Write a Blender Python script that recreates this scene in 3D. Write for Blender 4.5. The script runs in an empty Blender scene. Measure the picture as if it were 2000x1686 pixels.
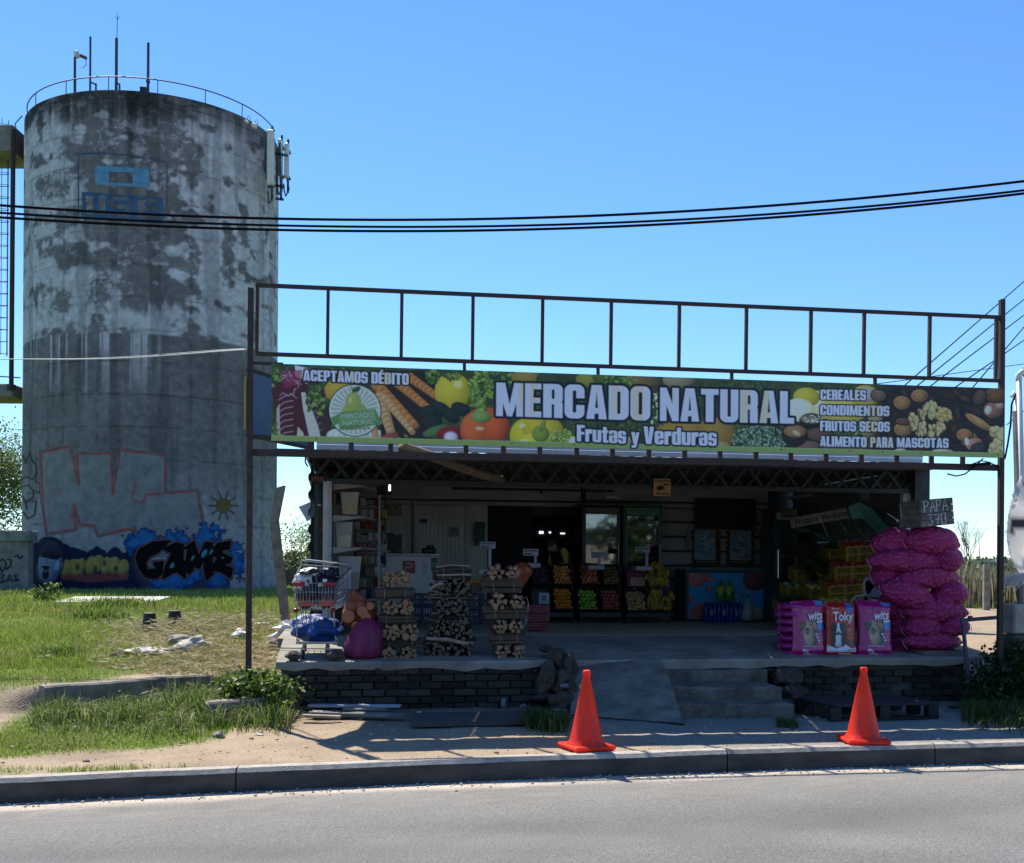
import bpy, bmesh, math, random
import numpy as np
from mathutils import Vector, Matrix, Euler, noise as mnoise
random.seed(7); np.random.seed(7)
R = math.radians
sc = bpy.context.scene
COL = sc.collection
# ---------------------------------------------------------------- camera
FPX = 2150.0; HORIZ = 1105.0; EYE = 1.644; ROLL = R(0.35)
cd = bpy.data.cameras.new("camera"); cam = bpy.data.objects.new("camera", cd); COL.objects.link(cam)
cd.sensor_fit = 'HORIZONTAL'; cd.sensor_width = 36.0; cd.lens = FPX / 2000.0 * 36.0
cd.shift_y = (HORIZ - 843.0) / 2000.0
cd.clip_start = 0.1; cd.clip_end = 5000
cam.matrix_world = Matrix.Translation((0, 0, EYE)) @ Matrix.Rotation(R(90), 4, 'X') @ Matrix.Rotation(ROLL, 4, 'Z')
sc.camera = cam
# ---------------------------------------------------------------- sky, sun, exposure
SUN = Vector((-0.367, 0.592, 1.0)).normalized()
sun_el = math.asin(SUN.z); sun_az = math.atan2(SUN.x, SUN.y)     # azimuth clockwise from +Y
w = bpy.data.worlds.new("World"); sc.world = w; w.use_nodes = True
nt = w.node_tree; nt.nodes.clear()
sky = nt.nodes.new('ShaderNodeTexSky'); sky.sky_type = 'NISHITA'; sky.sun_disc = False
sky.sun_elevation = sun_el; sky.sun_rotation = sun_az
sky.altitude = 0; sky.air_density = 1.0; sky.dust_density = 0.0; sky.ozone_density = 3.0
hs = nt.nodes.new('ShaderNodeHueSaturation'); hs.inputs['Saturation'].default_value = 1.12; hs.inputs['Value'].default_value = 1.0
bgn = nt.nodes.new('ShaderNodeBackground'); bgn.inputs['Strength'].default_value = 0.13
wo = nt.nodes.new('ShaderNodeOutputWorld')
tn = nt.nodes.new('ShaderNodeMix'); tn.data_type = 'RGBA'; tn.blend_type = 'MULTIPLY'; tn.inputs[0].default_value = 1.0; tn.inputs[7].default_value = (.60, .74, .90, 1)
nt.links.new(sky.outputs[0], hs.inputs['Color']); nt.links.new(hs.outputs[0], tn.inputs[6]); nt.links.new(tn.outputs[2], bgn.inputs[0]); nt.links.new(bgn.outputs[0], wo.inputs[0])
sl = bpy.data.lights.new("sun", 'SUN'); sl.energy = 5.0; sl.angle = R(0.53); sl.color = (1.0, 0.94, 0.84)
so = bpy.data.objects.new("sun", sl); COL.objects.link(so)
so.rotation_euler = SUN.to_track_quat('Z', 'Y').to_euler(); so.location = (-10, 20, 40)
sc.view_settings.view_transform = 'Standard'; sc.view_settings.look = 'None'
sc.view_settings.exposure = 0.8; sc.view_settings.gamma = 1.0
sc.view_settings.use_curve_mapping = False
sc.cycles.max_bounces = 7; sc.cycles.diffuse_bounces = 4; sc.cycles.glossy_bounces = 3
sc.cycles.transmission_bounces = 6; sc.cycles.transparent_max_bounces = 12
sc.cycles.caustics_reflective = False; sc.cycles.caustics_refractive = False
# ---------------------------------------------------------------- site frame (storefront line)
O0 = Vector((-2.874, 12.0)); TH = R(9.03); CT, ST = math.cos(TH), math.sin(TH)
def W(u, v, z=0.0): return Vector((O0.x + u * CT - v * ST, O0.y + u * ST + v * CT, z))
def L(x, y): dx, dy = x - O0.x, y - O0.y; return dx * CT + dy * ST, -dx * ST + dy * CT
def ray(px, py):
    dx, dy = px - 1000.0, HORIZ - py
    c, s = math.cos(ROLL), math.sin(ROLL)
    return Vector(((dx * c - dy * s) / FPX, 1.0, (dx * s + dy * c) / FPX))
def gp(px, py, z=0.0):                # survey: sight line -> point at height z
    r = ray(px, py); t = (z - EYE) / r.z; return Vector((r.x * t, t, z))
def yp(px, py, Y): r = ray(px, py); return Vector((r.x * Y, Y, EYE + r.z * Y))
def vp(px, py, v):                    # sight line -> (u, z) on the plane v = const
    r = ray(px, py)
    t = (v + O0.x * (-ST) + O0.y * CT) / (-r.x * ST + r.y * CT)
    x, y = r.x * t, t; u, _ = L(x, y); return u, EYE + r.z * t
def zfloor(v): return 0.54 + 0.15 * min(max((v - 0.4) / 1.87, 0), 1) + (0.012 if v > 2.27 else 0)
def fp(px, py):                       # sight line -> (u, v, z) on the shop's apron / floor
    r = ray(px, py); z = 0.6
    for _ in range(12):
        t = (z - EYE) / r.z; u, v = L(r.x * t, t); z = zfloor(v)
    return u, v, z
# ---------------------------------------------------------------- numpy noise
def vnoise(x, y, seed=0):
    x = np.asarray(x, float); y = np.asarray(y, float)
    xi = np.floor(x).astype(np.int64); yi = np.floor(y).astype(np.int64); xf = x - xi; yf = y - yi
    def h(a, b):
        n = (a * 374761393 + b * 668265263 + seed * 974634777) & 0xffffffff
        n = ((n ^ (n >> 13)) * 1274126177) & 0xffffffff
        return ((n ^ (n >> 16)) & 0xffff) / 65535.0
    sx = xf * xf * (3 - 2 * xf); sy = yf * yf * (3 - 2 * yf)
    return (h(xi, yi) * (1 - sx) + h(xi + 1, yi) * sx) * (1 - sy) + (h(xi, yi + 1) * (1 - sx) + h(xi + 1, yi + 1) * sx) * sy
def fbm(x, y, o=4, seed=0):
    a, t, n = 0.5, 0.0, 0.0
    x = np.asarray(x, float); y = np.asarray(y, float)
    for i in range(o):
        t = t + a * vnoise(x, y, seed + i); n += a; a *= .5; x = x * 2.03 + 3.1; y = y * 2.03 + 7.7
    return t / n
def sst(a, b, x): t = np.clip((x - a) / (b - a), 0, 1); return t * t * (3 - 2 * t)
# ---------------------------------------------------------------- materials
MATS = {}
def lin(c):
    return tuple(((x / 12.92) if x <= 0.04045 else ((x + 0.055) / 1.055) ** 2.4) for x in c)
def M(name, col, rough=0.6, var=0.25, scale=6.0, bump=0.15, bscale=30.0, metal=0.0, col2=None, stretch=(1, 1, 1), spec=0.4, detail=6, thr=(0.35, 0.65), bdist=0.01, rnd=0.0, emit=None, alpha=None, trans=0.0, coat=0.0):
    if name in MATS: return MATS[name]
    m = bpy.data.materials.new(name); m.use_nodes = True; MATS[name] = m
    n = m.node_tree.nodes; l = m.node_tree.links; b = n['Principled BSDF']
    b.inputs['Roughness'].default_value = rough; b.inputs['Metallic'].default_value = metal
    b.inputs['Specular IOR Level'].default_value = spec
    if coat: b.inputs['Coat Weight'].default_value = coat; b.inputs['Coat Roughness'].default_value = .15
    if trans: b.inputs['Transmission Weight'].default_value = trans
    if alpha is not None: b.inputs['Alpha'].default_value = alpha
    if emit: b.inputs['Emission Color'].default_value = (*emit[:3], 1); b.inputs['Emission Strength'].default_value = emit[3]
    c1 = col; c2 = col2 if col2 else tuple(max(0, x * (1 - var)) for x in col)
    tc = n.new('ShaderNodeTexCoord'); mp = n.new('ShaderNodeMapping'); mp.inputs['Scale'].default_value = stretch
    l.new(tc.outputs['Object'], mp.inputs['Vector'])
    nz = n.new('ShaderNodeTexNoise'); nz.inputs['Scale'].default_value = scale; nz.inputs['Detail'].default_value = detail
    nz.inputs['Roughness'].default_value = .62
    l.new(mp.outputs[0], nz.inputs['Vector'])
    rp = n.new('ShaderNodeMapRange'); rp.inputs[1].default_value = thr[0]; rp.inputs[2].default_value = thr[1]
    l.new(nz.outputs[0], rp.inputs[0])
    mx = n.new('ShaderNodeMix'); mx.data_type = 'RGBA'
    mx.inputs[6].default_value = (*c1, 1); mx.inputs[7].default_value = (*c2, 1)
    l.new(rp.outputs[0], mx.inputs[0]); out = mx.outputs[2]
    if rnd:
        oi = n.new('ShaderNodeObjectInfo'); mr = n.new('ShaderNodeMapRange')
        mr.inputs[3].default_value = 1 - rnd; mr.inputs[4].default_value = 1 + rnd; l.new(oi.outputs['Random'], mr.inputs[0])
        hv = n.new('ShaderNodeHueSaturation'); l.new(mr.outputs[0], hv.inputs['Value']); l.new(out, hv.inputs['Color']); out = hv.outputs[0]
    l.new(out, b.inputs['Base Color'])
    if bump:
        nb = n.new('ShaderNodeTexNoise'); nb.inputs['Scale'].default_value = bscale; nb.inputs['Detail'].default_value = 5
        l.new(mp.outputs[0], nb.inputs['Vector'])
        bp = n.new('ShaderNodeBump'); bp.inputs['Strength'].default_value = bump; bp.inputs['Distance'].default_value = bdist
        l.new(nb.outputs[0], bp.inputs['Height']); l.new(bp.outputs[0], b.inputs['Normal'])
    return m
def MVC(name, rough=0.6, spec=0.4, bump=0.0, bscale=60, var=0.0, scale=30, trans=0.0, bdist=.01, coat=0.0):
    """material whose base colour is the mesh's painted colour attribute (print, painted wall, leaf)"""
    if name in MATS: return MATS[name]
    m = bpy.data.materials.new(name); m.use_nodes = True; MATS[name] = m
    n = m.node_tree.nodes; l = m.node_tree.links; b = n['Principled BSDF']
    b.inputs['Roughness'].default_value = rough; b.inputs['Specular IOR Level'].default_value = spec
    if coat: b.inputs['Coat Weight'].default_value = coat; b.inputs['Coat Roughness'].default_value = .12
    at = n.new('ShaderNodeAttribute'); at.attribute_name = 'Col'; out = at.outputs['Color']
    tc = n.new('ShaderNodeTexCoord')
    if var:
        nz = n.new('ShaderNodeTexNoise'); nz.inputs['Scale'].default_value = scale; nz.inputs['Detail'].default_value = 8; nz.inputs['Roughness'].default_value = .7
        l.new(tc.outputs['Object'], nz.inputs['Vector'])
        mr = n.new('ShaderNodeMapRange'); mr.inputs[1].default_value = .3; mr.inputs[2].default_value = .7
        mr.inputs[3].default_value = 1 - var; mr.inputs[4].default_value = 1 + var; l.new(nz.outputs[0], mr.inputs[0])
        hv = n.new('ShaderNodeHueSaturation'); l.new(mr.outputs[0], hv.inputs['Value']); l.new(out, hv.inputs['Color']); out = hv.outputs[0]
    l.new(out, b.inputs['Base Color'])
    if bump:
        nb = n.new('ShaderNodeTexNoise'); nb.inputs['Scale'].default_value = bscale; nb.inputs['Detail'].default_value = 6
        l.new(tc.outputs['Object'], nb.inputs['Vector'])
        bp = n.new('ShaderNodeBump'); bp.inputs['Strength'].default_value = bump; bp.inputs['Distance'].default_value = bdist
        l.new(nb.outputs[0], bp.inputs['Height']); l.new(bp.outputs[0], b.inputs['Normal'])
    if trans:
        tr = n.new('ShaderNodeBsdfTranslucent'); l.new(out, tr.inputs[0]); ms = n.new('ShaderNodeMixShader'); ms.inputs[0].default_value = trans
        o = n['Material Output']; l.new(b.outputs[0], ms.inputs[1]); l.new(tr.outputs[0], ms.inputs[2]); l.new(ms.outputs[0], o.inputs[0])
    return m
def glass(name, col=(.8, .9, .9), rough=0.02, alpha=.25):
    if name in MATS: return MATS[name]
    m = bpy.data.materials.new(name); m.use_nodes = True; MATS[name] = m
    n = m.node_tree.nodes; l = m.node_tree.links; n.remove(n['Principled BSDF'])
    g = n.new('ShaderNodeBsdfGlossy'); g.inputs['Roughness'].default_value = rough
    t = n.new('ShaderNodeBsdfTransparent'); t.inputs[0].default_value = (*col, 1)
    f = n.new('ShaderNodeFresnel'); f.inputs['IOR'].default_value = 1.5
    ma = n.new('ShaderNodeMath'); ma.operation = 'MULTIPLY_ADD'; ma.inputs[1].default_value = 1.0; ma.inputs[2].default_value = alpha
    l.new(f.outputs[0], ma.inputs[0]); ms = n.new('ShaderNodeMixShader'); l.new(ma.outputs[0], ms.inputs[0])
    l.new(t.outputs[0], ms.inputs[1]); l.new(g.outputs[0], ms.inputs[2]); l.new(ms.outputs[0], n['Material Output'].inputs[0])
    return m
# ---------------------------------------------------------------- mesh builder
_ICO = {}
def ico(sub):
    if sub not in _ICO:
        bm = bmesh.new(); bmesh.ops.create_icosphere(bm, subdivisions=sub, radius=1.0)
        _ICO[sub] = (np.array([v.co[:] for v in bm.verts]), [tuple(v.index for v in f.verts) for f in bm.faces]); bm.free()
    return _ICO[sub]
class MB:
    def __init__(s): s.v = []; s.f = []; s.m = []; s.c = []; s.usec = False
    def add(s, vs, fs, mi=0, col=None):
        o = len(s.v); s.v.extend([tuple(p) for p in vs]); s.f.extend([tuple(i + o for i in f) for f in fs])
        s.m.extend([mi] * len(fs)) if isinstance(mi, int) else s.m.extend(mi)
        if col is not None: s.usec = True
        s.c.extend([col or (.5, .5, .5)] * len(vs)) if (col is None or not hasattr(col[0], '__len__')) else s.c.extend(col)
        return s
    def box(s, c, d, rot=None, mi=0, ch=0.0, col=None):
        hx, hy, hz = d[0] / 2, d[1] / 2, d[2] / 2; c = Vector(c)
        if rot is None: Q = Matrix.Identity(3)
        elif isinstance(rot, Matrix): Q = rot
        else: Q = Euler(rot).to_matrix()
        if ch <= 0:
            vs = [(sx * hx, sy * hy, sz * hz) for sz in (-1, 1) for sy in (-1, 1) for sx in (-1, 1)]
            fs = [(0, 2, 3, 1), (4, 5, 7, 6), (0, 1, 5, 4), (2, 6, 7, 3), (0, 4, 6, 2), (1, 3, 7, 5)]
        else:
            ch = min(ch, hx * .9, hy * .9, hz * .9); vs = []; idx = {}
            for sx in (-1, 1):
                for sy in (-1, 1):
                    for sz in (-1, 1):
                        for a in range(3):
                            p = [sx * (hx - ch), sy * (hy - ch), sz * (hz - ch)]; p[a] = (sx * hx, sy * hy, sz * hz)[a]
                            idx[(sx, sy, sz, a)] = len(vs); vs.append(p)
            fs = []; I = idx
            for a in range(3):
                b_, c_ = (a + 1) % 3, (a + 2) % 3
                for q in (-1, 1):
                    def k(sb, sc_):
                        t = [0, 0, 0]; t[a] = q; t[b_] = sb; t[c_] = sc_; return I[(t[0], t[1], t[2], a)]
                    f = (k(-1, -1), k(1, -1), k(1, 1), k(-1, 1)); fs.append(f if q > 0 else f[::-1])
                for sb in (-1, 1):
                    for s2 in (-1, 1):
                        def g(sa, face):
                            t = [0, 0, 0]; t[a] = sa; t[b_] = sb; t[c_] = s2; return I[(t[0], t[1], t[2], face)]
                        f = (g(-1, b_), g(1, b_), g(1, c_), g(-1, c_)); fs.append(f if sb * s2 > 0 else f[::-1])
            for sx in (-1, 1):
                for sy in (-1, 1):
                    for sz in (-1, 1):
                        f = (I[(sx, sy, sz, 0)], I[(sx, sy, sz, 1)], I[(sx, sy, sz, 2)]); fs.append(f if sx * sy * sz > 0 else f[::-1])
        return s.add([Q @ Vector(p) + c for p in vs], fs, mi, col)
    def bar(s, p0, p1, w, h=None, mi=0, up=(0, 0, 1), col=None, ch=0):
        p0 = Vector(p0); p1 = Vector(p1); d = p1 - p0; ln = d.length
        if ln < 1e-6: return s
        x = d / ln; u = Vector(up)
        if abs(x.dot(u)) > .98: u = Vector((1, 0, 0)) if abs(x.x) < .9 else Vector((0, 1, 0))
        y = u.cross(x).normalized(); z = x.cross(y)
        Q = Matrix((x, y, z)).transposed()
        return s.box((p0 + p1) / 2, (ln, w, h or w), Q, mi, ch, col)
    def cyl(s, p0, p1, r0, r1=None, n=10, mi=0, cap=None, col=None):
        p0 = Vector(p0); p1 = Vector(p1); r1 = r0 if r1 is None else r1; d = (p1 - p0)
        x = d.normalized(); a = x.orthogonal().normalized(); b = x.cross(a)
        vs = []; fs = []
        for i in range(n):
            t = 2 * math.pi * i / n; o = a * math.cos(t) + b * math.sin(t); vs.append(p0 + o * r0); vs.append(p1 + o * r1)
        for i in range(n): j = (i + 1) % n; fs.append((2 * i, 2 * j, 2 * j + 1, 2 * i + 1))
        mis = [mi] * n; cm = mi if cap is None else cap
        fs.append(tuple(2 * i for i in range(n))[::-1]); fs.append(tuple(2 * i + 1 for i in range(n))); mis += [cm, cm]
        return s.add(vs, fs, mis, col)
    def tube(s, pts, r, n=6, mi=0, col=None):
        pts = [Vector(p) for p in pts]; vs = []; fs = []; a = None; rr = r if hasattr(r, '__len__') else [r] * len(pts)
        for i, p in enumerate(pts):
            d = (pts[min(i + 1, len(pts) - 1)] - pts[max(i - 1, 0)]).normalized()
            if a is None: a = d.orthogonal().normalized()
            a = (a - d * a.dot(d)); a = a.normalized() if a.length > 1e-6 else d.orthogonal().normalized(); b = d.cross(a)
            for k in range(n): t = 2 * math.pi * k / n; vs.append(p + (a * math.cos(t) + b * math.sin(t)) * rr[i])
        for i in range(len(pts) - 1):
            for k in range(n): q = (k + 1) % n; fs.append((i * n + k, i * n + q, (i + 1) * n + q, (i + 1) * n + k))
        fs.append(tuple(range(n))[::-1]); fs.append(tuple((len(pts) - 1) * n + k for k in range(n)))
        return s.add(vs, fs, mi, col)
    def lathe(s, prof, n=16, c=(0, 0, 0), mi=0, col=None, cap=True):
        vs = []; fs = []; m = len(prof)
        for r, z in prof:
            for k in range(n): t = 2 * math.pi * k / n; vs.append((c[0] + r * math.cos(t), c[1] + r * math.sin(t), c[2] + z))
        for i in range(m - 1):
            for k in range(n): q = (k + 1) % n; fs.append((i * n + k, i * n + q, (i + 1) * n + q, (i + 1) * n + k))
        if cap: fs.append(tuple(range(n))[::-1]); fs.append(tuple((m - 1) * n + k for k in range(n)))
        return s.add(vs, fs, mi, col)
    def blob(s, c, r, seed=0, amp=.12, sub=2, freq=1.6, rot=None, mi=0, col=None, flat=None):
        V, F = ico(sub); vs = []; Q = Euler(rot).to_matrix() if rot else Matrix.Identity(3); c = Vector(c)
        for p in V:
            k = 1 + amp * 2 * mnoise.noise(Vector(p) * freq + Vector((seed * 7.3, seed * 3.1, seed)))
            q = Vector((p[0] * r[0] * k, p[1] * r[1] * k, p[2] * r[2] * k))
            if flat is not None and q.z < -r[2] * flat: q.z = -r[2] * flat
            vs.append(Q @ q + c)
        return s.add(vs, F, mi, col)
    def prism(s, pts, z0, z1, mi=0, axis='z', col=None, flip=False):
        n = len(pts)
        def P(a, b, h): return {'z': (a, b, h), 'y': (a, h, b), 'x': (h, a, b)}[axis]
        vs = [P(a, b, z0) for a, b in pts] + [P(a, b, z1) for a, b in pts]
        fs = [tuple(range(n))[::-1], tuple(range(n, 2 * n))] + [(i, (i + 1) % n, n + (i + 1) % n, n + i) for i in range(n)]
        return s.add(vs, fs, mi, col)
    def mesh(s, name, mats, smooth=False):
        me = bpy.data.meshes.new(name); me.from_pydata(s.v, [], s.f)
        if not isinstance(mats, (list, tuple)): mats = [mats]
        for m in mats: me.materials.append(m)
        if len(mats) > 1: me.polygons.foreach_set('material_index', s.m)
        if s.usec:
            ca = me.color_attributes.new('Col', 'FLOAT_COLOR', 'POINT')
            a = np.ones((len(s.v), 4), np.float32); a[:, :3] = np.array(s.c, np.float32); ca.data.foreach_set('color', a.ravel())
        if smooth: me.polygons.foreach_set('use_smooth', [True] * len(me.polygons))
        me.update()
        bmm = None
        return me
    def build(s, name, mats, parent=None, smooth=False, fix=False):
        me = s.mesh(name, mats, smooth)
        if fix:
            bm = bmesh.new(); bm.from_mesh(me); bmesh.ops.recalc_face_normals(bm, faces=bm.faces); bm.to_mesh(me); bm.free()
        return obj(name, me, parent)
def obj(name, me, parent=None, loc=None, rot=None, scale=None):
    o = bpy.data.objects.new(name, me); COL.objects.link(o)
    if parent is not None: o.parent = parent
    if loc is not None: o.location = loc
    if rot is not None: o.rotation_euler = rot
    if scale is not None: o.scale = scale
    return o
def tag(o, label, cat, group=None):
    o['label'] = label; o['category'] = cat
    if group: o['group'] = group
    return o
def thing(name, label, cat, loc=(0, 0, 0), rz=TH, group=None):
    o = bpy.data.objects.new(name, None); COL.objects.link(o); o.empty_display_size = .2
    o.location = loc; o.rotation_euler = (0, 0, rz); return tag(o, label, cat, group)
def struct(o): o['kind'] = 'structure'; return o
def stuff(o): o['kind'] = 'stuff'; return o
def npmesh(name, V, F, mat, C=None, smooth=True):
    """V (n,3) float, F (m,k) int quads/tris"""
    me = bpy.data.meshes.new(name); k = F.shape[1]
    me.vertices.add(len(V)); me.vertices.foreach_set('co', np.ascontiguousarray(V, np.float32).ravel())
    me.loops.add(F.size); me.loops.foreach_set('vertex_index', np.ascontiguousarray(F, np.int32).ravel())
    me.polygons.add(len(F)); me.polygons.foreach_set('loop_start', np.arange(0, F.size, k, dtype=np.int32))
    try: me.polygons.foreach_set('loop_total', np.full(len(F), k, np.int32))
    except Exception: pass
    if smooth: me.polygons.foreach_set('use_smooth', np.ones(len(F), bool))
    if C is not None:
        ca = me.color_attributes.new('Col', 'FLOAT_COLOR', 'POINT'); a = np.ones((len(V), 4), np.float32); a[:, :3] = C
        ca.data.foreach_set('color', a.ravel())
    me.materials.append(mat); me.update(calc_edges=True); me.validate(); return me
def gridfaces(nr, nc, flip=False):
    i = np.arange(nr - 1)[:, None] * nc + np.arange(nc - 1)[None, :]
    f = np.stack([i, i + 1, i + nc + 1, i + nc], -1).reshape(-1, 4)
    return f[:, ::-1] if flip else f
def text(s, size, mat, parent, loc, rot, name='lettering', ext=.002, off=0.0, sx=1.0, align='CENTER', shear=0):
    cu = bpy.data.curves.new('t', 'FONT'); cu.body = s; cu.size = size; cu.extrude = ext; cu.offset = off; cu.align_x = align; cu.align_y = 'CENTER'; cu.shear = shear
    cu.resolution_u = 3
    o = bpy.data.objects.new('t', cu); COL.objects.link(o); bpy.context.view_layer.update()
    me = bpy.data.meshes.new_from_object(o.evaluated_get(bpy.context.evaluated_depsgraph_get())); bpy.data.objects.remove(o); bpy.data.curves.remove(cu)
    me.materials.clear(); me.materials.append(mat); me.name = name
    return obj(name, me, parent, loc, rot, (sx, 1, 1))
# ---------------------------------------------------------------- painted canvases (print and wall paint)
class Cv:
    def __init__(s, x0, y0, x1, y1, step, bg=(0, 0, 0)):
        s.xs = np.arange(x0, x1 + step * .5, step); s.ys = np.arange(y0, y1 + step * .5, step); s.step = step
        s.X, s.Y = np.meshgrid(s.xs, s.ys); s.C = np.zeros(s.X.shape + (3,)); s.C[:] = lin(bg); s.A = np.zeros(s.X.shape)
    def put(s, m, col, raw=False):
        c = np.array(col if raw else lin(col)) if not isinstance(col, np.ndarray) else col
        s.C = s.C * (1 - m[..., None]) + c * m[..., None]; s.A = np.maximum(s.A, m)
    def cov(s, sd, soft=0.0): return np.clip(.5 - sd / (s.step * 1.0 + soft), 0, 1)
    def ell(s, cx, cy, rx, ry, rot=0, cin=(1, 1, 1), cout=None, soft=0, hx=-.3, hy=-.3, a=1.0):
        c, n = math.cos(R(rot)), math.sin(R(rot)); dx, dy = s.X - cx, s.Y - cy
        u = (dx * c + dy * n) / rx; v = (-dx * n + dy * c) / ry; d = np.sqrt(u * u + v * v)
        m = s.cov((d - 1) * min(rx, ry), soft) * a
        if cout is None: s.put(m, cin)
        else:
            t = np.clip(((u - hx) ** 2 + (v - hy) ** 2) / 2.0, 0, 1)[..., None]
            s.put(m, np.array(lin(cin)) * (1 - t) + np.array(lin(cout)) * t)
    def psd(s, P):
        P = np.array(P, float); d = np.full(s.X.shape, 1e9); ins = np.zeros(s.X.shape, bool); n = len(P)
        for i in range(n):
            ax, ay = P[i]; bx, by = P[(i + 1) % n]; ex, ey = bx - ax, by - ay
            t = np.clip(((s.X - ax) * ex + (s.Y - ay) * ey) / (ex * ex + ey * ey + 1e-12), 0, 1)
            d = np.minimum(d, (s.X - ax - t * ex) ** 2 + (s.Y - ay - t * ey) ** 2)
            cnd = ((ay > s.Y) != (by > s.Y)); q = (bx - ax) * (s.Y - ay) / (by - ay + 1e-12) + ax; ins ^= (cnd & (s.X < q))
        d = np.sqrt(d); return np.where(ins, -d, d)
    def poly(s, P, col, soft=0, a=1.0): s.put(s.cov(s.psd(P), soft) * a, col)
    def lsd(s, P):
        d = np.full(s.X.shape, 1e9)
        for (ax, ay), (bx, by) in zip(P[:-1], P[1:]):
            ex, ey = bx - ax, by - ay; t = np.clip(((s.X - ax) * ex + (s.Y - ay) * ey) / (ex * ex + ey * ey + 1e-12), 0, 1)
            d = np.minimum(d, (s.X - ax - t * ex) ** 2 + (s.Y - ay - t * ey) ** 2)
        return np.sqrt(d)
    def line(s, P, w, col, soft=0, a=1.0): s.put(s.cov(s.lsd(P) - w / 2, soft) * a, col)
    def mesh(s, name, mat, fn, cut=None, flip=False):
        V = fn(s.X, s.Y).reshape(-1, 3); F = gridfaces(*s.X.shape, flip=flip); C = s.C.reshape(-1, 3)
        if cut is not None:
            A = s.A.ravel(); keep = A[F].mean(1) > cut; F = F[keep]; used = np.unique(F); mp = -np.ones(len(V), int); mp[used] = np.arange(len(used)); F = mp[F]; V = V[used]; C = C[used]
        return npmesh(name, V, F, mat, C)
# heavy condensed poster letters as distance fields (unit height, y up)
def _bx(x, y, x0, y0, x1, y1):
    dx = np.maximum(x0 - x, x - x1); dy = np.maximum(y0 - y, y - y1)
    return np.where((dx > 0) & (dy > 0), np.hypot(dx, dy), np.maximum(dx, dy))
def _rb(x, y, x0, y0, x1, y1, r): return _bx(x, y, x0 + r, y0 + r, x1 - r, y1 - r) - r
def _pl(x, y, P):
    d = np.full(x.shape, 1e9); ins = np.zeros(x.shape, bool); n = len(P)
    for i in range(n):
        ax, ay = P[i]; bx, by = P[(i + 1) % n]; ex, ey = bx - ax, by - ay
        t = np.clip(((x - ax) * ex + (y - ay) * ey) / (ex * ex + ey * ey), 0, 1)
        d = np.minimum(d, (x - ax - t * ex) ** 2 + (y - ay - t * ey) ** 2)
        c = ((ay > y) != (by > y)); q = (bx - ax) * (y - ay) / (by - ay + 1e-12) + ax; ins ^= (c & (x < q))
    d = np.sqrt(d); return np.where(ins, -d, d)
mn, mxm = np.minimum, np.maximum
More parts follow.
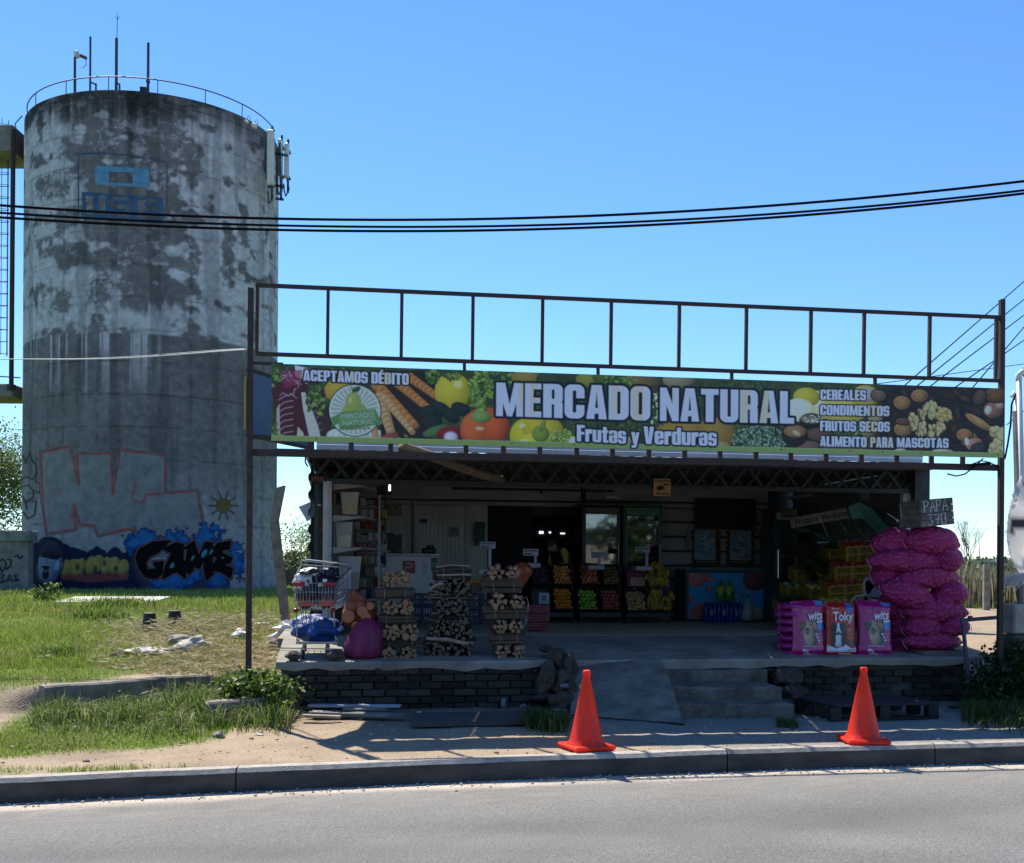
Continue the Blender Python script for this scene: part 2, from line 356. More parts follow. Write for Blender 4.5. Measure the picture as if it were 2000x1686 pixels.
def glyph(ch, x, y):
    if ch == ' ': return np.full(x.shape, 9.0), .2
    if ch == 'I': return _bx(x, y, 0, 0, .24, 1), .24
    if ch == 'L': return mn(_bx(x, y, 0, 0, .24, 1), _bx(x, y, 0, 0, .44, .18)), .44
    if ch in 'EÉ':
        d = mn(mn(_bx(x, y, 0, 0, .24, 1), _bx(x, y, 0, 0, .46, .17)), mn(_bx(x, y, 0, .83, .46, 1), _bx(x, y, 0, .42, .43, .58)))
        if ch == 'É': d = mn(d, _pl(x, y, [(.12, 1.05), (.3, 1.05), (.42, 1.22), (.2, 1.22)]))
        return d, .46
    if ch == 'F': return mn(_bx(x, y, 0, 0, .24, 1), mn(_bx(x, y, 0, .83, .45, 1), _bx(x, y, 0, .42, .42, .58))), .44
    if ch == 'T': return mn(_bx(x, y, 0, .83, .54, 1), _bx(x, y, .15, 0, .39, 1)), .54
    if ch == 'N': return mn(mn(_bx(x, y, 0, 0, .2, 1), _bx(x, y, .38, 0, .58, 1)), _pl(x, y, [(0, 1), (.2, 1), (.58, 0), (.38, 0)])), .58
    if ch == 'M': return mn(mn(_bx(x, y, 0, 0, .19, 1), _bx(x, y, .57, 0, .76, 1)), mn(_pl(x, y, [(0, 1), (.25, 1), (.45, 0), (.31, 0)]), _pl(x, y, [(.51, 1), (.76, 1), (.45, 0), (.31, 0)]))), .76
    if ch == 'A': return mxm(mxm(_pl(x, y, [(0, 0), (.15, 1), (.43, 1), (.58, 0)]), -_pl(x, y, [(.22, -.2), (.235, .16), (.345, .16), (.36, -.2)])), -_pl(x, y, [(.25, .33), (.33, .33), (.29, .78)])), .58
    if ch == 'V': return mxm(_pl(x, y, [(0, 1), (.15, 0), (.43, 0), (.58, 1)]), -_pl(x, y, [(.22, 1.2), (.23, 1), (.29, .3), (.35, 1), (.36, 1.2)])), .58
    if ch in 'OCS0':
        o = _rb(x, y, 0, 0, .56, 1, .19)
        if ch == 'S': return mxm(mxm(o, -mn(_bx(x, y, .22, .6, .34, .84), _bx(x, y, .32, .58, .7, .69))), -mn(_bx(x, y, .22, .16, .34, .4), _bx(x, y, -.1, .31, .24, .42))), .56
        o = mxm(o, -_rb(x, y, .23, .17, .33, .83, .045))
        if ch == 'C': o = mxm(o, -_bx(x, y, .3, .4, .7, .6))
        return o, .56
    if ch == 'U': return mxm(mxm(_rb(x, y, 0, 0, .56, 1.4, .19), y - 1), -_rb(x, y, .23, .17, .33, 1.6, .045)), .56
    if ch == 'D': return mxm(mxm(_rb(x, y, -.4, 0, .56, 1, .2), -x), -_rb(x, y, .24, .17, .33, .83, .04)), .56
    if ch in 'PR':
        d = mxm(mxm(_rb(x, y, -.4, .4, .55, 1, .17), -x), -_rb(x, y, .24, .56, .32, .84, .03)); d = mn(d, _bx(x, y, 0, 0, .24, 1))
        if ch == 'R': d = mn(d, mxm(_rb(x, y, .0, -.3, .55, .5, .1), mxm(-y, .31 - x)))
        return d, .55
    if ch == 'B': return mxm(mxm(mxm(mn(_rb(x, y, -.4, .46, .54, 1, .17), _rb(x, y, -.4, 0, .56, .54, .17)), -x), -_rb(x, y, .24, .6, .32, .84, .03)), -_rb(x, y, .24, .16, .32, .43, .03)), .56
    if ch == 'r': return mn(_bx(x, y, 0, 0, .22, .75), _rb(x, y, .12, .5, .38, .77, .05)), .38
    if ch == 'u': return mxm(mxm(_rb(x, y, 0, 0, .5, 1.2, .14), y - .75), -_rb(x, y, .21, .14, .29, 1.6, .03)), .5
    if ch == 't': return mn(_bx(x, y, .06, 0, .27, .95), mn(_bx(x, y, 0, .6, .35, .75), _bx(x, y, .06, 0, .36, .15))), .36
    if ch == 'a': return mxm(mxm(mxm(_rb(x, y, 0, 0, .48, .77, .14), -_bx(x, y, -.2, .45, .2, .53)), -_rb(x, y, .2, .12, .28, .34, .02)), -_rb(x, y, .2, .45, .28, .64, .02)), .48
    if ch == 's': return mxm(mxm(_rb(x, y, 0, 0, .46, .77, .14), -mn(_bx(x, y, .19, .47, .27, .64), _bx(x, y, .25, .46, .6, .53))), -mn(_bx(x, y, .19, .13, .27, .31), _bx(x, y, -.1, .24, .2, .32))), .46
    if ch == 'y': return mn(_pl(x, y, [(0, .75), (.21, .75), (.34, .12), (.24, .0), (.14, 0)]), _pl(x, y, [(.5, .75), (.31, .75), (.2, 0), (.16, -.08), (.03, -.08), (.03, -.24), (.24, -.24), (.33, -.16)])), .5
    if ch == 'e': return mxm(mxm(mxm(_rb(x, y, 0, 0, .5, .77, .15), -_rb(x, y, .21, .46, .29, .64, .02)), -_rb(x, y, .21, .13, .29, .33, .02)), -_bx(x, y, .27, .25, .7, .33)), .5
    if ch == 'd': return mxm(mn(_rb(x, y, 0, 0, .5, .77, .14), _bx(x, y, .28, 0, .5, 1)), -_rb(x, y, .21, .14, .28, .62, .02)), .5
    return _bx(x, y, 0, 0, .3, .7), .3
def poster(cv, s, x0, x1, yb, yt, col=(.85, .86, .93), edge=(.05, .06, .12), ow=4.5, gap=.055, inner=None):
    """letters with a dark rim, baseline yb(x) and cap line yt(x) functions"""
    wtot = sum(glyph(c, np.zeros(1), np.zeros(1))[1] + gap for c in s) - gap
    k = (x1 - x0) / wtot; D = np.full(cv.X.shape, 1e9)
    base = yb(cv.X); h = base - yt(cv.X); gy = (base - cv.Y) / h; cur = 0.0
    for c in s:
        gx = (cv.X - x0) / k - cur
        sel = (gx > -.3) & (gx < 1.1)
        d = np.full(cv.X.shape, 1e9); gg, wd = glyph(c, gx[sel], gy[sel]); d[sel] = gg; D = np.minimum(D, d); cur += wd + gap
    D = D * h
    cv.put(cv.cov(D - ow), edge); cv.put(cv.cov(D), col if inner is None else inner)
# ================================================================ GROUND, ROAD, KERB
def kerb_y(x):
    x = np.asarray(x, float); xc = np.clip(x, -9, 9)
    a, b, c = -0.00790, 0.2413, 9.3957                      # fit through three surveyed points
    y = a * xc * xc + b * xc + c
    return y + (x - xc) * (2 * a * xc + b)
HW = lambda x: np.interp(x, [-5.17, -3.73], [12.16, 13.6])
def hgt(x, y):
    x = np.asarray(x, float); y = np.asarray(y, float)
    u = (x - O0.x) * CT + (y - O0.y) * ST; v = -(x - O0.x) * ST + (y - O0.y) * CT
    yw = HW(x); wd = .07 + .9 * sst(0, 1.0, np.maximum(-5.25 - x, x + 3.85))
    hl = .26 * sst(-wd, wd, (y - yw - .08) ) + .30 * sst(13.0, 18, y)
    hr = .50 * sst(.3, 2.6, v)
    m = sst(.2, 1.4, u)
    h = hl * (1 - m) + hr * m
    h = h - .10 * sst(22, 45, y)
    n = (fbm(x * .7, y * .7, 4, 3) - .5) * .10 * sst(.3, 2.5, y - kerb_y(x)) + (fbm(x * 5, y * 5, 3, 9) - .5) * .022
    flat = sst(.1, .6, y - kerb_y(x))
    inside = (u > .4) & (u < 9) & (v > .3) & (v < 8)
    n = np.where(inside, -.08, n * flat)
    far = sst(60, 160, y)
    return (h + n) * (1 - far) + .41 * far
def topix(x, y, z):
    a = x / y * FPX; b = (z - EYE) / y * FPX; c, s = math.cos(ROLL), math.sin(ROLL)
    return 1000 + a * c + b * s, HORIZ - (-a * s + b * c)
def cover(x, y):
    """fraction of grass and of straw on the yard (world positions)"""
    k = y - kerb_y(x); u = (x - O0.x) * CT + (y - O0.y) * ST; v = -(x - O0.x) * ST + (y - O0.y) * CT
    z = hgt(x, y); px, py = topix(x, y, z); nz = fbm(x * 1.6, y * 1.6, 4, 21); nf = fbm(x * 6, y * 6, 3, 5)
    w = (nz - .5) * 60
    g = np.ones_like(x, dtype=float)
    nearv = y < 16
    # dirt strip by the kerb, dirt triangle under the sign's left end
    lowline = np.interp(px, [-600, 0, 200, 330, 420, 560, 600], [1478, 1478, 1470, 1455, 1440, 1425, 1405])
    strip = sst(-8, 8, py + w * .35 - lowline) * nearv
    g = g * (1 - strip)
    gk = sst(1494, 1503, py + w * .2 + np.maximum(px - 300, 0) * .02) * sst(.12, .2, k + nf * .05) * (px < 560)
    g = np.maximum(g, .55 * gk * sst(.35, .6, nf))
    # worn path along the low wall up to the terrace
    pl = np.interp(px, [-600, -100, 0, 90, 200, 410, 560], [1420, 1400, 1385, 1352, 1336, 1308, 1278])
    pw = np.interp(px, [-600, 0, 70, 140, 410, 560], [60, 42, 26, 10, 18, 30])
    path = np.exp(-((py - pl + w * .15) / pw) ** 2 * 1.2) * nearv
    g = g * (1 - np.clip(path * 1.5, 0, 1))
    straw = sst(.25, .6, nz + .25 * np.exp(-(((px - 400) / 230) ** 2 + ((py - 1245) / 50) ** 2))- .12) * np.clip(np.exp(-(((px - 440) / 210) ** 2 + ((py - 1262) / 50) ** 2)) * 1.45, 0, 1)
    dryf = sst(1300, 1230, py) * 0
    # the right side: sand road behind the shop's right corner, grass verge behind it
    rt = sst(6.5, 7.5, u)
    sand = rt * sst(17.5 + 1.5, 16.5, v)
    g = g * (1 - sand)
    shop = (u > -.1) & (u < 9.6) & (v < 9)
    g = np.where(shop, 0, g)
    return np.clip(g, 0, 1), np.clip(straw + dryf, 0, 1), strip, px, py, nz, nf
xs = np.concatenate([-np.geomspace(900, 9, 40), np.arange(-8.9, 9, .055), np.geomspace(9.05, 900, 40)])
ts = np.concatenate([np.arange(0, 6.0, .055), np.geomspace(6.06, 60, 150), np.geomspace(62, 2500, 40)])
X, T = np.meshgrid(xs, ts); KY = kerb_y(xs)[None, :] + .09
Yg = KY + T * np.where(T < 60, 1, 1)
Z = hgt(X, Yg); Z[0, :] = 0.0
g, stw, strip, PX, PY, nz, nf = cover(X, Yg)
soil = np.array((.315, .24, .165)); soil2 = np.array((.19, .15, .11)); grs = np.array((.10, .16, .02)); dry = np.array((.22, .19, .085)); conc = np.array((.24, .225, .195))
C = soil * (1 - sst(.4, .7, nz)[..., None] * .5) + soil2 * (sst(.4, .7, nz)[..., None] * .5)
C = C * (0.85 + .3 * nf[..., None])
Uu = (X - O0.x) * CT + (Yg - O0.y) * ST; Vv = -(X - O0.x) * ST + (Yg - O0.y) * CT
cm = (sst(3.1, 4.2, Uu + (nz - .5) * 2) * sst(.9, .3, Vv))[..., None]; C = C * (1 - cm) + conc * (.8 + .35 * nf[..., None]) * cm
dk = (sst(2.2, .0, Uu + (nz - .5)) * 0 + sst(-1.2, -.2, Vv) * (Vv < .6) * (Uu > .2) * (Uu < 9.5))[..., None] * .35; C = C * (1 - dk)  # soil darkened along the terrace front: shade painted into the ground colour
gg = (g * (1 - stw * .6))[..., None]; gc = grs * (1 - stw[..., None]) + dry * stw[..., None]
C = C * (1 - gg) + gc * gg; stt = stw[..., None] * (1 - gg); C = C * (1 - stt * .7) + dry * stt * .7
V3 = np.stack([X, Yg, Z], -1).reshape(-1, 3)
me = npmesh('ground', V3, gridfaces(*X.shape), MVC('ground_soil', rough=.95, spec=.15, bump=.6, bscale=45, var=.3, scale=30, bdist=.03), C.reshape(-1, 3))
struct(obj('ground', me))
# road: crowned sheet falling away from the kerb line towards the viewer
rx = np.concatenate([-np.geomspace(900, 12, 30), np.arange(-11.5, 12, .12), np.geomspace(12, 900, 30)]); rt = np.concatenate([np.arange(0, 1.2, .04), np.arange(1.2, 9, .12), np.geomspace(9.2, 40, 20)])
X, T = np.meshgrid(rx, rt); Yr = kerb_y(rx)[None, :] + .05 - T; Zr = -.185 + .03 * sst(0, 3.5, T) + (fbm(X * 3, Yr * 3, 3, 4) - .5) * .006
n1 = fbm(X * 1.3, Yr * 2.2, 4, 31); n2 = fbm(X * 9, Yr * 16, 3, 33)
asp = np.array((.152, .150, .140)); dust = np.array((.42, .36, .29))
d = np.clip(sst(.42, .16, T + (n1 - .5) * .22) * .9 + .3 * sst(1.6, .3, T + (n1 - .5)) * n2, 0, 1)[..., None]
C = asp * (.72 + .5 * n1[..., None]) * (1 - .14 * np.exp(-((T - 1.9 + (n1 - .5) * .6) / .35) ** 2))[..., None] * (1 - d) + dust * (.8 + .4 * n2[..., None]) * d
kerb_strip = (sst(.07, .03, T))[..., None]; C = C * (1 - kerb_strip * .75)  # thin line of road right beside the kerb is darkened
def road_mat():
    m = MVC('asphalt', rough=.88, spec=.3, bump=.75, bscale=70, var=.48, scale=55, bdist=.014); return m
me = npmesh('road', np.stack([X, Yr, Zr], -1).reshape(-1, 3), gridfaces(*X.shape, flip=True), road_mat(), C.reshape(-1, 3)); struct(obj('road', me))
# kerb of long cast stones
kerb = struct(obj('kerb', None)); mk = [M('kerb_concrete', (.40, .37, .31), rough=.9, col2=(.27, .24, .20), scale=9, bump=.5, bscale=60, rnd=.1), M('kerb_face_grime', (.09, .084, .078), rough=.95, col2=(.045, .042, .04), scale=5, stretch=(.5, 1, 1.5), bump=.5, bscale=50)]  # front face coloured darker: its shade painted in, mottled with grime
kx = [-12.2]
for px in (-500, 457, 1424, 1832, 2290): kx.append(gp(px, 1500 + (457 - px) * .03).x)
kxs = [-40, -20, -12.0, -7.6, gp(457, 1505).x, gp(1424, 1470).x, gp(1832, 1458).x, 8.4, 13, 20, 40]
for a, b in zip(kxs[:-1], kxs[1:]):
    mb = MB(); n = max(2, int((b - a) / .35)); prof = [(-.002, -.21), (.0, -.03), (.03, .004), (.105, .010), (.105, -.21)]
    vs = []; fs = []; mis = []; P = len(prof)
    for i in range(n + 1):
        x = a + .006 + (b - a - .012) * i / n; jy = float(fbm(x * 1.7, 3, 3, 8) - .5) * .03; jz = float(fbm(x * 4, 9, 3, 2) - .5) * .012
        for q, (dy, dz) in enumerate(prof): vs.append((x, float(kerb_y(x)) + dy + (jy if q in (1, 2) else 0), dz + (jz if q in (1, 2) else 0)))
    for i in range(n):
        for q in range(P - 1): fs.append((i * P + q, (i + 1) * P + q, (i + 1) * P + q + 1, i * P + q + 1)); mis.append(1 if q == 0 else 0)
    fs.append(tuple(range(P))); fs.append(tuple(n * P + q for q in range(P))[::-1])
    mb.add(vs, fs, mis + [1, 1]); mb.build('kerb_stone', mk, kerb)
# loose grit in the gutter and on the verge
mb = MB(); rg = random.Random(3)
for i in range(900):
    x = rg.uniform(-6, 8); t = abs(rg.gauss(0, .12)) + .02; y = float(kerb_y(x)) + .03 - t; s = rg.uniform(.004, .012)
    c = rg.choice([(.34, .31, .26), (.3, .27, .22), (.2, .18, .16), (.5, .47, .42)])
    mb.blob((x, y, -.183 + s * .4), (s * 1.3, s, s * .7), seed=i, sub=1, amp=.2, col=c)
for i in range(1100):
    x = rg.uniform(-6, 8); y = float(kerb_y(x)) + .2 + rg.random() ** 1.5 * 3.0; s = rg.uniform(.003, .010) if rg.random() < .97 else rg.uniform(.012, .025)
    c = rg.choice([(.40, .31, .23), (.30, .24, .18), (.16, .12, .09), (.44, .37, .29)])
    mb.blob((x, y, float(hgt(x, y)) + s * .2), (s * 1.3, s, s * .7), seed=i, sub=1, amp=.2, col=c)
stuff(mb.build('grit', MVC('grit_stone', rough=.9, var=.2, scale=80)))
# ================================================================ WATER TOWER
TA = R(-18.05); TD = 56.7; TR = .104 * TD; TC = Vector((TD * math.sin(TA), TD * math.cos(TA)))
TZ0 = float(hgt(TC.x, TC.y - TR)) - .3
TTOP = yp(205, 175, TC.y - TR).z
TM = MVC('tower_concrete', rough=.93, spec=.15, bump=.5, bscale=5, var=.22, scale=3.5, bdist=.03)
tower = thing('water_tower', 'tall round concrete water tower with peeling paint and graffiti, behind the yard', 'water tower', (TC.x, TC.y, TZ0), 0)
Ht = TTOP - TZ0; lift = 1.42; tc0 = math.atan2(-TC.y, -TC.x)          # the side turned to the street gets the fine mesh
th = np.concatenate([np.linspace(-1.62, 1.62, 400), np.linspace(1.70, 2 * np.pi - 1.70, 50)]); zz = np.linspace(0, Ht - .04, 400)
A_, Z_ = np.meshgrid(th, zz); gr_ = np.abs(((Z_ - .35) / lift + .5) % 1 - .5) * lift; S = A_ * TR; Xc = np.clip(np.sin(A_), -1, 1) * 249 + 290; Xc = np.where(np.abs(A_) > 1.6, 290, Xc)
f1 = fbm(S * .45, Z_ * .6, 4, 1); f2 = fbm(S * 1.2, Z_ * 1.9, 6, 2); f3 = fbm(S * 4, Z_ * 5, 4, 3); st_ = fbm(S * 1.8, Z_ * .13, 4, 4); s2 = fbm(S * 4.5, Z_ * .10, 3, 5); rid = 1 - np.abs(2 * fbm(S * 1.4, Z_ * 1.7, 6, 6) - 1)
zl = 11.75 - TZ0; jag = (s2 - .5) * 2.2 + (f2 - .5) * 1.2; up_ = sst(zl - .06, zl + .06, Z_)
bias = .085 * sst(350, 400, Xc) - .11 * np.exp(-((Xc - 258) / 80) ** 2) + .05 * sst(150, 90, Xc) + .03 * (f1 - .5)
pal = sst(.47, .57, f2 * .62 + st_ * .28 + f3 * .10 + bias) * up_
band = sst(zl - .1, zl, Z_) * sst(zl + 1.35, zl + 1.0, Z_ + jag * .55) * sst(.36, .5, f2 + .1 * st_); pal = np.maximum(pal, band * .95)
drip = sst(.56, .62, s2) * sst(zl - 5.5 * s2, zl, Z_) * (1 - up_) * sst(190, 120, np.abs(Xc - 150)); pal = np.maximum(pal, drip * .8)
vein = sst(.955, .985, rid) * sst(.4, .6, f1) * .7 * up_; joint = np.exp(-(gr_ / .035) ** 2)
low = sst(6.2, 3.4, Z_ + (f1 - .5) * 3)
C = np.array((.115, .114, .112)) * (1 + .5 * (f1 - .5))[..., None] * np.ones(A_.shape + (3,)); C = C * (1 - low[..., None]) + np.array((.175, .178, .18)) * low[..., None]
C *= (.72 + .56 * f3)[..., None]; P_ = np.maximum(pal, vein)[..., None] * .88; C = C * (1 - P_) + np.array((.37, .375, .38)) * (.75 + .5 * f3[..., None]) * P_
C *= 1.36 * np.array((1.03, .98, 1.05)); C *= (1 - .30 * sst(.55, .66, st_) * sst(2, 6, Z_))[..., None]; C *= (1 - .5 * joint * sst(.35, .6, f2))[..., None]; C += (.10 * joint * sst(.52, .62, f1 + f3 * .2 - .08) * up_)[..., None]
C *= (1 - .7 * sst(Ht - 1.5, Ht - .2, Z_ + s2 * 1.3 - .6))[..., None]; C *= (1 - .6 * np.exp(-((Xc - 247) / 9) ** 2) * sst(Ht - 6, Ht - 1, Z_ + s2 * 2))[..., None]
for xj in (128, 190, 355, 497): C *= (1 - .30 * np.exp(-((Xc - xj) / 3.0) ** 2) * sst(.38, .55, f2))[..., None]
r_ = TR - .022 * np.exp(-(gr_ / .02) ** 2); V = np.stack([r_ * np.cos(A_ + tc0), r_ * np.sin(A_ + tc0), Z_], -1).reshape(-1, 3); F = gridfaces(*A_.shape); k_ = np.arange(399)[:, None] * 450; F = np.concatenate([F, np.concatenate([k_ + 449, k_, k_ + 450, k_ + 899], 1)])
obj('shell', npmesh('shell', V, F, TM, C.reshape(-1, 3)), tower)
mb = MB(); mb.lathe([(TR - .0, Ht - .045), (TR - .03, Ht), (TR - .35, Ht), (TR - .35, Ht - .6)], 128, cap=False); mb.build('rim', M('rim_concrete', (.08, .078, .075), rough=.95), tower)
mb = MB(); a = ray(243, 190); a = math.atan2(-TC.y, -TC.x) - .09; mb.box(((TR - .02) * math.cos(a), (TR - .02) * math.sin(a), Ht - .25), (.14, .3, .85), (0, 0, a)); mb.build('scupper', M('scupper_dark', (.02, .02, .02)), tower)
mb = MB(); mb.lathe([(TR - .36, Ht - .61), (TR - .36, Ht - .5)], 64); mb.build('roof_slab', TM, tower)
def tray(px, py, eps=.012):
    """sight line meets the shell -> world points (arrays)"""
    dx, dy = px - 1000.0, HORIZ - py; c, s = math.cos(ROLL), math.sin(ROLL)
    rx_ = (dx * c - dy * s) / FPX; rz = (dx * s + dy * c) / FPX; r = TR + eps
    A = rx_ ** 2 + 1; B = -2 * (rx_ * TC.x + TC.y); Cc = TC.x ** 2 + TC.y ** 2 - r * r
    t = (-B - np.sqrt(np.maximum(B * B - 4 * A * Cc, 0))) / (2 * A)
    return np.stack([rx_ * t - TC.x, t - TC.y, EYE + rz * t - TZ0], -1)
MP = MVC('wall_paint', rough=.9, spec=.15, var=.30, scale=2.2)
# logo: frame, rounded O and letters in faded blue
cv = Cv(146, 296, 332, 442, 1.0, (.3, .3, .3)); nz_ = fbm(cv.X * .12, cv.Y * .06, 4, 3); blu = (.27, .37, .47)
def onwear(cv, thr=.33): return sst(thr - .08, thr + .02, nz_)
def seg(P, w, c): cv.put(cv.cov(cv.lsd(P) - w / 2) * sst(.15, .3, nz_), c)
seg([(153, 432), (153, 301), (195, 299), (250, 303), (326, 317), (326, 412)], 3, (.24, .34, .44))
O = np.maximum(_rb(cv.X, cv.Y - (cv.X - 238) * .06, 185, 326, 292, 364, 8), -_bx(cv.X, cv.Y - (cv.X - 238) * .04, 213, 337, 259, 357))
cv.put(cv.cov(O) * sst(.1, .22, nz_), (.36, .54, .66))
sl_ = cv.Y - (cv.X - 238) * .07
fr = _bx(cv.X, sl_, 160, 380, 318, 432)
holes = np.minimum.reduce([_rb(cv.X, sl_, 167, 387, 182, 424, 3), _rb(cv.X, sl_, 192, 384, 206, 422, 4), np.full(cv.X.shape, 9.)])
Sg = np.minimum.reduce([_rb(cv.X, sl_, 215, 385, 256, 424, 6)]); Sg = np.maximum(Sg, -np.minimum(_bx(cv.X, sl_, 226, 392, 262, 399), _bx(cv.X, sl_, 210, 408, 246, 415)))
Eg = np.maximum(_rb(cv.X, sl_, 268, 385, 310, 424, 4), -np.minimum(_bx(cv.X, sl_, 280, 392, 316, 399), _bx(cv.X, sl_, 280, 408, 316, 415)))
body = np.maximum(fr, -np.minimum(holes, np.minimum(Sg, Eg))); cv.put(cv.cov(body) * sst(.12, .28, nz_) * .95, (.22, .36, .50))
obj('painted_logo', cv.mesh('painted_logo', MP, tray, cut=.5, flip=True), tower)
# graffiti band
cv = Cv(40, 868, 478, 1158, 1.0, (.3, .31, .31)); q = lambda pts: [(x / 3.3333, y / 3.3333 + 850) for x, y in pts]
nz_ = fbm(cv.X * .1, cv.Y * .1, 4, 12); wear = .55 + .45 * sst(.3, .55, nz_)
NC = q([(268, 112), (450, 76), (515, 325), (503, 125), (718, 120), (735, 385), (785, 98), (1076, 136), (1072, 378), (1282, 366), (1325, 610), (1250, 668), (1080, 664), (830, 610), (640, 652), (612, 588), (520, 580), (478, 445), (492, 612), (305, 640), (278, 420)])
cv.poly(NC, (.56, .56, .57), soft=2, a=.55)
for P in (NC + [NC[0]], q([(878, 320), (862, 428), (930, 442), (952, 388), (1075, 378)]), q([(478, 445), (470, 560)]), q([(735, 385), (735, 300)])): cv.put(cv.cov(cv.lsd(P) - 3.0, 1) * wear * .9, (.54, .31, .30))
cv.put(cv.cov(np.abs(cv.lsd(NC + [NC[0]]) - 3.6) - .7, 1) * wear * .6, (.55, .52, .55))
# faint sun
for a in range(0, 360, 36): cv.put(cv.cov(cv.lsd(q([(1455, 460), (1455 + 95 * math.cos(R(a)), 460 + 95 * math.sin(R(a)))])) - 1.2, 2) * .4, (.42, .36, .22))
cv.put(cv.cov(np.hypot(cv.X - 436.5, cv.Y - 988) - 13, 4) * .75, (.42, .34, .16))
# thin black outlines at left
for P in ([(135, 190), (150, 130), (165, 180), (190, 115), (205, 160), (235, 200), (240, 250), (210, 290), (170, 270), (140, 290)], [(135, 340), (180, 325), (215, 360), (215, 410), (170, 430), (175, 480), (150, 400)], [(140, 430), (235, 430), (225, 520), (180, 545), (150, 500)]):
    cv.line(q(P), 1.3, (.12, .12, .14), a=.9)
for P in ([(230, 300), (262, 320), (258, 380), (225, 360)],): cv.line(q(P), 1.6, (.25, .15, .2), a=.6)
# dark blue ground band
nb = fbm(cv.X * .25, cv.Y * .12, 4, 44)
top = np.interp(cv.X, [40, 60, 70, 128, 150, 172, 190, 208, 225, 240, 262, 300, 478], [1068, 1066, 1060, 1064, 1072, 1080, 1066, 1080, 1068, 1080, 1072, 1090, 1112])
bandm = cv.cov(top + (nb - .5) * 6 - cv.Y, 2); edge = sst(478, 440, cv.X) * sst(285, 250, cv.X) + sst(1120, 1150, cv.Y + nb * 20) * .6 * sst(478, 380, cv.X)
cv.put(bandm * np.clip(edge, 0, 1), np.array(lin((.07, .12, .22))) * (0.6 + .8 * nb[..., None]))
# yellow letters
for i, (x, y, r_, ry) in enumerate([(425, 870, 30, 62), (490, 865, 60, 58), (530, 840, 30, 40), (590, 850, 36, 64), (640, 835, 40, 55), (690, 850, 30, 60), (740, 850, 44, 60), (800, 865, 40, 58)]):
    X_, Y_ = q([(x, y)])[0]; cv.ell(X_, Y_, r_ / 3.33, ry / 3.33, 12, (.62, .56, .28), (.38, .34, .24), a=.9)
for i, (x, y) in enumerate([(505, 860), (620, 870), (680, 835), (755, 868)]): X_, Y_ = q([(x, y)])[0]; cv.ell(X_, Y_, 4, 6, 0, (.20, .17, .2), a=.8)
for P in ([(458, 800), (462, 930)], [(548, 790), (560, 930)], [(655, 800), (660, 900)], [(715, 800), (705, 930)], [(770, 800), (768, 920)]): cv.line(q(P), 1.0, (.2, .18, .2), a=.8)
cv.poly(q([(390, 905), (840, 900), (835, 940), (590, 960), (400, 935)]), (.50, .24, .23), soft=4, a=.8)
# blue flames and black letters
nfl = fbm(cv.X * .13, cv.Y * .13, 3, 5)
fl = [(870, 700, 60), (930, 660, 50), (960, 700, 80), (1130, 680, 60), (1190, 670, 50), (1340, 650, 70), (1410, 620, 40), (1330, 700, 80), (1545, 740, 36), (1535, 800, 60), (1560, 860, 50), (1110, 950, 90), (1040, 950, 60), (1170, 960, 60), (1260, 900, 60), (1420, 935, 70), (1380, 920, 60), (1240, 930, 50)]
F_ = np.full(cv.X.shape, 1e9)
for x, y, r_ in fl: X_, Y_ = q([(x, y)])[0]; F_ = np.minimum(F_, np.hypot(cv.X - X_, cv.Y - Y_) - r_ / 3.33)
F_ = F_ + (nfl - .5) * 34
cv.put(cv.cov(np.abs(F_) - 1), (.05, .10, .25)); fm = np.clip(-F_ / 12, 0, 1)[..., None]
cv.put(cv.cov(F_), np.array(lin((.06, .20, .44))) * (1 - fm) + np.array(lin((.15, .38, .58))) * fm)
letters = [
 [(905, 745), (1000, 695), (1105, 690), (1035, 760), (975, 790), (945, 835), (960, 880), (1020, 870), (1000, 830), (1060, 825), (1055, 900), (1020, 935), (950, 925), (905, 870), (885, 800)],
 [(1060, 740), (1150, 700), (1195, 715), (1190, 800), (1215, 860), (1205, 930), (1150, 890), (1120, 900), (1060, 935), (1080, 850), (1120, 770)],
 [(1205, 860), (1225, 740), (1195, 740), (1262, 692), (1296, 790), (1335, 700), (1384, 700), (1380, 850), (1388, 905), (1345, 945), (1330, 880), (1328, 800), (1300, 868), (1272, 862), (1262, 800), (1256, 880), (1230, 905)],
 [(1385, 740), (1420, 705), (1500, 690), (1495, 740), (1440, 750), (1450, 770), (1510, 800), (1500, 830), (1450, 840), (1515, 870), (1500, 930), (1440, 890), (1385, 880), (1390, 840), (1420, 800), (1385, 780)]]
D = np.minimum.reduce([cv.psd(q(P)) for P in letters])
cv.put(cv.cov(D - 4.5), (.07, .06, .07)); cv.put(cv.cov(D - 3.6), (.48, .33, .30)); cv.put(cv.cov(D - 2.0), (.16, .17, .2)); cv.put(cv.cov(D - 1.2), (.025, .025, .035))
for x, y, rx_, ry in [(1120, 850, 12, 20), (1065, 770, 16, 10), (985, 855, 18, 6), (1330, 770, 14, 30), (1255, 800, 8, 20), (1450, 800, 8, 6), (1375, 760, 9, 20)]:
    X_, Y_ = q([(x, y)])[0]; cv.ell(X_, Y_, rx_ / 3.33, ry / 3.33, 30, (.25, .48, .52))
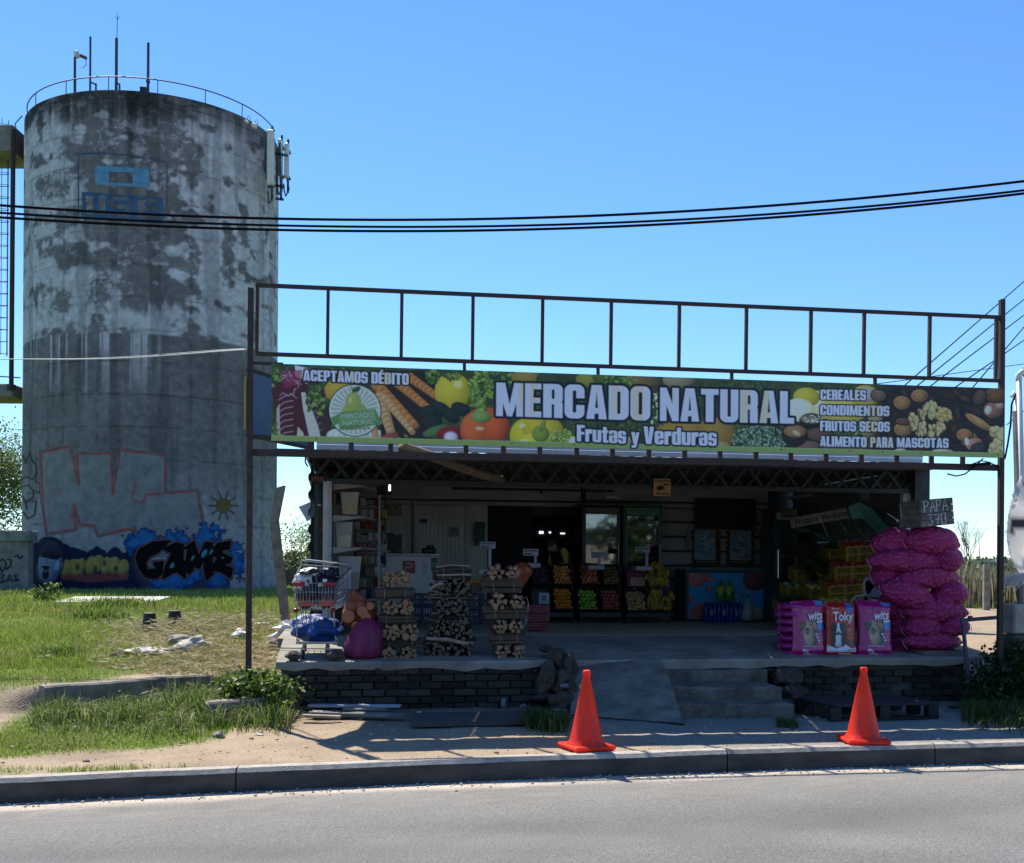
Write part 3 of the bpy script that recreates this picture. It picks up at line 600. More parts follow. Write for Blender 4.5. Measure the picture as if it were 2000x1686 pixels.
# generic face in a knitted cap, blue greys
def E(x, y, rx_, ry, rot, a, b=None, al=1.0): X_, Y_ = q([(x, y)])[0]; cv.ell(X_, Y_, rx_ / 3.33, ry / 3.33, rot, a, b, a=al)
cv.poly(q([(235, 1000), (245, 930), (330, 960), (400, 930), (420, 990), (520, 1040), (230, 1050)]), (.05, .09, .2))
E(322, 850, 82, 128, 12, (.50, .58, .68), (.14, .19, .30)); E(335, 735, 92, 70, 22, (.18, .20, .26), (.07, .08, .12))
cv.poly(q([(255, 760), (300, 705), (360, 700), (415, 760), (408, 800), (350, 752), (300, 745), (262, 800)]), (.17, .20, .27))
for k in range(9): cv.line(q([(262 + k * 18, 730 - 6 * math.sin(k / 2.5)), (270 + k * 16, 690 + abs(k - 4) * 9)]), .8, (.35, .38, .45), a=.5)
E(290, 790, 20, 8, 10, (.07, .09, .14)); E(352, 800, 24, 10, 20, (.07, .09, .14)); cv.line(q([(270, 772), (305, 772)]), 2.4, (.06, .07, .1)); cv.line(q([(330, 775), (378, 795)]), 2.6, (.06, .07, .1))
cv.line(q([(310, 790), (298, 835), (318, 840)]), 1.4, (.16, .2, .3)); E(300, 862, 28, 12, 8, (.08, .1, .16)); E(296, 905, 22, 36, 0, (.10, .13, .2)); E(296, 885, 14, 7, 0, (.38, .42, .52)); E(372, 850, 16, 30, 10, (.62, .70, .80), al=.7)
cv.put(cv.cov(np.abs(cv.psd(q([(242, 860), (250, 760), (300, 680), (370, 680), (418, 760), (415, 850), (385, 930), (330, 985), (280, 960), (250, 920)]))) - .9), (.05, .07, .13))
# pale scribbles at right
for P in ([(1555, 925), (1570, 925), (1562, 925), (1562, 960)], [(1575, 935), (1590, 930), (1592, 955)]): cv.line(q(P), 1.2, (.08, .08, .1))
cv.line(q([(1520, 830), (1560, 800), (1580, 840), (1560, 900), (1525, 905)]), .9, (.08, .1, .14), a=.8)
cv.X = np.maximum(cv.X, 44.5)
obj('graffiti', cv.mesh('graffiti', MP, tray, cut=.12, flip=True), tower)
# rim railing
steel = M('dark_steel', (.06, .065, .08), rough=.6, var=.3, scale=12, bump=.1)
rust = M('rusty_steel', (.062, .038, .026), rough=.8, col2=(.035, .028, .028), scale=14, bump=.3, bscale=50)
rail = thing('railing', 'thin curved safety railing around the top of the water tower', 'railing', (TC.x, TC.y, TTOP), 0)
rr = TR - .12; rh = .62
mb = MB(); mb.tube([(rr * math.cos(R(a)), rr * math.sin(R(a)), rh) for a in range(-178, 4, 3)], .028, 6); mb.build('handrail', steel, rail)
for px in (70, 129, 148, 212, 308, 401, 473):
    r_ = ray(px, 200); A = r_.x ** 2 + 1; B = -2 * (r_.x * TC.x + TC.y); Cc = TC.x ** 2 + TC.y ** 2 - rr * rr; t = (-B - math.sqrt(max(B * B - 4 * A * Cc, 0))) / (2 * A)
    x, y = r_.x * t - TC.x, t - TC.y; mb = MB(); mb.cyl((x, y, -.05), (x, y, rh), .022, n=6); mb.build('post', steel, rail)
# aerials on the roof
gal = M('galvanised', (.42, .44, .46), rough=.45, metal=.4, var=.2); white_pl = M('aerial_white', (.62, .62, .58), rough=.55, var=.15)
def mast(px, ytop, ybase, r_, lab, extra=None):
    Yd = TC.y - TR * .75; p0 = yp(px, ybase + 6, Yd); p1 = yp(px, ytop, Yd); p0.z = TTOP - .3
    t = thing('aerial', lab, 'antenna', (p0.x, p0.y, TTOP - .3), 0, 'aerials on the tower roof'); h = p1.z - p0.z
    mb = MB(); mb.cyl((0, 0, 0), (0, 0, h), r_ * .7, n=8); mb.build('mast', steel, t)
    if extra: extra(t, h)
    return t
def side(dx, z0, z1):
    def f(t, h):
        mb = MB(); mb.cyl((dx, 0, 0), (dx, 0, z1 + .05), .045, n=6); mb.build('support_pole', steel, t)
        for z_ in (z0, z1): mb = MB(); mb.bar((0, 0, z_ + .12), (dx, 0, z_), .06); mb.build('bracket', steel, t)
    return f
mast(176, 72, 172, .07, 'slim rooftop aerial second from the left, bracketed to a short side pole', side(.26, .45, 1.15))
def whip(t, h):
    mb = MB(); mb.cyl((.02, 0, h), (.03, 0, h + .95), .016, n=5)
    for dx in (-.1, 0, .1): mb.bar((.03, 0, h + .85), (.03 + dx, 0, h + .85 + (.3 if dx == 0 else .14)), .016)
    mb.build('whip', steel, t); side(.15, .45, 1.15)(t, h)
mast(227, 75, 172, .10, 'tallest rooftop aerial, with a thin whip and forked tip above', whip)
def fat(t, h): mb = MB(); mb.cyl((0, 0, .3), (0, 0, 1.35), .06, n=6); mb.box((0, 0, 1.3), (.14, .14, .12)); mb.box((0, 0, .5), (.14, .14, .12)); mb.build('clamp', steel, t)
mast(289, 84, 182, .09, 'plain rooftop aerial furthest right, clamped to a thicker stub', fat)
Yd = TC.y - TR * .75; p0 = yp(146, 175, Yd); p1 = yp(146, 112, Yd)
t = thing('dish_antenna', 'small white dish with red feed unit on a pole at the tower rim', 'antenna', (p0.x, p0.y, TTOP - .3), 0)
h = p1.z - TTOP + .3; mb = MB(); mb.cyl((0, 0, 0), (0, 0, h), .06, n=8); mb.build('pole', steel, t)
mb = MB(); mb.cyl((.0, 0, h + .04), (.1, -.05, h + .1), .05, .18, n=14); mb.cyl((.1, -.05, h + .1), (.16, -.06, h + .1), .18, .15, n=14); mb.build('dish', white_pl, t)
mb = MB(); mb.box((.42, -.1, h - .03), (.3, .12, .12), (0, R(25), 0)); mb.build('feed_unit', M('feed_dark', (.16, .06, .05), var=.5, scale=5), t)
mb = MB(); mb.tube([(.52, -.1, h - .1), (.55, -.1, h - .4), (.4, -.1, h - .52), (.15, -.1, h - .45)], .014, 5); mb.build('cable', steel, t)
# panel antennas hung on the right shoulder
def panel(px0, px1, y0, y1, lab, dy=0):
    Yd = TC.y - dy; a = yp(px0, y0, Yd); b = yp(px1, y1, Yd); t = thing('panel_antenna', lab, 'antenna', ((a.x + b.x) / 2, Yd, b.z), 0, 'panel antennas on the tower shoulder'); h = a.z - b.z; wd = abs(b.x - a.x)
    mb = MB(); mb.box((0, 0, h / 2), (wd, .25, h), ch=.05); mb.build('radome', white_pl, t)
    mb = MB(); mb.cyl((.0, .32, -.6), (.0, .32, h + .3), .06, n=6); mb.build('pole', steel, t)
    for z_ in (.2, h - .2): mb = MB(); mb.bar((0, .1, z_), (0, .75, z_), .1); mb.build('bracket', steel, t)
    mb = MB(); mb.tube([(0, 0, 0), (.1, .1, -.5), (-.1, .3, -.75), (-.2, .5, -.5), (-.25, .5, -.1)], .035, 5); mb.build('cable', steel, t)
panel(522, 535, 254, 362, 'widest panel antenna on the tower shoulder, nearest the shell', 2.8)
panel(544, 551, 272, 345, 'narrow middle panel antenna on the tower shoulder', 2.2)
panel(556, 564, 280, 348, 'outermost panel antenna, overhanging the sky at the tower right edge', 1.9)
Yd = TC.y - 2.4; f = thing('antenna_bracket', 'dark steel outrigger holding the panel antennas off the tower shoulder', 'bracket', yp(540, 390, Yd), 0)
mb = MB(); o_ = Vector(yp(540, 390, Yd))
for (x0, y0, x1, y1) in [(546, 280, 549, 390), (538, 300, 562, 304), (538, 362, 556, 366), (538, 388, 554, 390), (541, 290, 541, 380)]: mb.bar(yp(x0, y0, Yd) - o_, yp(x1, y1, Yd) - o_, .1)
mb.build('frame', steel, f); mb = MB()
for i in range(3): mb.tube([yp(520 + i * 3, 262, Yd) - o_, yp(516 + i * 3, 330, Yd) - o_, yp(524, 360 + i * 4, Yd) - o_, yp(532, 372 - i * 3, Yd) - o_, yp(524, 352, Yd) - o_], .035, 5)
mb.build('cable', steel, f)
for i, (px, py, s_, lab) in enumerate([(482, 238, .17, 'pale box light on the tower rim, left of the two rim boxes'), (497, 246, .24, 'small equipment box on the tower rim beside the railing end')]):
    p = yp(px, py, TC.y - 4.6); t = thing('equipment_box', lab, 'box', p, 0, 'boxes on the tower rim'); mb = MB(); mb.box((0, 0, 0), (s_, s_, s_ * .8), (0, R(15), 0), ch=.04); mb.build('case', white_pl, t); mb = MB(); mb.tube([(0, 0, .05), (.08, 0, .3), (.16, 0, .2), (.12, 0, -.05)], .014, 5); mb.build('wire', steel, t)
# landings, standpipe and caged ladder on the left flank
cm_ = M('landing_concrete', (.25, .24, .225), rough=.9, col2=(.12, .115, .11), scale=1.5, bump=.3)
for y0, y1, x0, lab in ((262, 313, -60, 'upper concrete landing slab jutting from the left flank of the water tower'), (757, 782, -60, 'lower concrete landing slab jutting from the left flank of the water tower')):
    Yd = TC.y - 1.0; a = yp(x0, y0, Yd); b = yp(47, y1, Yd); t = thing('landing', lab, 'landing', ((a.x + b.x) / 2, Yd, b.z), 0, 'concrete landings on the tower flank')
    mb = MB(); mb.box((0, 0, (a.z - b.z) / 2), (b.x - a.x, 2.4, a.z - b.z), ch=.04); mb.build('slab', cm_, t)
    if y0 < 300: mb = MB(); mb.tube([(b.x - (a.x + b.x) / 2 - .3, 0, (a.z - b.z)), (b.x - (a.x + b.x) / 2 - .45, 0, a.z - b.z + .5), (b.x - (a.x + b.x) / 2 - .1, 0, a.z - b.z + .9)], .03, 5); mb.build('hook', steel, t)
a = yp(26, 253, TC.y - 2.4); b = yp(22, 760, TC.y - 2.4); t = thing('standpipe', 'dark vertical steel pipe between the two landings of the water tower', 'pipe', b, 0)
mb = MB(); mb.cyl((0, 0, 0), a - b, .11, n=10); mb.build('pipe', rust, t); mb = MB(); mb.cyl((0, 0, -.05), (0, 0, .2), .2, n=10); mb.build('flange', rust, t)
b = yp(4, 695, TC.y - 1); a = yp(4, 235, TC.y - 1); t = thing('ladder_cage', 'wire hoop safety cage of the ladder at the left edge of the photo', 'ladder', b, 0); h = a.z - b.z
for k in range(20):
    z_ = .1 + k * (h * .97 / 19); mb = MB(); mb.tube([(.35 * math.cos(R(q_)) - .1, .35 * math.sin(R(q_)), z_ + .06 * math.sin(R(q_))) for q_ in range(-180, 181, 24)], .018, 4); mb.build('hoop', steel, t)
for q_ in (0, -60, 60, 180): mb = MB(); mb.cyl((.35 * math.cos(R(q_)) - .1, .35 * math.sin(R(q_)), 0), (.35 * math.cos(R(q_)) - .1, .35 * math.sin(R(q_)), h), .016, n=4); mb.build('upright', steel, t)
mb = MB(); p0 = yp(-40, 733, TC.y - 2.0); p1 = yp(40, 738, TC.y - 2.0); mb.cyl((0, 0, 0), p1 - p0, .03, n=5)
o = mb.build('cross_bar', steel); o.location = p0; tag(o, 'thin level bar above the lower landing at the left edge', 'bar')
# pump house at the tower's foot
p = yp(56, 1160, 46.5); a = yp(0, 1036, 46.5); zb = float(hgt(p.x, 46.5)) - .1; hh = a.z - zb
t = thing('pump_house', 'low flat-roofed concrete outbuilding with black tags, at the tower foot by the left edge', 'outbuilding', (p.x - 2.5, 46.8, zb), 0)
mb = MB(); mb.box((0, 0, (hh - .45) / 2), (4.9, .5, hh - .45)); mb.build('wall', M('pump_wall', (.22, .21, .20), rough=.9, col2=(.12, .105, .10), scale=1.6, bump=.2), t)
mb = MB(); mb.box((0.02, 0, hh - .225), (5.1, .8, .45), ch=.03); mb.build('roof', cm_, t)
blk = M('spray_black', (.02, .02, .025), rough=.6); cvt = []
def wall_pt(px, py): q_ = yp(px, py, 46.5 + .04); return q_ - Vector((p.x - 2.5, 46.8, zb)) + Vector((0, 0, 0))
for P in ([(0, 1095), (6, 1092), (12, 1100), (10, 1110), (4, 1118), (0, 1108)], [(14, 1092), (22, 1094), (20, 1106), (12, 1112)], [(0, 1122), (8, 1122), (2, 1130), (10, 1134), (0, 1138)], [(14, 1136), (19, 1122), (24, 1136), (16, 1131)], [(36, 1122), (28, 1124), (32, 1129), (28, 1134), (37, 1133)], [(28, 1088), (34, 1084), (38, 1092), (44, 1086)]):
    mb = MB(); mb.tube([wall_pt(*k) for k in P], .045, 4); mb.build('spray_tag', blk, t)
# ================================================================ TERRACE, STEPS, RAMP
m_slab = M('slab_concrete', (.31, .28, .23), rough=.9, col2=(.165, .15, .125), scale=2.2, bump=.35, bscale=40)
m_step = M('step_concrete', (.20, .185, .15), rough=.92, col2=(.07, .068, .052), scale=4, bump=.9, bscale=22, bdist=.03)
m_tile = M('floor_tile', (.62, .52, .38), rough=.4, col2=(.48, .40, .30), scale=3, bump=.05, spec=.5, rnd=.08)
m_mortar = M('mortar', (.11, .105, .09), rough=.95, col2=(.05, .048, .042), scale=5, bump=.6, bscale=25)
m_brick = M('old_brick', (.075, .056, .044), rough=.95, col2=(.03, .028, .024), scale=9, bump=.9, bscale=26, rnd=.6)
ul, _ = vp(548, 1300, .4); ur, _ = vp(1893, 1310, .45); uA, _ = vp(1052, 1330, .4); uB, _ = vp(1545, 1330, .45)
ter = thing('terrace', 'raised shop terrace with concrete slab edge on a low dark brick wall', 'terrace', W(0, 0))
mb = MB()
def wavy_slab(mb, u0, u1, v0, v1, z0, z1, th, n=40):
    vs = []; fs = []
    for i in range(n + 1):
        u = u0 + (u1 - u0) * i / n; j = float(fbm(u * 2.2, 1, 3, 6) - .5) * .07; jb = float(fbm(u * 7, 5, 3, 7) - .5) * .09
        vs += [(u, v1, z1), (u, v0 + j, z0 + j * .1), (u, v0 - .012 + j, z0 - .02), (u, v0 + j - .005, z0 - th + jb), (u, v0 + .16, z0 - th + jb * .5)]
    for i in range(n):
        for q_ in range(4): fs.append((i * 5 + q_, i * 5 + q_ + 1, (i + 1) * 5 + q_ + 1, (i + 1) * 5 + q_))
    fs.append((0, 1, 2, 3, 4)[::-1]); b = n * 5; fs.append((b, b + 1, b + 2, b + 3, b + 4)); mb.add(vs, fs)
wavy_slab(mb, ul - .05, ur + .1, .33, 2.268, .54, .6995, .10); mb.build('slab', m_slab, ter, fix=True)
# left flank fill and right flank fill, brick core
mb = MB(); mb.box(((ul + uA) / 2 + .03, .4 + .93, .22), (uA - ul - .08, 1.8, .46)); mb.box(((uB + ur) / 2, .45 + .93, .22), (ur - uB - .1, 1.8, .46)); mb.box(((uA + uB) / 2, 1.55, .2), (uB - uA, 1.35, .46)); mb.build('core', m_mortar, ter)
rb = random.Random(5); brick_me = []
for k in range(5):
    mb = MB(); mb.blob((0, 0, 0), (.5, .5, .5), sub=1, amp=0) if False else mb.box((0, 0, 0), (1, 1, 1), ch=.035)
    for i in range(len(mb.v)): x, y, z = mb.v[i]; mb.v[i] = (x + rb.uniform(-.04, .04), y + rb.uniform(-.05, .05), z + rb.uniform(-.05, .05))
    brick_me.append(mb.mesh('brick', m_brick))
def bricks(u0, u1, v, z0, z1, bw=.262, bh=.083, parent=ter, skip=0.0):
    r = 0; z = z0
    while z < z1 - .03:
        u = u0 + (0 if r % 2 else -bw / 2)
        while u < u1 - .04:
            a = max(u, u0); b = min(u + bw, u1)
            if b - a > .05 and rb.random() > skip: obj('brick', rb.choice(brick_me), parent, ((a + b) / 2, v + rb.uniform(-.012, .012), z + bh / 2 - .007), (rb.uniform(-.02, .02), rb.uniform(-.015, .015), rb.uniform(-.02, .02)), (b - a - .016, .11, bh - .014))
            u += bw
        z += bh; r += 1
bricks(ul, uA - .02, .40, -.02, .47); bricks(uB + .15, ur - .05, .47, -.02, .42, skip=.12)
# floor tiles
tile_me = MB().box((0, 0, 0), (.594, .594, .03), ch=.004).mesh('tile', m_tile)
u0t = vp(700, 1200, 4)[0] - 1.5
for j in range(9):
    for i in range(15):
        u = .75 + i * .6; v = 2.27 + .3 + j * .6
        if u > 8.6: continue
        obj('tile', tile_me, ter, (u, v, zfloor(3) - .018 + .003), (0, 0, 0))
mb = MB(); mb.box((4.5, 5.1, .62), (8.6, 5.6, .12)); mb.build('screed', m_slab, ter)
# steps
steps = thing('steps', 'three worn concrete steps up to the terrace beside the sloping ramp', 'steps', W(0, 0))
def sp(px, py, z): p = gp(px, py, z); return L(p.x, p.y)
s_def = [(sp(1322, 1375, .14), sp(1552, 1376, .14), .14, 0), (sp(1303, 1342, .28), sp(1528, 1343, .28), .28, .13), (sp(1293, 1309, .42), sp(1500, 1309, .42), .42, .27)]
for i, ((ua, va), (ub, vb), z, zb) in enumerate(s_def):
    mb = MB(); n = 14; vs = []; fs = []
    for k in range(n + 1):
        t = k / n; u = ua + (ub - ua) * t; v = va + (vb - va) * t + float(fbm(u * 4, i * 3, 3, 3) - .5) * .08; zz = z + float(fbm(u * 5, i, 3, 5) - .5) * .015
        vs += [(u, v + .75, zz + .005), (u, v + .02, zz), (u, v, zz - .02), (u, v + .005, zb - .02)]
    for k in range(n):
        for q_ in range(3): fs.append((k * 4 + q_, k * 4 + q_ + 1, (k + 1) * 4 + q_ + 1, (k + 1) * 4 + q_))
    fs.append((3, 2, 1, 0)); fs.append((n * 4, n * 4 + 1, n * 4 + 2, n * 4 + 3)); mb.add(vs, fs); mb.build('step', m_step, steps, fix=True)
# ramp: a warped sheet with thickness, cracked at the foot
rampo = thing('ramp', 'rough sloping concrete ramp between the rocks and the steps', 'ramp', W(0, 0))
P00 = sp(1115, 1395, .02); P10 = sp(1335, 1412, .02); P01 = sp(1118, 1283, .56); P11 = sp(1292, 1286, .56)
mb = MB(); vs = []; fs = []; n = 24; m_ = 12
def rz(t): return .56 * sst(-.15, 1.0, t) + .015 if t > 0 else .0
for j in range(n + 1):
    for i in range(m_ + 1):
        s, t = i / m_, j / n
        u = (P00[0] * (1 - s) + P10[0] * s) * (1 - t) + (P01[0] * (1 - s) + P11[0] * s) * t; v = (P00[1] * (1 - s) + P10[1] * s) * (1 - t) + (P01[1] * (1 - s) + P11[1] * s) * t
        z = .54 * t + .05 * math.sin(math.pi * t) + float(fbm(u * 3, v * 3, 4, 17) - .5) * .05; z = max(z, .012)
        if t > .97: z = .553
        vs.append((u, v, z))
fs = [tuple(f) for f in gridfaces(n + 1, m_ + 1)]
b0 = len(vs)
for j in range(n + 1): u, v, z = vs[j * (m_ + 1) + m_]; vs.append((u + .03, v, -.05)); u, v, z = vs[j * (m_ + 1)]; vs.append((u - .03, v, -.05))
for j in range(n):
    fs.append((j * (m_ + 1) + m_, b0 + 2 * j, b0 + 2 * j + 2, (j + 1) * (m_ + 1) + m_)); fs.append((j * (m_ + 1), (j + 1) * (m_ + 1), b0 + 2 * j + 3, b0 + 2 * j + 1))
mb.add(vs, fs); mb.build('ramp_slab', M('ramp_concrete', (.235, .215, .175), rough=.95, col2=(.10, .093, .078), scale=3.5, bump=.8, bscale=30, bdist=.03), rampo, fix=False)
# ================================================================ SHOP BUILDING
shop = thing('shop_building', 'open-fronted fruit shop of corrugated sheet with a flat roof', 'shop', W(0, 0))
VF, VB = 2.45, 7.0
uL = vp(607, 1000, VF)[0]; uR = vp(1798, 1000, VF)[0]
ztb = vp(1200, 950, VF)[1]; ztt = vp(1200, 908, VF)[1] + .02; zr0 = ztt + .02; zr1 = 3.32
m_corr = M('corrugated_sheet', (.20, .21, .22), rough=.5, metal=.2, col2=(.14, .15, .16), scale=3, bump=.1)
m_dark = M('dark_green_steel', (.035, .045, .045), rough=.6, var=.4, bump=.1)
m_zinc = M('zinc_fascia', (.42, .46, .52), rough=.45, metal=.5, col2=(.30, .34, .40), scale=2, bump=.05)
def corrug(mb, u, v0, v1, z0, z1, amp=.022, per=.23, n_=8, side=1):
    nz_ = int((z1 - z0) / per * n_); vs = []; fs = []
    for k in range(nz_ + 1):
        z = z0 + (z1 - z0) * k / nz_; ph = (z / per) % 1.0; a = amp * (1 if ph < .3 else (1 - (ph - .3) / .12) if ph < .42 else 0 if ph < .88 else (ph - .88) / .12)
        vs += [(u - side * a, v0, z), (u - side * a, v1, z), (u - side * a + .004, v0, z), (u - side * a + .004, v1, z)]
    for k in range(nz_): i = k * 4; fs += [(i, i + 4, i + 5, i + 1), (i + 2, i + 3, i + 7, i + 6), (i, i + 2, i + 6, i + 4)]
    mb.add(vs, fs)
mb = MB(); corrug(mb, uL, VF - .05, VB, .3, zr0, amp=.035); mb.prism([(VF, zr0), (VB + .1, zr0), (VB + .1, zr1)], uL, uL + .02, axis='x'); mb.build('side_wall', m_corr, shop, fix=True)
mb = MB(); corrug(mb, uR, VF - .0, VB, .3, zr0, side=-1); mb.prism([(VF, zr0), (VB + .1, zr0), (VB + .1, zr1)], uR - .02, uR, axis='x'); mb.build('side_wall', m_corr, shop, fix=True)
for u_ in (uL + .07, uL + .2):
    mb = MB(); mb.box((u_, VF, (.6 + ztb) / 2), (.05, .07, ztb - .5)); mb.build('stud', m_dark, shop)
for z_ in (1.1, 1.6, 2.1):
    mb = MB(); mb.box((uL + .135, VF, z_), (.08, .05, .04)); mb.build('noggin', m_dark, shop)
m_wcol = M('white_metal_column', (.46, .46, .46), rough=.5, col2=(.36, .35, .34), scale=5, bump=.05)
uc0 = vp(631, 1000, VF)[0]; uc1 = vp(648, 1000, VF)[0]
mb = MB(); mb.box(((uc0 + uc1) / 2, VF, (.66 + ztb) / 2), (uc1 - uc0, .1, ztb - .66), ch=.008); mb.box(((uc0 + uc1) / 2 + .005, VF - .055, (.66 + ztb) / 2), (.02, .02, ztb - .66)); mb.build('column', m_wcol, shop)
mb = MB(); mb.box((vp(620, 936, VF)[0], VF - .03, vp(620, 936, VF)[1]), (.17, .08, .06)); mb.build('bracket', M('red_primer', (.16, .04, .03), var=.4), shop)
uq = vp(1772, 1000, VF)[0]; mb = MB(); mb.box((uq, VF + .05, (.66 + ztb) / 2), (.12, .1, ztb - .66), ch=.008); mb.build('column', m_wcol, shop)
mb = MB(); mb.box(((uq + uR) / 2 + .06, VF, (ztb + zr0) / 2 - .13), (uR - uq + .02, .25, zr0 - ztb + .3)); mb.build('corner_box', m_dark, shop)
# lattice truss across the front, web bars crossing
truss = MB(); truss.bar((uL, VF, ztt), (uR, VF, ztt), .06, .05); truss.bar((uL, VF, ztb), (uR, VF, ztb), .07, .06); truss.build('truss_chord', m_dark, shop)
nW = 33; du = (uR - uL) / nW * 1.0
web = MB(); web.bar((0, 0, 0), (du, 0, ztt - ztb), .03, .04); wm1 = web.mesh('truss_web', m_dark); web = MB(); web.bar((0, 0, ztt - ztb), (du, 0, 0), .03, .04); wm2 = web.mesh('truss_web', m_dark)
for i in range(nW): obj('truss_web', (wm1, wm2)[i % 2], shop, (uL + i * du, VF + (.03 if i % 2 else 0), ztb)); obj('truss_web', (wm2, wm1)[i % 2], shop, (uL + i * du, VF + (.075 if i % 2 else .105), ztb)) if i % 1 == 0 else None
# roof sheets, fascia, ceiling lining
m_roof = M('roof_sheet', (.45, .47, .48), rough=.5, metal=.3, var=.3)
mb = MB(); n = 90; vs = []; fs = []
for i in range(n + 1):
    u = uL - .1 + (uR - uL + .2) * i / n; a = .02 * (i % 2); vs += [(u, VF - .1, zr0 + .06 + a), (u, VB + .3, zr1 + a), (u, VB + .3, zr1 - .04), (u, VF - .1, zr0 + .02)]
for i in range(n):
    k = i * 4; fs += [(k, k + 4, k + 5, k + 1), (k + 3, k + 2, k + 6, k + 7), (k, k + 3, k + 7, k + 4), (k + 1, k + 5, k + 6, k + 2)]
mb.add(vs, fs); mb.build('roof', m_roof, shop, fix=True)
uf0 = vp(618, 880, VF - .12)[0]; uf1 = vp(1800, 880, VF - .12)[0]; zf0 = vp(1200, 891, VF - .12)[1]; zf1 = vp(1200, 866, VF - .12)[1] + .02
mb = MB()
for k in range(3): z_ = zf0 + (zf1 - zf0) * (k + .5) / 3; mb.box(((uf0 + uf1) / 2, VF - .14 - (.012 if k == 1 else 0), z_), (uf1 - uf0, .03, (zf1 - zf0) / 3 - .004), ch=.004)
mb.build('fascia', m_zinc, shop)
for k in range(7):
    mb = MB(); mb.box(((uL + uR) / 2, VF + .5 + k * .66, zr0 - .02 + (zr1 - zr0) * (.5 + k * .66) / (VB - VF)), (uR - uL - .1, .05, .1)); mb.build('purlin', m_dark, shop)
# back wall: band, siding boards, white ribbed sheets, door, dark opening
m_band = M('grey_cladding', (.40, .41, .40), rough=.6, col2=(.30, .31, .31), scale=2, bump=.05)
m_whites = M('white_ribbed_sheet', (.50, .51, .50), rough=.55, col2=(.40, .41, .41), scale=2, bump=.04)
def bk(px, py, v=VB): return vp(px, py, v)
zfl = zfloor(5)
def plate(name, px0, px1, py0, py1, v, mat, th=.03, ch=.004, par=None):
    a = bk(px0, py0, v); b = bk(px1, py1, v); a2 = bk(px0, py1, v); z0 = min(b[1], a2[1])
    mb = MB(); mb.box(((a[0] + b[0]) / 2, v + th / 2, (a[1] + z0) / 2), (b[0] - a[0], th, a[1] - z0), ch=ch); return mb.build(name, mat, par or shop)
plate('wall_band', 700, 1135, 944, 972, VB, m_band); plate('wall_band', 1145, 1500, 950, 977, VB, m_band)
plate('wall_rail', 700, 1135, 976, 984, VB - .02, m_band); plate('wall_rail', 1145, 1500, 981, 989, VB - .02, m_band)
mb = MB(); a = bk(1140, 940); mb.box((a[0], VB - .03, 2.95), (.06, .06, .5)); mb.build('wall_post', m_dark, shop)
mb = MB(); mb.box(((uL + uR) / 2, VB + .16, 2.95), (uR - uL, .04, .8)); mb.build('back_wall', m_dark, shop)
# left stretch of ribbed sheets
x = 610
while x < 936:
    plate('wall_sheet', x, x + 13.2, 986, 1220, VB + (.0 if int(x) % 2 else .006), m_whites, ch=.012); x += 14
plate('wall_sheet', 930, 951, 986, 1220, VB, m_whites)
for x in range(1294, 1512, 1): break
y = 993
k = 0
while y < 1215:
    h_ = 25; plate('siding_board', 1290, 1762, y, y + h_, VB + .0, m_band, th=.05, ch=.016); y += h_ + 3.4; k += 1
mb = MB(); a = bk(1130, 990); b = bk(1800, 1230); mb.box(((a[0] + b[0]) / 2, VB + .12, 1.9), (b[0] - a[0], .04, 2.6)); mb.build('back_wall', m_dark, shop)
# store room behind the dark opening
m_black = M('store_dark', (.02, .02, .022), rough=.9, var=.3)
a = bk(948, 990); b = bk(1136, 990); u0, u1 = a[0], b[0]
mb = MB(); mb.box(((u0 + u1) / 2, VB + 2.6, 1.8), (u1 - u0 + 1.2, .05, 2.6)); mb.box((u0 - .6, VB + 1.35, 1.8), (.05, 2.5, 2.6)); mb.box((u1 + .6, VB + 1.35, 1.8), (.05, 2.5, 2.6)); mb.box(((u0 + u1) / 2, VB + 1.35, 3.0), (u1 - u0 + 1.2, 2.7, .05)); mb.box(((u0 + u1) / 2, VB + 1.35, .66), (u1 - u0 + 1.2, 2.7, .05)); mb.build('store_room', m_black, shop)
for (px, py, w_, h_) in ((1058, 1040, .085, .05), (1075, 1040, .04, .03), (1100, 1042, .09, .025)):
    q_ = bk(px, py, VB + 2.5); mb = MB(); mb.box((q_[0], VB + 2.55, q_[1]), (w_, .02, h_)); mb.build('lit_vent', M('lit_vent', (.8, .85, .9), var=.0, bump=0, emit=(.75, .85, 1, 1.2)), shop)
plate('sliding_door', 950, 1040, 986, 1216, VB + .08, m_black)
# cold-room door with frame and latch
d = plate('door', 812, 909, 988, 1216, VB - .06, m_whites, th=.05, ch=.01)
for i in range(11): a = bk(818 + i * 8, 1000, VB - .07); mb = MB(); mb.box((a[0], VB - .068, 1.75), (.012, .012, 1.9)); mb.build('rib', m_whites, shop)
for (x0, x1, y0, y1) in ((808, 812, 984, 1216), (909, 914, 984, 1216), (808, 914, 980, 985)): plate('door_frame', x0, x1, y0, y1, VB - .085, m_band, th=.03)
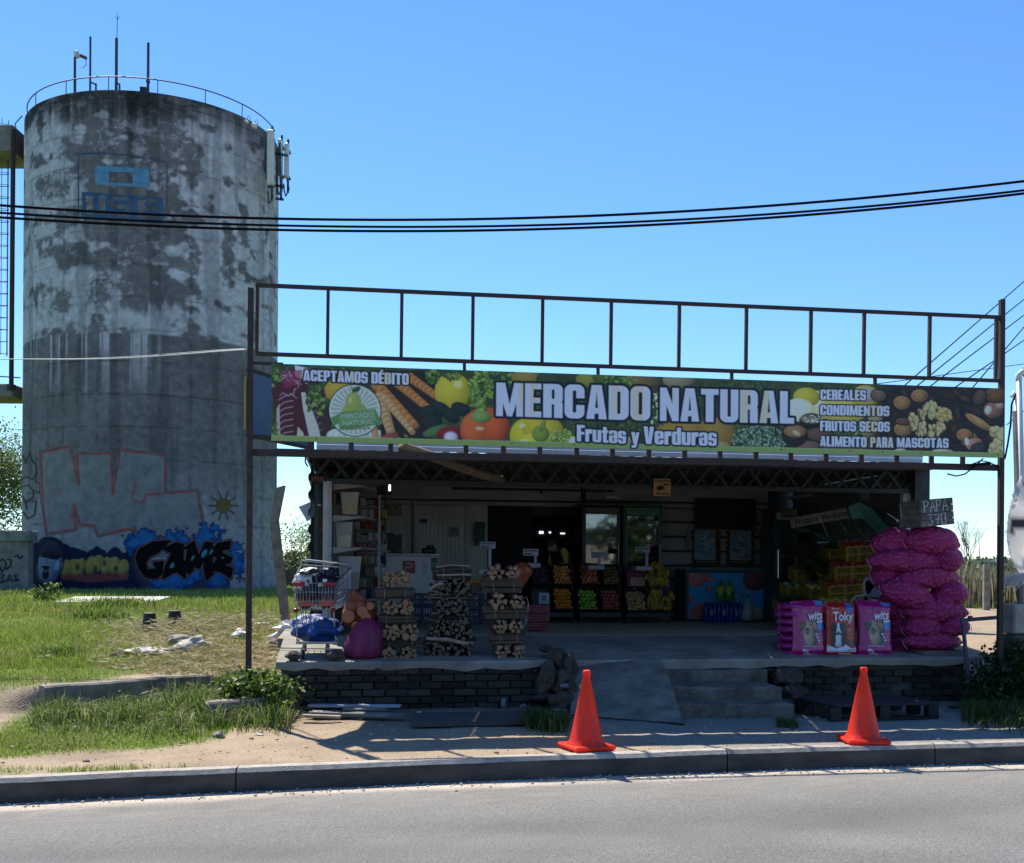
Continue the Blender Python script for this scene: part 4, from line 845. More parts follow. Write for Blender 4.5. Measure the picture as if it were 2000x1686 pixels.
# soffit canopy between the sign frame and the building front
can = thing('canopy', 'sagging plywood canopy linking the sign frame to the shop front', 'canopy', W(0, 0))
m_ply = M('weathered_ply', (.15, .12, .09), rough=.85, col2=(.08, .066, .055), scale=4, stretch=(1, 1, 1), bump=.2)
zb0 = vp(1200, 893, 0.0)[1]
zc0 = zb0 - .00; zc1 = zr0 + .0
cu0, cu1 = vp(536, 889, 0.05)[0], vp(1895, 906, 0.05)[0]; du_ = vp(608, 905, VF)[0]; dr_ = vp(1812, 905, VF)[0]
nb = 7
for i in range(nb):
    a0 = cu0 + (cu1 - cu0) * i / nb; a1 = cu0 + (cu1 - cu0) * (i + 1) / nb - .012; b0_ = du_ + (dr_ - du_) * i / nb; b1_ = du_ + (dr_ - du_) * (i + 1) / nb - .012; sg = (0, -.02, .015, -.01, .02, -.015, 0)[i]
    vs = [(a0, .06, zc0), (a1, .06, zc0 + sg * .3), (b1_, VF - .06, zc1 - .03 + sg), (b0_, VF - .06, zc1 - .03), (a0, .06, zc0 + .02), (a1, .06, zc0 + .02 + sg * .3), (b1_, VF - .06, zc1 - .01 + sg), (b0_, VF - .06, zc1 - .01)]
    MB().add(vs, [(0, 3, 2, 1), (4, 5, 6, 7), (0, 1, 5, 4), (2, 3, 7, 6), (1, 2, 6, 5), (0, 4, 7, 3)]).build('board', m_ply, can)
for (px, y_, w_, tlt) in ((600, 895, .35, .1), (1075, 905, .32, -.05), (1353, 916, .28, .06), (1610, 921, .4, .03), (1705, 921, .35, -.04), (640, 902, .3, -.05)):
    u_, z_ = vp(px, y_, .9); mb = MB(); mb.box((u_, .9, zc0 + (zc1 - zc0) * .36 - .02), (w_, .12, .012), (0, 0, tlt)); mb.build('batten', M('pale_batten', (.36, .33, .27), var=.3), can)
# round pole slung under the canopy
a = vp(785, 874, .05); b = vp(980, 938, 1.6); c = vp(880, 905, .85)
pb = thing('timber_pole', 'knotty round timber pole slung diagonally under the canopy', 'pole', W(a[0], .05, a[1]))
o_ = Vector((a[0], .05, a[1])); mb = MB(); pts = [Vector((a[0], .05, a[1])), Vector((a[0] * .5 + c[0] * .5, .45, (a[1] + c[1]) / 2 + .012)), Vector((c[0], .85, c[1])), Vector((c[0] * .5 + b[0] * .5, 1.25, (b[1] + c[1]) / 2 - .015)), Vector((b[0], 1.6, b[1]))]
mb.tube([p - o_ for p in pts], [.06, .055, .062, .055, .06], 10); mb.build('pole', M('timber_pole', (.20, .155, .105), rough=.8, col2=(.12, .09, .06), scale=5, stretch=(1, 1, 1), bump=.4), pb, smooth=True)
# grey tie plate behind the beam at the pole's head
# ================================================================ SIGN FRAME
VS = -.04
fr = thing('sign_frame', 'rusty steel gantry on two posts carrying the shop sign and an empty frame', 'sign frame', W(0, 0))
def sv(px, py, v=0.0): u, z = vp(px, py, v); return Vector((u, v, z))
z_left0 = float(hgt(*W(0, 0)[:2])); z_right0 = float(hgt(*W(L(5.94, 13.4)[0], 0)[:2]))
pT = sv(490, 562); pR = sv(1957, 585)
for P, zb_ in ((pT, z_left0), (pR, z_right0)):
    mb = MB(); mb.box((P.x, 0, (P.z + zb_) / 2 - .1), (.062, .062, P.z - zb_ + .2), ch=.006); mb.build('post', rust, fr)
def fbar(x0, y0, x1, y1, w=.034, d=.034, v=0.0, name='bar'):
    a, b = sv(x0, y0, v), sv(x1, y1, v); mb = MB(); mb.bar(a, b, d, w); return mb.build(name, rust, fr)
fbar(499, 557, 1952, 620, w=.042, name='rail'); fbar(499, 691, 1952, 744, w=.042, name='rail')
for x in (503, 641, 785, 924, 1060, 1194, 1327, 1458, 1584, 1688, 1816, 1946):
    t = (x - 500) / 1452; fbar(x, 557 + 63 * t + 4, x - 1.5, 691 + 53 * t - 4, w=.036, d=.036, v=.0, name='upright')
for x in (907, 1168, 1429, 1709): t = (x - 500) / 1452; fbar(x, 691 + 53 * t + 3, x, 712 + 45 * (x - 530) / 1430 + 4, w=.034, name='stub')
fbar(492, 709, 553, 711.5, w=.03, name='strut'); fbar(492, 853, 532, 856, w=.05, name='strut')
fbar(490, 884, 1955, 914, w=.075, d=.05, v=.03, name='beam')
for x in (609, 686, 763, 910, 983, 1054, 1126, 1196, 1267, 1337, 1406, 1476, 1544, 1613, 1682, 1751, 1819, 1880): yb_ = 862 + 31 * (x - 527) / 1433; fbar(x, yb_ - 6, x, yb_ + 21, w=.055, d=.03, v=.01, name='stub')
# sign board
sign = thing('shop_sign', 'long printed shop sign with fruit and vegetables and large white lettering', 'sign', W(0, 0))
sT = lambda x: 712 + 45 * (x - 530) / 1430; sB = lambda x: 862 + 31 * (x - 530) / 1430
a = sv(530, 787, VS); b = sv(1960, 820, VS); zt = sv(1200, sT(1200), VS).z; zb = sv(1200, sB(1200), VS).z
mb = MB(); mb.box(((a.x + b.x) / 2, VS + .016, (zt + zb) / 2), (b.x - a.x, .028, zt - zb)); mb.build('backing', M('sign_backing', (.35, .36, .37), metal=.2), sign)
# ---- the print
cv = Cv(530, 0, 1960, 150, 1.25, (.16, .2, .12))
n1 = fbm(cv.X * .05, cv.Y * .08, 5, 2)[..., None]; n2 = fbm(cv.X * .22, cv.Y * .25, 3, 6)[..., None]
cv.C = np.array(lin((.14, .17, .12))) * (1 - n1) + np.array(lin((.30, .36, .16))) * n1; cv.C *= (.5 + n2)
yy = lambda x, y: 150 * (y - sT(x)) / (sB(x) - sT(x))
def e(x, y, rx, ry, rot, a, b=None, al=1.0, soft=0): cv.ell(x, yy(x, y), rx, ry, rot, a, b, a=al, soft=soft)
def pl(P, c, al=1.0, soft=0): cv.poly([(x, yy(x, y)) for x, y in P], c, a=al, soft=soft)
def ln(P, w, c, al=1.0, soft=0): cv.line([(x, yy(x, y)) for x, y in P], w, c, a=al, soft=soft)
rs = random.Random(11)
def leafy(x, y, rx, ry, n, cs, s=5):
    for _ in range(n):
        a = rs.uniform(0, 6.28); q_ = math.sqrt(rs.random()); c = rs.choice(cs); k = rs.uniform(.7, 1.2)
        e(x + rx * q_ * math.cos(a), y + ry * q_ * math.sin(a), s * k, s * .55 * k, rs.uniform(0, 180), tuple(min(1, v * 1.15) for v in c), tuple(v * .55 for v in c))
GR = [(.36, .46, .18), (.28, .38, .14), (.46, .55, .24), (.2, .3, .12)]
# chicory
pl([(532, 760), (560, 722), (600, 726), (630, 762), (650, 800), (646, 862), (540, 862)], (.30, .10, .13))
pl([(596, 730), (640, 765), (652, 830), (636, 862), (600, 862)], (.24, .16, .13))
pl([(575, 715), (605, 722), (600, 745), (578, 738)], (.80, .80, .80)); pl([(545, 728), (590, 724), (588, 752), (556, 760)], (.52, .20, .28), .8)
for _ in range(26): x = rs.uniform(550, 612); y = rs.uniform(724, 770); ln([(x, y), (x + rs.uniform(-12, 12), y + rs.uniform(-5, 12))], rs.uniform(.8, 2), (.72, .58, .66), .8)
pl([(588, 768), (596, 768), (622, 835), (628, 862), (606, 862), (592, 800)], (.74, .74, .66)); pl([(540, 800), (546, 790), (548, 862), (540, 862)], (.66, .64, .56)); pl([(582, 835), (592, 845), (596, 862), (579, 862)], (.7, .72, .6))
for k in range(7): y = 775 + k * 12; ln([(544, y + 8), (556, y), (572, y - 3)], 1.5, (.72, .62, .62), .85); ln([(592 + k * 4, y + 4), (606 + k * 4, y - 8)], 1.3, (.66, .55, .55), .7)
leafy(535, 735, 14, 26, 26, GR); leafy(620, 780, 20, 34, 50, GR, 6); leafy(534, 845, 10, 16, 16, GR); leafy(650, 735, 40, 14, 30, GR)
# leek / garlic heads along the foot
for x, y, a, b in ((660, 850, 22, 12), (695, 858, 30, 10), (735, 850, 16, 9)): e(x, y, a, b, -8, (.82, .84, .78), (.55, .58, .48))
for k in range(8): ln([(645 + k * 13, 862), (655 + k * 11, 842)], 1, (.55, .62, .45), .6)
e(668, 765, 34, 26, 0, (.75, .62, .22), (.5, .38, .1))
# carrots
def carrot(x0, y0, x1, y1, w0, w1, c=(.72, .46, .22)):
    n = 26
    for i in range(n + 1):
        t = i / n; x = x0 + (x1 - x0) * t; y = y0 + (y1 - y0) * t; w_ = w0 + (w1 - w0) * t; k = .88 + .12 * math.sin(i * 2.1)
        e(x, y, w_, w_, 0, tuple(min(1, v * 1.18 * k) for v in c), tuple(v * .62 for v in c))
pl([(735, 725), (850, 725), (870, 800), (840, 862), (745, 862)], (.16, .12, .08))
for c in ((800, 738, 868, 786, 9, 7), (772, 745, 838, 800, 10, 7), (735, 752, 812, 832, 11, 7)): carrot(*c)
for c in ((742, 778, 768, 858, 12, 8), (752, 780, 806, 845, 9, 6), (724, 815, 736, 862, 8, 6)): carrot(*c, c=(.76, .58, .38))
e(760, 855, 20, 8, -20, (.62, .3, .25), (.4, .16, .14)); leafy(790, 858, 22, 6, 14, [(.5, .5, .2), (.3, .36, .15)], 4)
# lemon, herbs, dark leaves, radish
e(884, 765, 35, 37, 0, (.82, .74, .20), (.55, .48, .07)); e(895, 752, 9, 9, 0, (.92, .88, .62), (.82, .76, .3), .7); leafy(845, 735, 14, 14, 30, GR); leafy(882, 735, 16, 9, 26, GR, 4)
for x, y in ((838, 805), (862, 800), (845, 825), (880, 812), (900, 800)): e(x, y, 20, 13, rs.uniform(-40, 40), (.13, .18, .14), (.05, .07, .06))
e(855, 842, 30, 10, -18, (.36, .46, .26), (.15, .22, .11)); e(881, 850, 28, 17, 0, (.52, .13, .14), (.25, .05, .07)); e(881, 855, 13, 11, 0, (.85, .83, .86), (.62, .5, .56), soft=3)
# orange pepper
e(950, 835, 46, 40, 0, (.80, .38, .14), (.46, .14, .05)); e(925, 840, 26, 34, 0, (.84, .42, .20), (.60, .22, .08), .8); e(968, 838, 24, 34, 0, (.82, .36, .14), (.52, .16, .06), .8); e(972, 812, 8, 4, -30, (.95, .8, .6), (.85, .5, .25), .8); e(938, 838, 9, 4, 0, (.95, .8, .65), (.88, .5, .3), .7)
leafy(938, 765, 24, 44, 100, [(.42, .54, .18), (.52, .62, .26), (.3, .42, .13)], 6); e(940, 815, 20, 12, 0, (.52, .62, .3), (.26, .36, .12)); leafy(975, 740, 30, 22, 40, GR, 6)
# upper row behind the big letters
for x, y, r_, c in ((1030, 738, 24, (.62, .52, .22)), (1075, 742, 22, (.22, .3, .14)), (1115, 735, 22, (.2, .28, .15)), (1150, 742, 20, (.58, .55, .22)), (1185, 738, 22, (.34, .4, .16)), (1255, 745, 26, (.5, .40, .2)), (1325, 742, 24, (.62, .56, .42)), (1280, 770, 22, (.3, .22, .14))): e(x, y, r_ * 1.3, r_ * .8, 0, c, tuple(v * .5 for v in c))
leafy(1210, 742, 30, 14, 50, GR, 5); leafy(1285, 800, 20, 40, 40, [(.6, .66, .4), (.4, .5, .25), (.75, .75, .6)], 5)
leafy(1440, 755, 70, 12, 260, [(.24, .36, .2), (.32, .42, .26), (.14, .24, .12)], 2.5)
# yellow peppers
e(1030, 852, 34, 36, 0, (.82, .76, .18), (.52, .48, .06)); e(1060, 838, 40, 26, 0, (.80, .72, .18), (.52, .46, .06)); e(1048, 862, 30, 18, 0, (.84, .78, .2), (.6, .54, .08)); e(1056, 848, 17, 17, 0, (.54, .60, .22), (.28, .36, .10)); e(1060, 832, 5, 13, 20, (.5, .58, .25), (.28, .36, .1)); e(1020, 832, 6, 4, -20, (.97, .95, .7), (.9, .86, .4), .8); e(1025, 862, 8, 4, 0, (.96, .93, .7), (.88, .82, .35), .7)
leafy(1095, 855, 24, 16, 90, [(.56, .62, .24), (.45, .52, .18), (.66, .7, .34)], 3.5); e(1122, 865, 12, 12, 0, (.8, .82, .76), (.55, .6, .48))
leafy(1240, 845, 90, 22, 80, [(.22, .3, .14), (.3, .38, .18), (.12, .18, .1)], 6); e(1215, 862, 30, 10, 0, (.7, .6, .4), (.5, .4, .22))
e(1350, 858, 78, 40, 0, (.66, .52, .2), (.40, .28, .08)); e(1400, 848, 40, 34, 10, (.64, .50, .22), (.34, .24, .08)); e(1375, 868, 50, 10, 0, (.78, .70, .5), (.6, .5, .3), .7)
# curly parsley
pl([(1428, 870), (1440, 838), (1470, 828), (1520, 830), (1545, 860), (1550, 885), (1430, 885)], (.13, .2, .13)); leafy(1485, 858, 56, 27, 520, [(.46, .54, .42), (.36, .46, .34), (.62, .68, .56), (.2, .3, .2)], 2.6)
# pale lemons behind the list
e(1600, 790, 46, 30, 0, (.88, .86, .68), (.68, .62, .3)); e(1575, 775, 26, 20, 0, (.80, .74, .24), (.58, .5, .14)); e(1648, 800, 46, 28, 0, (.84, .78, .36), (.6, .54, .18)); e(1560, 800, 30, 24, 0, (.90, .90, .78), (.78, .76, .52)); e(1690, 775, 28, 26, 0, (.8, .7, .2), (.56, .46, .1)); leafy(1640, 850, 60, 20, 60, GR, 6); e(1690, 770, 20, 16, 0, (.75, .72, .66), (.5, .46, .42)); e(1715, 840, 34, 22, 0, (.66, .56, .36), (.42, .34, .2)); pl([(1600, 865), (1700, 860), (1720, 885), (1600, 885)], (.5, .34, .28), .8, 3)
# bowls
for x, y, rx, ry, c in ((1585, 818, 22, 10, (.5, .45, .36)), (1602, 848, 26, 14, (.42, .3, .22)), (1578, 870, 26, 10, (.5, .36, .32))): e(x, y + 4, rx + 2, ry + 7, 0, (.13, .11, .09), (.05, .05, .04)); e(x, y, rx, ry, 0, c, tuple(v * .6 for v in c))
e(1552, 848, 26, 26, 0, (.16, .14, .12), (.06, .06, .05)); e(1553, 842, 22, 13, 0, (.62, .46, .30), (.4, .26, .14)); e(1556, 846, 9, 5, 30, (.78, .7, .54), (.6, .46, .3))
for _ in range(70): a = rs.uniform(0, 6.28); q_ = rs.random() ** .5; e(1585 + 20 * q_ * math.cos(a), 817 + 8 * q_ * math.sin(a), 1.6, 1.2, 0, rs.choice([(.85, .83, .74), (.2, .17, .13), (.6, .54, .4)]))
# nuts on dark ground
nn = fbm(cv.X * .13, cv.Y * .16, 4, 71)[..., None]; m = sst(1690, 1725, cv.X + (cv.Y - 75) * .2)
cv.put(m, np.array(lin((.07, .065, .07))) * (1 - nn) + np.array(lin((.26, .20, .17))) * nn ** 1.6)
for _ in range(90): x = rs.uniform(1725, 1958); y = rs.uniform(762, 885); c = rs.choice([(.16, .12, .1), (.24, .16, .12), (.1, .1, .13), (.3, .2, .13)]); e(x, y, rs.uniform(5, 14), rs.uniform(3, 7), rs.uniform(0, 180), c, tuple(v * .35 for v in c))
def nut(x, y, rx, ry, rot=0, c=(.56, .40, .24)):
    e(x, y, rx + 2, ry + 2, rot, (.07, .05, .04)); e(x, y, rx, ry, rot, tuple(min(1, v * 1.25) for v in c), tuple(v * .45 for v in c))
    cc, ss = math.cos(R(rot)), math.sin(R(rot))
    for k in range(-2, 3): P = [(x + (t * rx * .8) * cc - (k * ry * .3 * (1 - t * t)) * ss, y + (t * rx * .8) * ss + (k * ry * .3 * (1 - t * t)) * cc) for t in (-1, -.5, 0, .5, 1)]; ln(P, .9, tuple(v * .5 for v in c), .6)
for a in ((1762, 786, 17, 15, 10), (1796, 772, 17, 14, 0), (1764, 838, 18, 15, 0), (1893, 858, 19, 17, 40), (1884, 849, 16, 14, 10)): nut(*a)
nut(1716, 772, 15, 12, 20, (.42, .34, .26)); nut(1710, 812, 15, 22, 0, (.6, .52, .36)); nut(1738, 885, 18, 7, 0, (.5, .38, .24)); nut(1912, 824, 31, 8.5, 34, (.62, .48, .28)); nut(1940, 800, 19, 18, 10, (.5, .34, .26)); e(1930, 800, 7, 10, 10, (.82, .78, .72), (.6, .5, .42)); e(1952, 790, 8, 8, 0, (.7, .6, .54), (.5, .36, .3)); nut(1903, 866, 17, 13, -20, (.62, .45, .36)); e(1889, 862, 5, 9, -10, (.86, .82, .76), (.7, .6, .5)); nut(1945, 770, 22, 16, 0, (.40, .26, .14)); nut(1913, 775, 12, 18, 20, (.32, .24, .17)); nut(1885, 778, 12, 5, 25, (.36, .22, .16)); nut(1765, 822, 16, 7, 0, (.4, .26, .2)); nut(1912, 874, 14, 10, 0, (.2, .2, .22)); nut(1760, 880, 12, 5, 0, (.75, .7, .6)); nut(1842, 882, 22, 6, 0, (.72, .68, .6))
for _ in range(75):
    a = rs.uniform(0, 6.28); q_ = rs.random() ** .5; x = 1812 + 34 * q_ * math.cos(a); y = 820 + 34 * q_ * math.sin(a)
    if abs(x - 1812) < 4 and y > 805: continue
    e(x, y, rs.uniform(6, 9), rs.uniform(3.5, 5.5), rs.uniform(40, 140), (.80, .73, .50), (.42, .33, .16))
for k in (-1, 0, 1): ln([(1812 + k * 16, 800), (1810 + k * 18, 850)], 2.4, (.22, .15, .08), .8)
for _ in range(22): e(1843 + rs.uniform(-12, 12), 808 + rs.uniform(-10, 12), 7, 4, rs.uniform(0, 90), (.80, .70, .42), (.45, .34, .14)); e(1949 + rs.uniform(-12, 12), 858 + rs.uniform(-22, 26), 9, 7, rs.uniform(0, 90), (.80, .74, .52), (.5, .4, .2))
# round emblem
lx, ly = 693, 803
th = np.arctan2(cv.Y - yy(lx, ly), cv.X - lx); d = np.hypot(cv.X - lx, cv.Y - yy(lx, ly))
cv.put(cv.cov(d - 52), (.09, .09, .07)); cv.put(cv.cov(d - 50), (.76, .78, .70)); cv.put(cv.cov(d - 46) * (np.sin(th * 30) > 0) * (d > 20), (.62, .66, .60))
e(lx, 812, 26, 27, 0, (.60, .64, .30), (.50, .55, .25)); e(lx - 3, 785, 15, 18, 0, (.62, .66, .32), (.53, .57, .27)); ln([(689, 768), (686, 757)], 2, (.2, .26, .1)); e(696, 762, 9, 5, -30, (.22, .36, .12), (.14, .26, .08)); e(684, 783, 3, 7, 0, (.75, .78, .5), (.65, .7, .4))
pl([(645, 818), (668, 806), (733, 800), (740, 815), (742, 830), (664, 842), (662, 828), (646, 836), (652, 828)], (.36, .52, .30)); pl([(662, 812), (731, 800), (735, 822), (664, 834)], (.44, .60, .36)); pl([(735, 812), (750, 828), (738, 832)], (.36, .52, .30))
# green strip at the foot
m = cv.cov(139.5 - cv.Y); cv.put(m, (.52, .60, .32)); cv.put(cv.cov(np.abs(cv.Y - 140) - .6) * .6, (.66, .72, .5))
for x in (618, 1000, 1122, 1388, 1526, 1660, 1724, 1800, 1950): e(x, sB(x) - 6, 1.6, 1.6, 0, (.12, .14, .08))
cv.C = np.clip(cv.C * 1.35, 0, .9)
# lettering
yb_ = lambda s0, s1, x0, x1: (lambda X: 0)
def lt(s, x0, x1, ya0, ya1, yc0, yc1, ow, inner=None, gap=.055):
    """yc: cap line at both ends, ya: base line at both ends (photo rows)"""
    fb = lambda X: yyv(X, ya0 + (ya1 - ya0) * (X - x0) / (x1 - x0)); ft = lambda X: yyv(X, yc0 + (yc1 - yc0) * (X - x0) / (x1 - x0))
    poster(cv, s, x0, x1, fb, ft, ow=ow, inner=inner, gap=gap)
yyv = lambda X, y: 150 * (y - sT(X)) / (sB(X) - sT(X))
stain = fbm(cv.X * .045, cv.Y * .004, 3, 15); base = np.array(lin((.90, .91, .95))); warm = np.array(lin((.92, .87, .76)))
inner = base * (1 - sst(.6, .72, stain)[..., None]) + warm * sst(.6, .72, stain)[..., None]; inner = np.broadcast_to(inner, cv.C.shape)
cv_put = cv.put
def put2(m, col, raw=False): return cv_put(m, col, raw)
lt('MERCADO', 969, 1270, 813, 822, 748, 755, 5.0, inner); lt('NATURAL', 1289, 1551, 822, 827, 757, 764, 5.0, inner)
lt('Frutas', 1127, 1223, 862, 867, 830, 835, 3.6, inner, .04); lt('y', 1233, 1249, 867, 868, 836, 837, 3.6, inner); lt('Verduras', 1257, 1400, 867, 871, 833, 838, 3.6, inner, .04)
lt('ACEPTAMOS', 592, 718, 745, 750, 724, 728, 3, inner); lt('DÉBITO', 725, 798, 750, 753, 728, 731, 3, inner)
lt('CEREALES', 1602, 1691, 780, 781, 760, 761, 2.6, inner); lt('CONDIMENTOS', 1602, 1737, 810, 812, 790, 792, 2.6, inner)
lt('FRUTOS', 1602, 1672, 841, 842, 821, 822, 2.6, inner); lt('SECOS', 1679, 1738, 842, 842.5, 822, 823, 2.6, inner)
lt('ALIMENTO', 1602, 1693, 871, 873, 851, 853, 2.6, inner); lt('PARA', 1700, 1745, 873, 873.5, 853, 853.5, 2.6, inner); lt('MASCOTAS', 1752, 1853, 873, 874, 854, 855, 2.6, inner)
def signmap(X_, Y_):
    pyy = np.interp(X_, [530, 1960], [0, 0]) * 0 + 790
    dx = X_ - 1000.0; dy = HORIZ - 800.0; c, s = math.cos(ROLL), math.sin(ROLL); rx_ = (dx * c - dy * s) / FPX
    t = (VS + O0.x * (-ST) + O0.y * CT) / (-rx_ * ST + CT); x, y = rx_ * t, t
    u = (x - O0.x) * CT + (y - O0.y) * ST
    return np.stack([u, np.full(u.shape, VS), zt + (zb - zt) * Y_ / 150.0], -1)
obj('printed_face', cv.mesh('printed_face', MVC('sign_print', rough=.38, spec=.35), signmap), sign).location = (0, -.002, 0)
mw = M('emblem_white', (.62, .66, .56), var=.05, bump=0)
q_ = vp(698, 813, VS); text('MERCADO', .075, mw, sign, (q_[0], VS - .004, q_[1] + .005), (R(90), R(-4), 0)); q_ = vp(700, 826, VS); text('NATURAL', .075, mw, sign, (q_[0], VS - .004, q_[1]), (R(90), R(-4), 0))
q_ = vp(700, 837, VS); text('frutas y verduras', .038, M('emblem_olive', (.25, .24, .08), bump=0), sign, (q_[0], VS - .004, q_[1]), (R(90), R(-4), 0))
# blue-backed side sign at the left post
a0, a1 = sv(492, 722, .05), sv(492, 850, .05)
ssn = thing('side_sign', 'blue backed side sign box running back from the left post of the gantry', 'sign', W(0, 0))
P0 = Vector((a0.x - .04, .06, 0)); P1 = Vector((vp(602, 873, 1.25)[0], 1.25, 0)); dv = (P1 - P0).normalized()
mb = MB(); mb.bar(P0 + Vector((0, 0, (a0.z + a1.z) / 2)), P1 + Vector((0, 0, (a0.z + a1.z) / 2)), .03, a0.z - a1.z); mb.build('panel', M('blue_panel', (.03, .075, .17), rough=.5, var=.15), ssn)
mb = MB()
for z_ in (a0.z, a1.z): mb.bar(P0 + Vector((0, 0, z_)), P1 + Vector((0, 0, z_)), .05, .035)
mb.bar(P1 + Vector((0, 0, a0.z)), P1 + Vector((0, 0, a1.z)), .04); mb.build('edge_frame', rust, ssn)
mb = MB(); mb.box((P0.x - .025, -.0, (a0.z + a1.z) / 2 - .02), (.02, .09, (a0.z - a1.z) * .8)); mb.build('edge_strip', M('yellow_strip', (.38, .30, .06), var=.3), ssn)
# ================================================================ STREET AND YARD OBJECTS
def G(px, py, dz=0.0):
    """sight line meets the terrain"""
    z = .2
    for _ in range(25): p = gp(px, py, z); z = .6 * z + .4 * float(hgt(p.x, p.y)) ; 
    p = gp(px, py, z); p.z = float(hgt(p.x, p.y)) + dz; return p
# cones
m_cone = bpy.data.materials.new('cone_orange'); m_cone.use_nodes = True
n = m_cone.node_tree.nodes; l = m_cone.node_tree.links; b = n['Principled BSDF']; b.inputs['Base Color'].default_value = (.86, .05, .016, 1); b.inputs['Roughness'].default_value = .42
tr = n.new('ShaderNodeBsdfTranslucent'); tr.inputs[0].default_value = (1.0, .06, .02, 1); ms = n.new('ShaderNodeMixShader'); ms.inputs[0].default_value = .38
tc = n.new('ShaderNodeTexCoord'); mp = n.new('ShaderNodeMapping'); mp.inputs['Scale'].default_value = (1, 1, .35); nz = n.new('ShaderNodeTexNoise'); nz.inputs['Scale'].default_value = 9; nz.inputs['Detail'].default_value = 7; nz.inputs['Roughness'].default_value = .75
l.new(tc.outputs['Object'], mp.inputs[0]); l.new(mp.outputs[0], nz.inputs['Vector']); mr = n.new('ShaderNodeMapRange'); mr.inputs[1].default_value = .50; mr.inputs[2].default_value = .68; mr.inputs[4].default_value = .85; l.new(nz.outputs[0], mr.inputs[0])
mx = n.new('ShaderNodeMix'); mx.data_type = 'RGBA'; mx.inputs[6].default_value = (.86, .05, .016, 1); mx.inputs[7].default_value = (.22, .05, .03, 1); l.new(mr.outputs[0], mx.inputs[0]); l.new(mx.outputs[2], b.inputs['Base Color'])
l.new(b.outputs[0], ms.inputs[1]); l.new(tr.outputs[0], ms.inputs[2]); l.new(ms.outputs[0], n['Material Output'].inputs[0])
for i, (px, py, lab, rz_) in enumerate([(1145, 1464, 'scuffed orange traffic cone on the kerb in front of the ramp', .25), (1686, 1451, 'clean orange traffic cone on the kerb in front of the pallet, right of the steps', -.15)]):
    p = gp(px, py, 0); t = thing('traffic_cone', lab, 'traffic cone', (p.x, p.y, float(kerb_y(p.x)) * 0 + .012), TH + rz_, 'orange traffic cones on the kerb')
    mb = MB(); mb.lathe([(.175, .04), (.16, .06), (.143, .10), (.030, .655), (.036, .668), (.033, .695), (.026, .70), (.018, .69), (.018, .66), (.145, .09), (.16, .04)], 28, cap=False); mb.build('cone_body', m_cone, t, smooth=True)
    mb = MB(); mb.box((0, 0, .021), (.40, .40, .042), ch=.014); mb.lathe([(.175, .04), (.17, .052), (.15, .052)], 24, cap=False); mb.build('base', m_cone, t)
# power lines
m_wire = M('black_cable', (.012, .012, .014), rough=1.0, bump=0, spec=.0)
def wire(pts, Y, r, lab, name='power_line', grp=None, mat=None):
    P = []
    xs_ = np.array([p[0] for p in pts], float); ys_ = np.array([p[1] for p in pts], float); Ys = np.linspace(Y[0], Y[1], len(pts)) if hasattr(Y, '__len__') else np.full(len(pts), Y)
    co = np.polyfit(xs_, ys_, min(4, len(pts) - 1)); X_ = np.linspace(xs_[0], xs_[-1], 40 if len(pts) > 2 else 2)
    for x in X_: P.append(yp(x, np.polyval(co, x), np.interp(x, xs_, Ys)))
    o = P[0].copy(); mb = MB(); mb.tube([p - o for p in P], r, 5); ob = mb.build(name, mat or m_wire, None, smooth=True); ob.location = o; tag(ob, lab, 'cable', grp); return ob
gr = 'overhead power lines crossing the street'
wire([(-160, 388), (0, 401), (250, 418), (540, 427), (800, 429), (1100, 424), (1400, 410), (1700, 386), (2000, 353), (2150, 336)], 17, .021, 'topmost of the three black power lines crossing the whole photo', grp=gr)
wire([(-160, 404), (0, 416), (270, 432), (540, 440), (800, 443), (1100, 439), (1400, 426), (1700, 403), (2000, 371), (2150, 354)], 17.1, .019, 'middle of the three black power lines crossing the whole photo', grp=gr)
wire([(-160, 413), (0, 425), (270, 441), (540, 449), (800, 451), (1100, 447), (1400, 433), (1700, 410), (2000, 377), (2150, 360)], 17.1, .021, 'lowest of the three black power lines crossing the whole photo', grp=gr)
m_pw = M('pale_cable', (.5, .5, .5), rough=.5, bump=0)
wire([(-60, 703), (0, 702), (180, 701), (300, 697), (400, 688), (484, 683)], (22, 12.0), .009, 'pale service cable running from the left edge to the left gantry post', mat=m_pw)
wire([(-60, 702), (0, 701), (180, 700), (300, 693), (400, 686), (484, 681)], (22, 12.05), .004, 'hair-thin second strand above the pale service cable at left', mat=m_pw)
gr = 'service cables fanning down behind the right gantry post'
for i, (a, b) in enumerate([((2080, 480), (1768, 752)), ((2080, 520), (1790, 755)), ((2080, 555), (1815, 756)), ((2080, 610), (1865, 757)), ((2080, 545), (1900, 757)), ((2080, 660), (1985, 730)), ((2080, 740), (1966, 830)), ((2080, 700), (1640, 760))]):
    la = ['first from the left, steepest run to the sky', 'second from the left above the sign', 'third from the left above the sign', 'fourth from the left, low beside the post', 'bent down close to the gantry post', 'short run right of the post top', 'lowest run right of the post at sign height', 'faintest and flattest above the sign'][i]
    wire([a, b], (17, 24), .010 if i < 5 else .007, 'service cable behind the right post, ' + la, grp=gr)
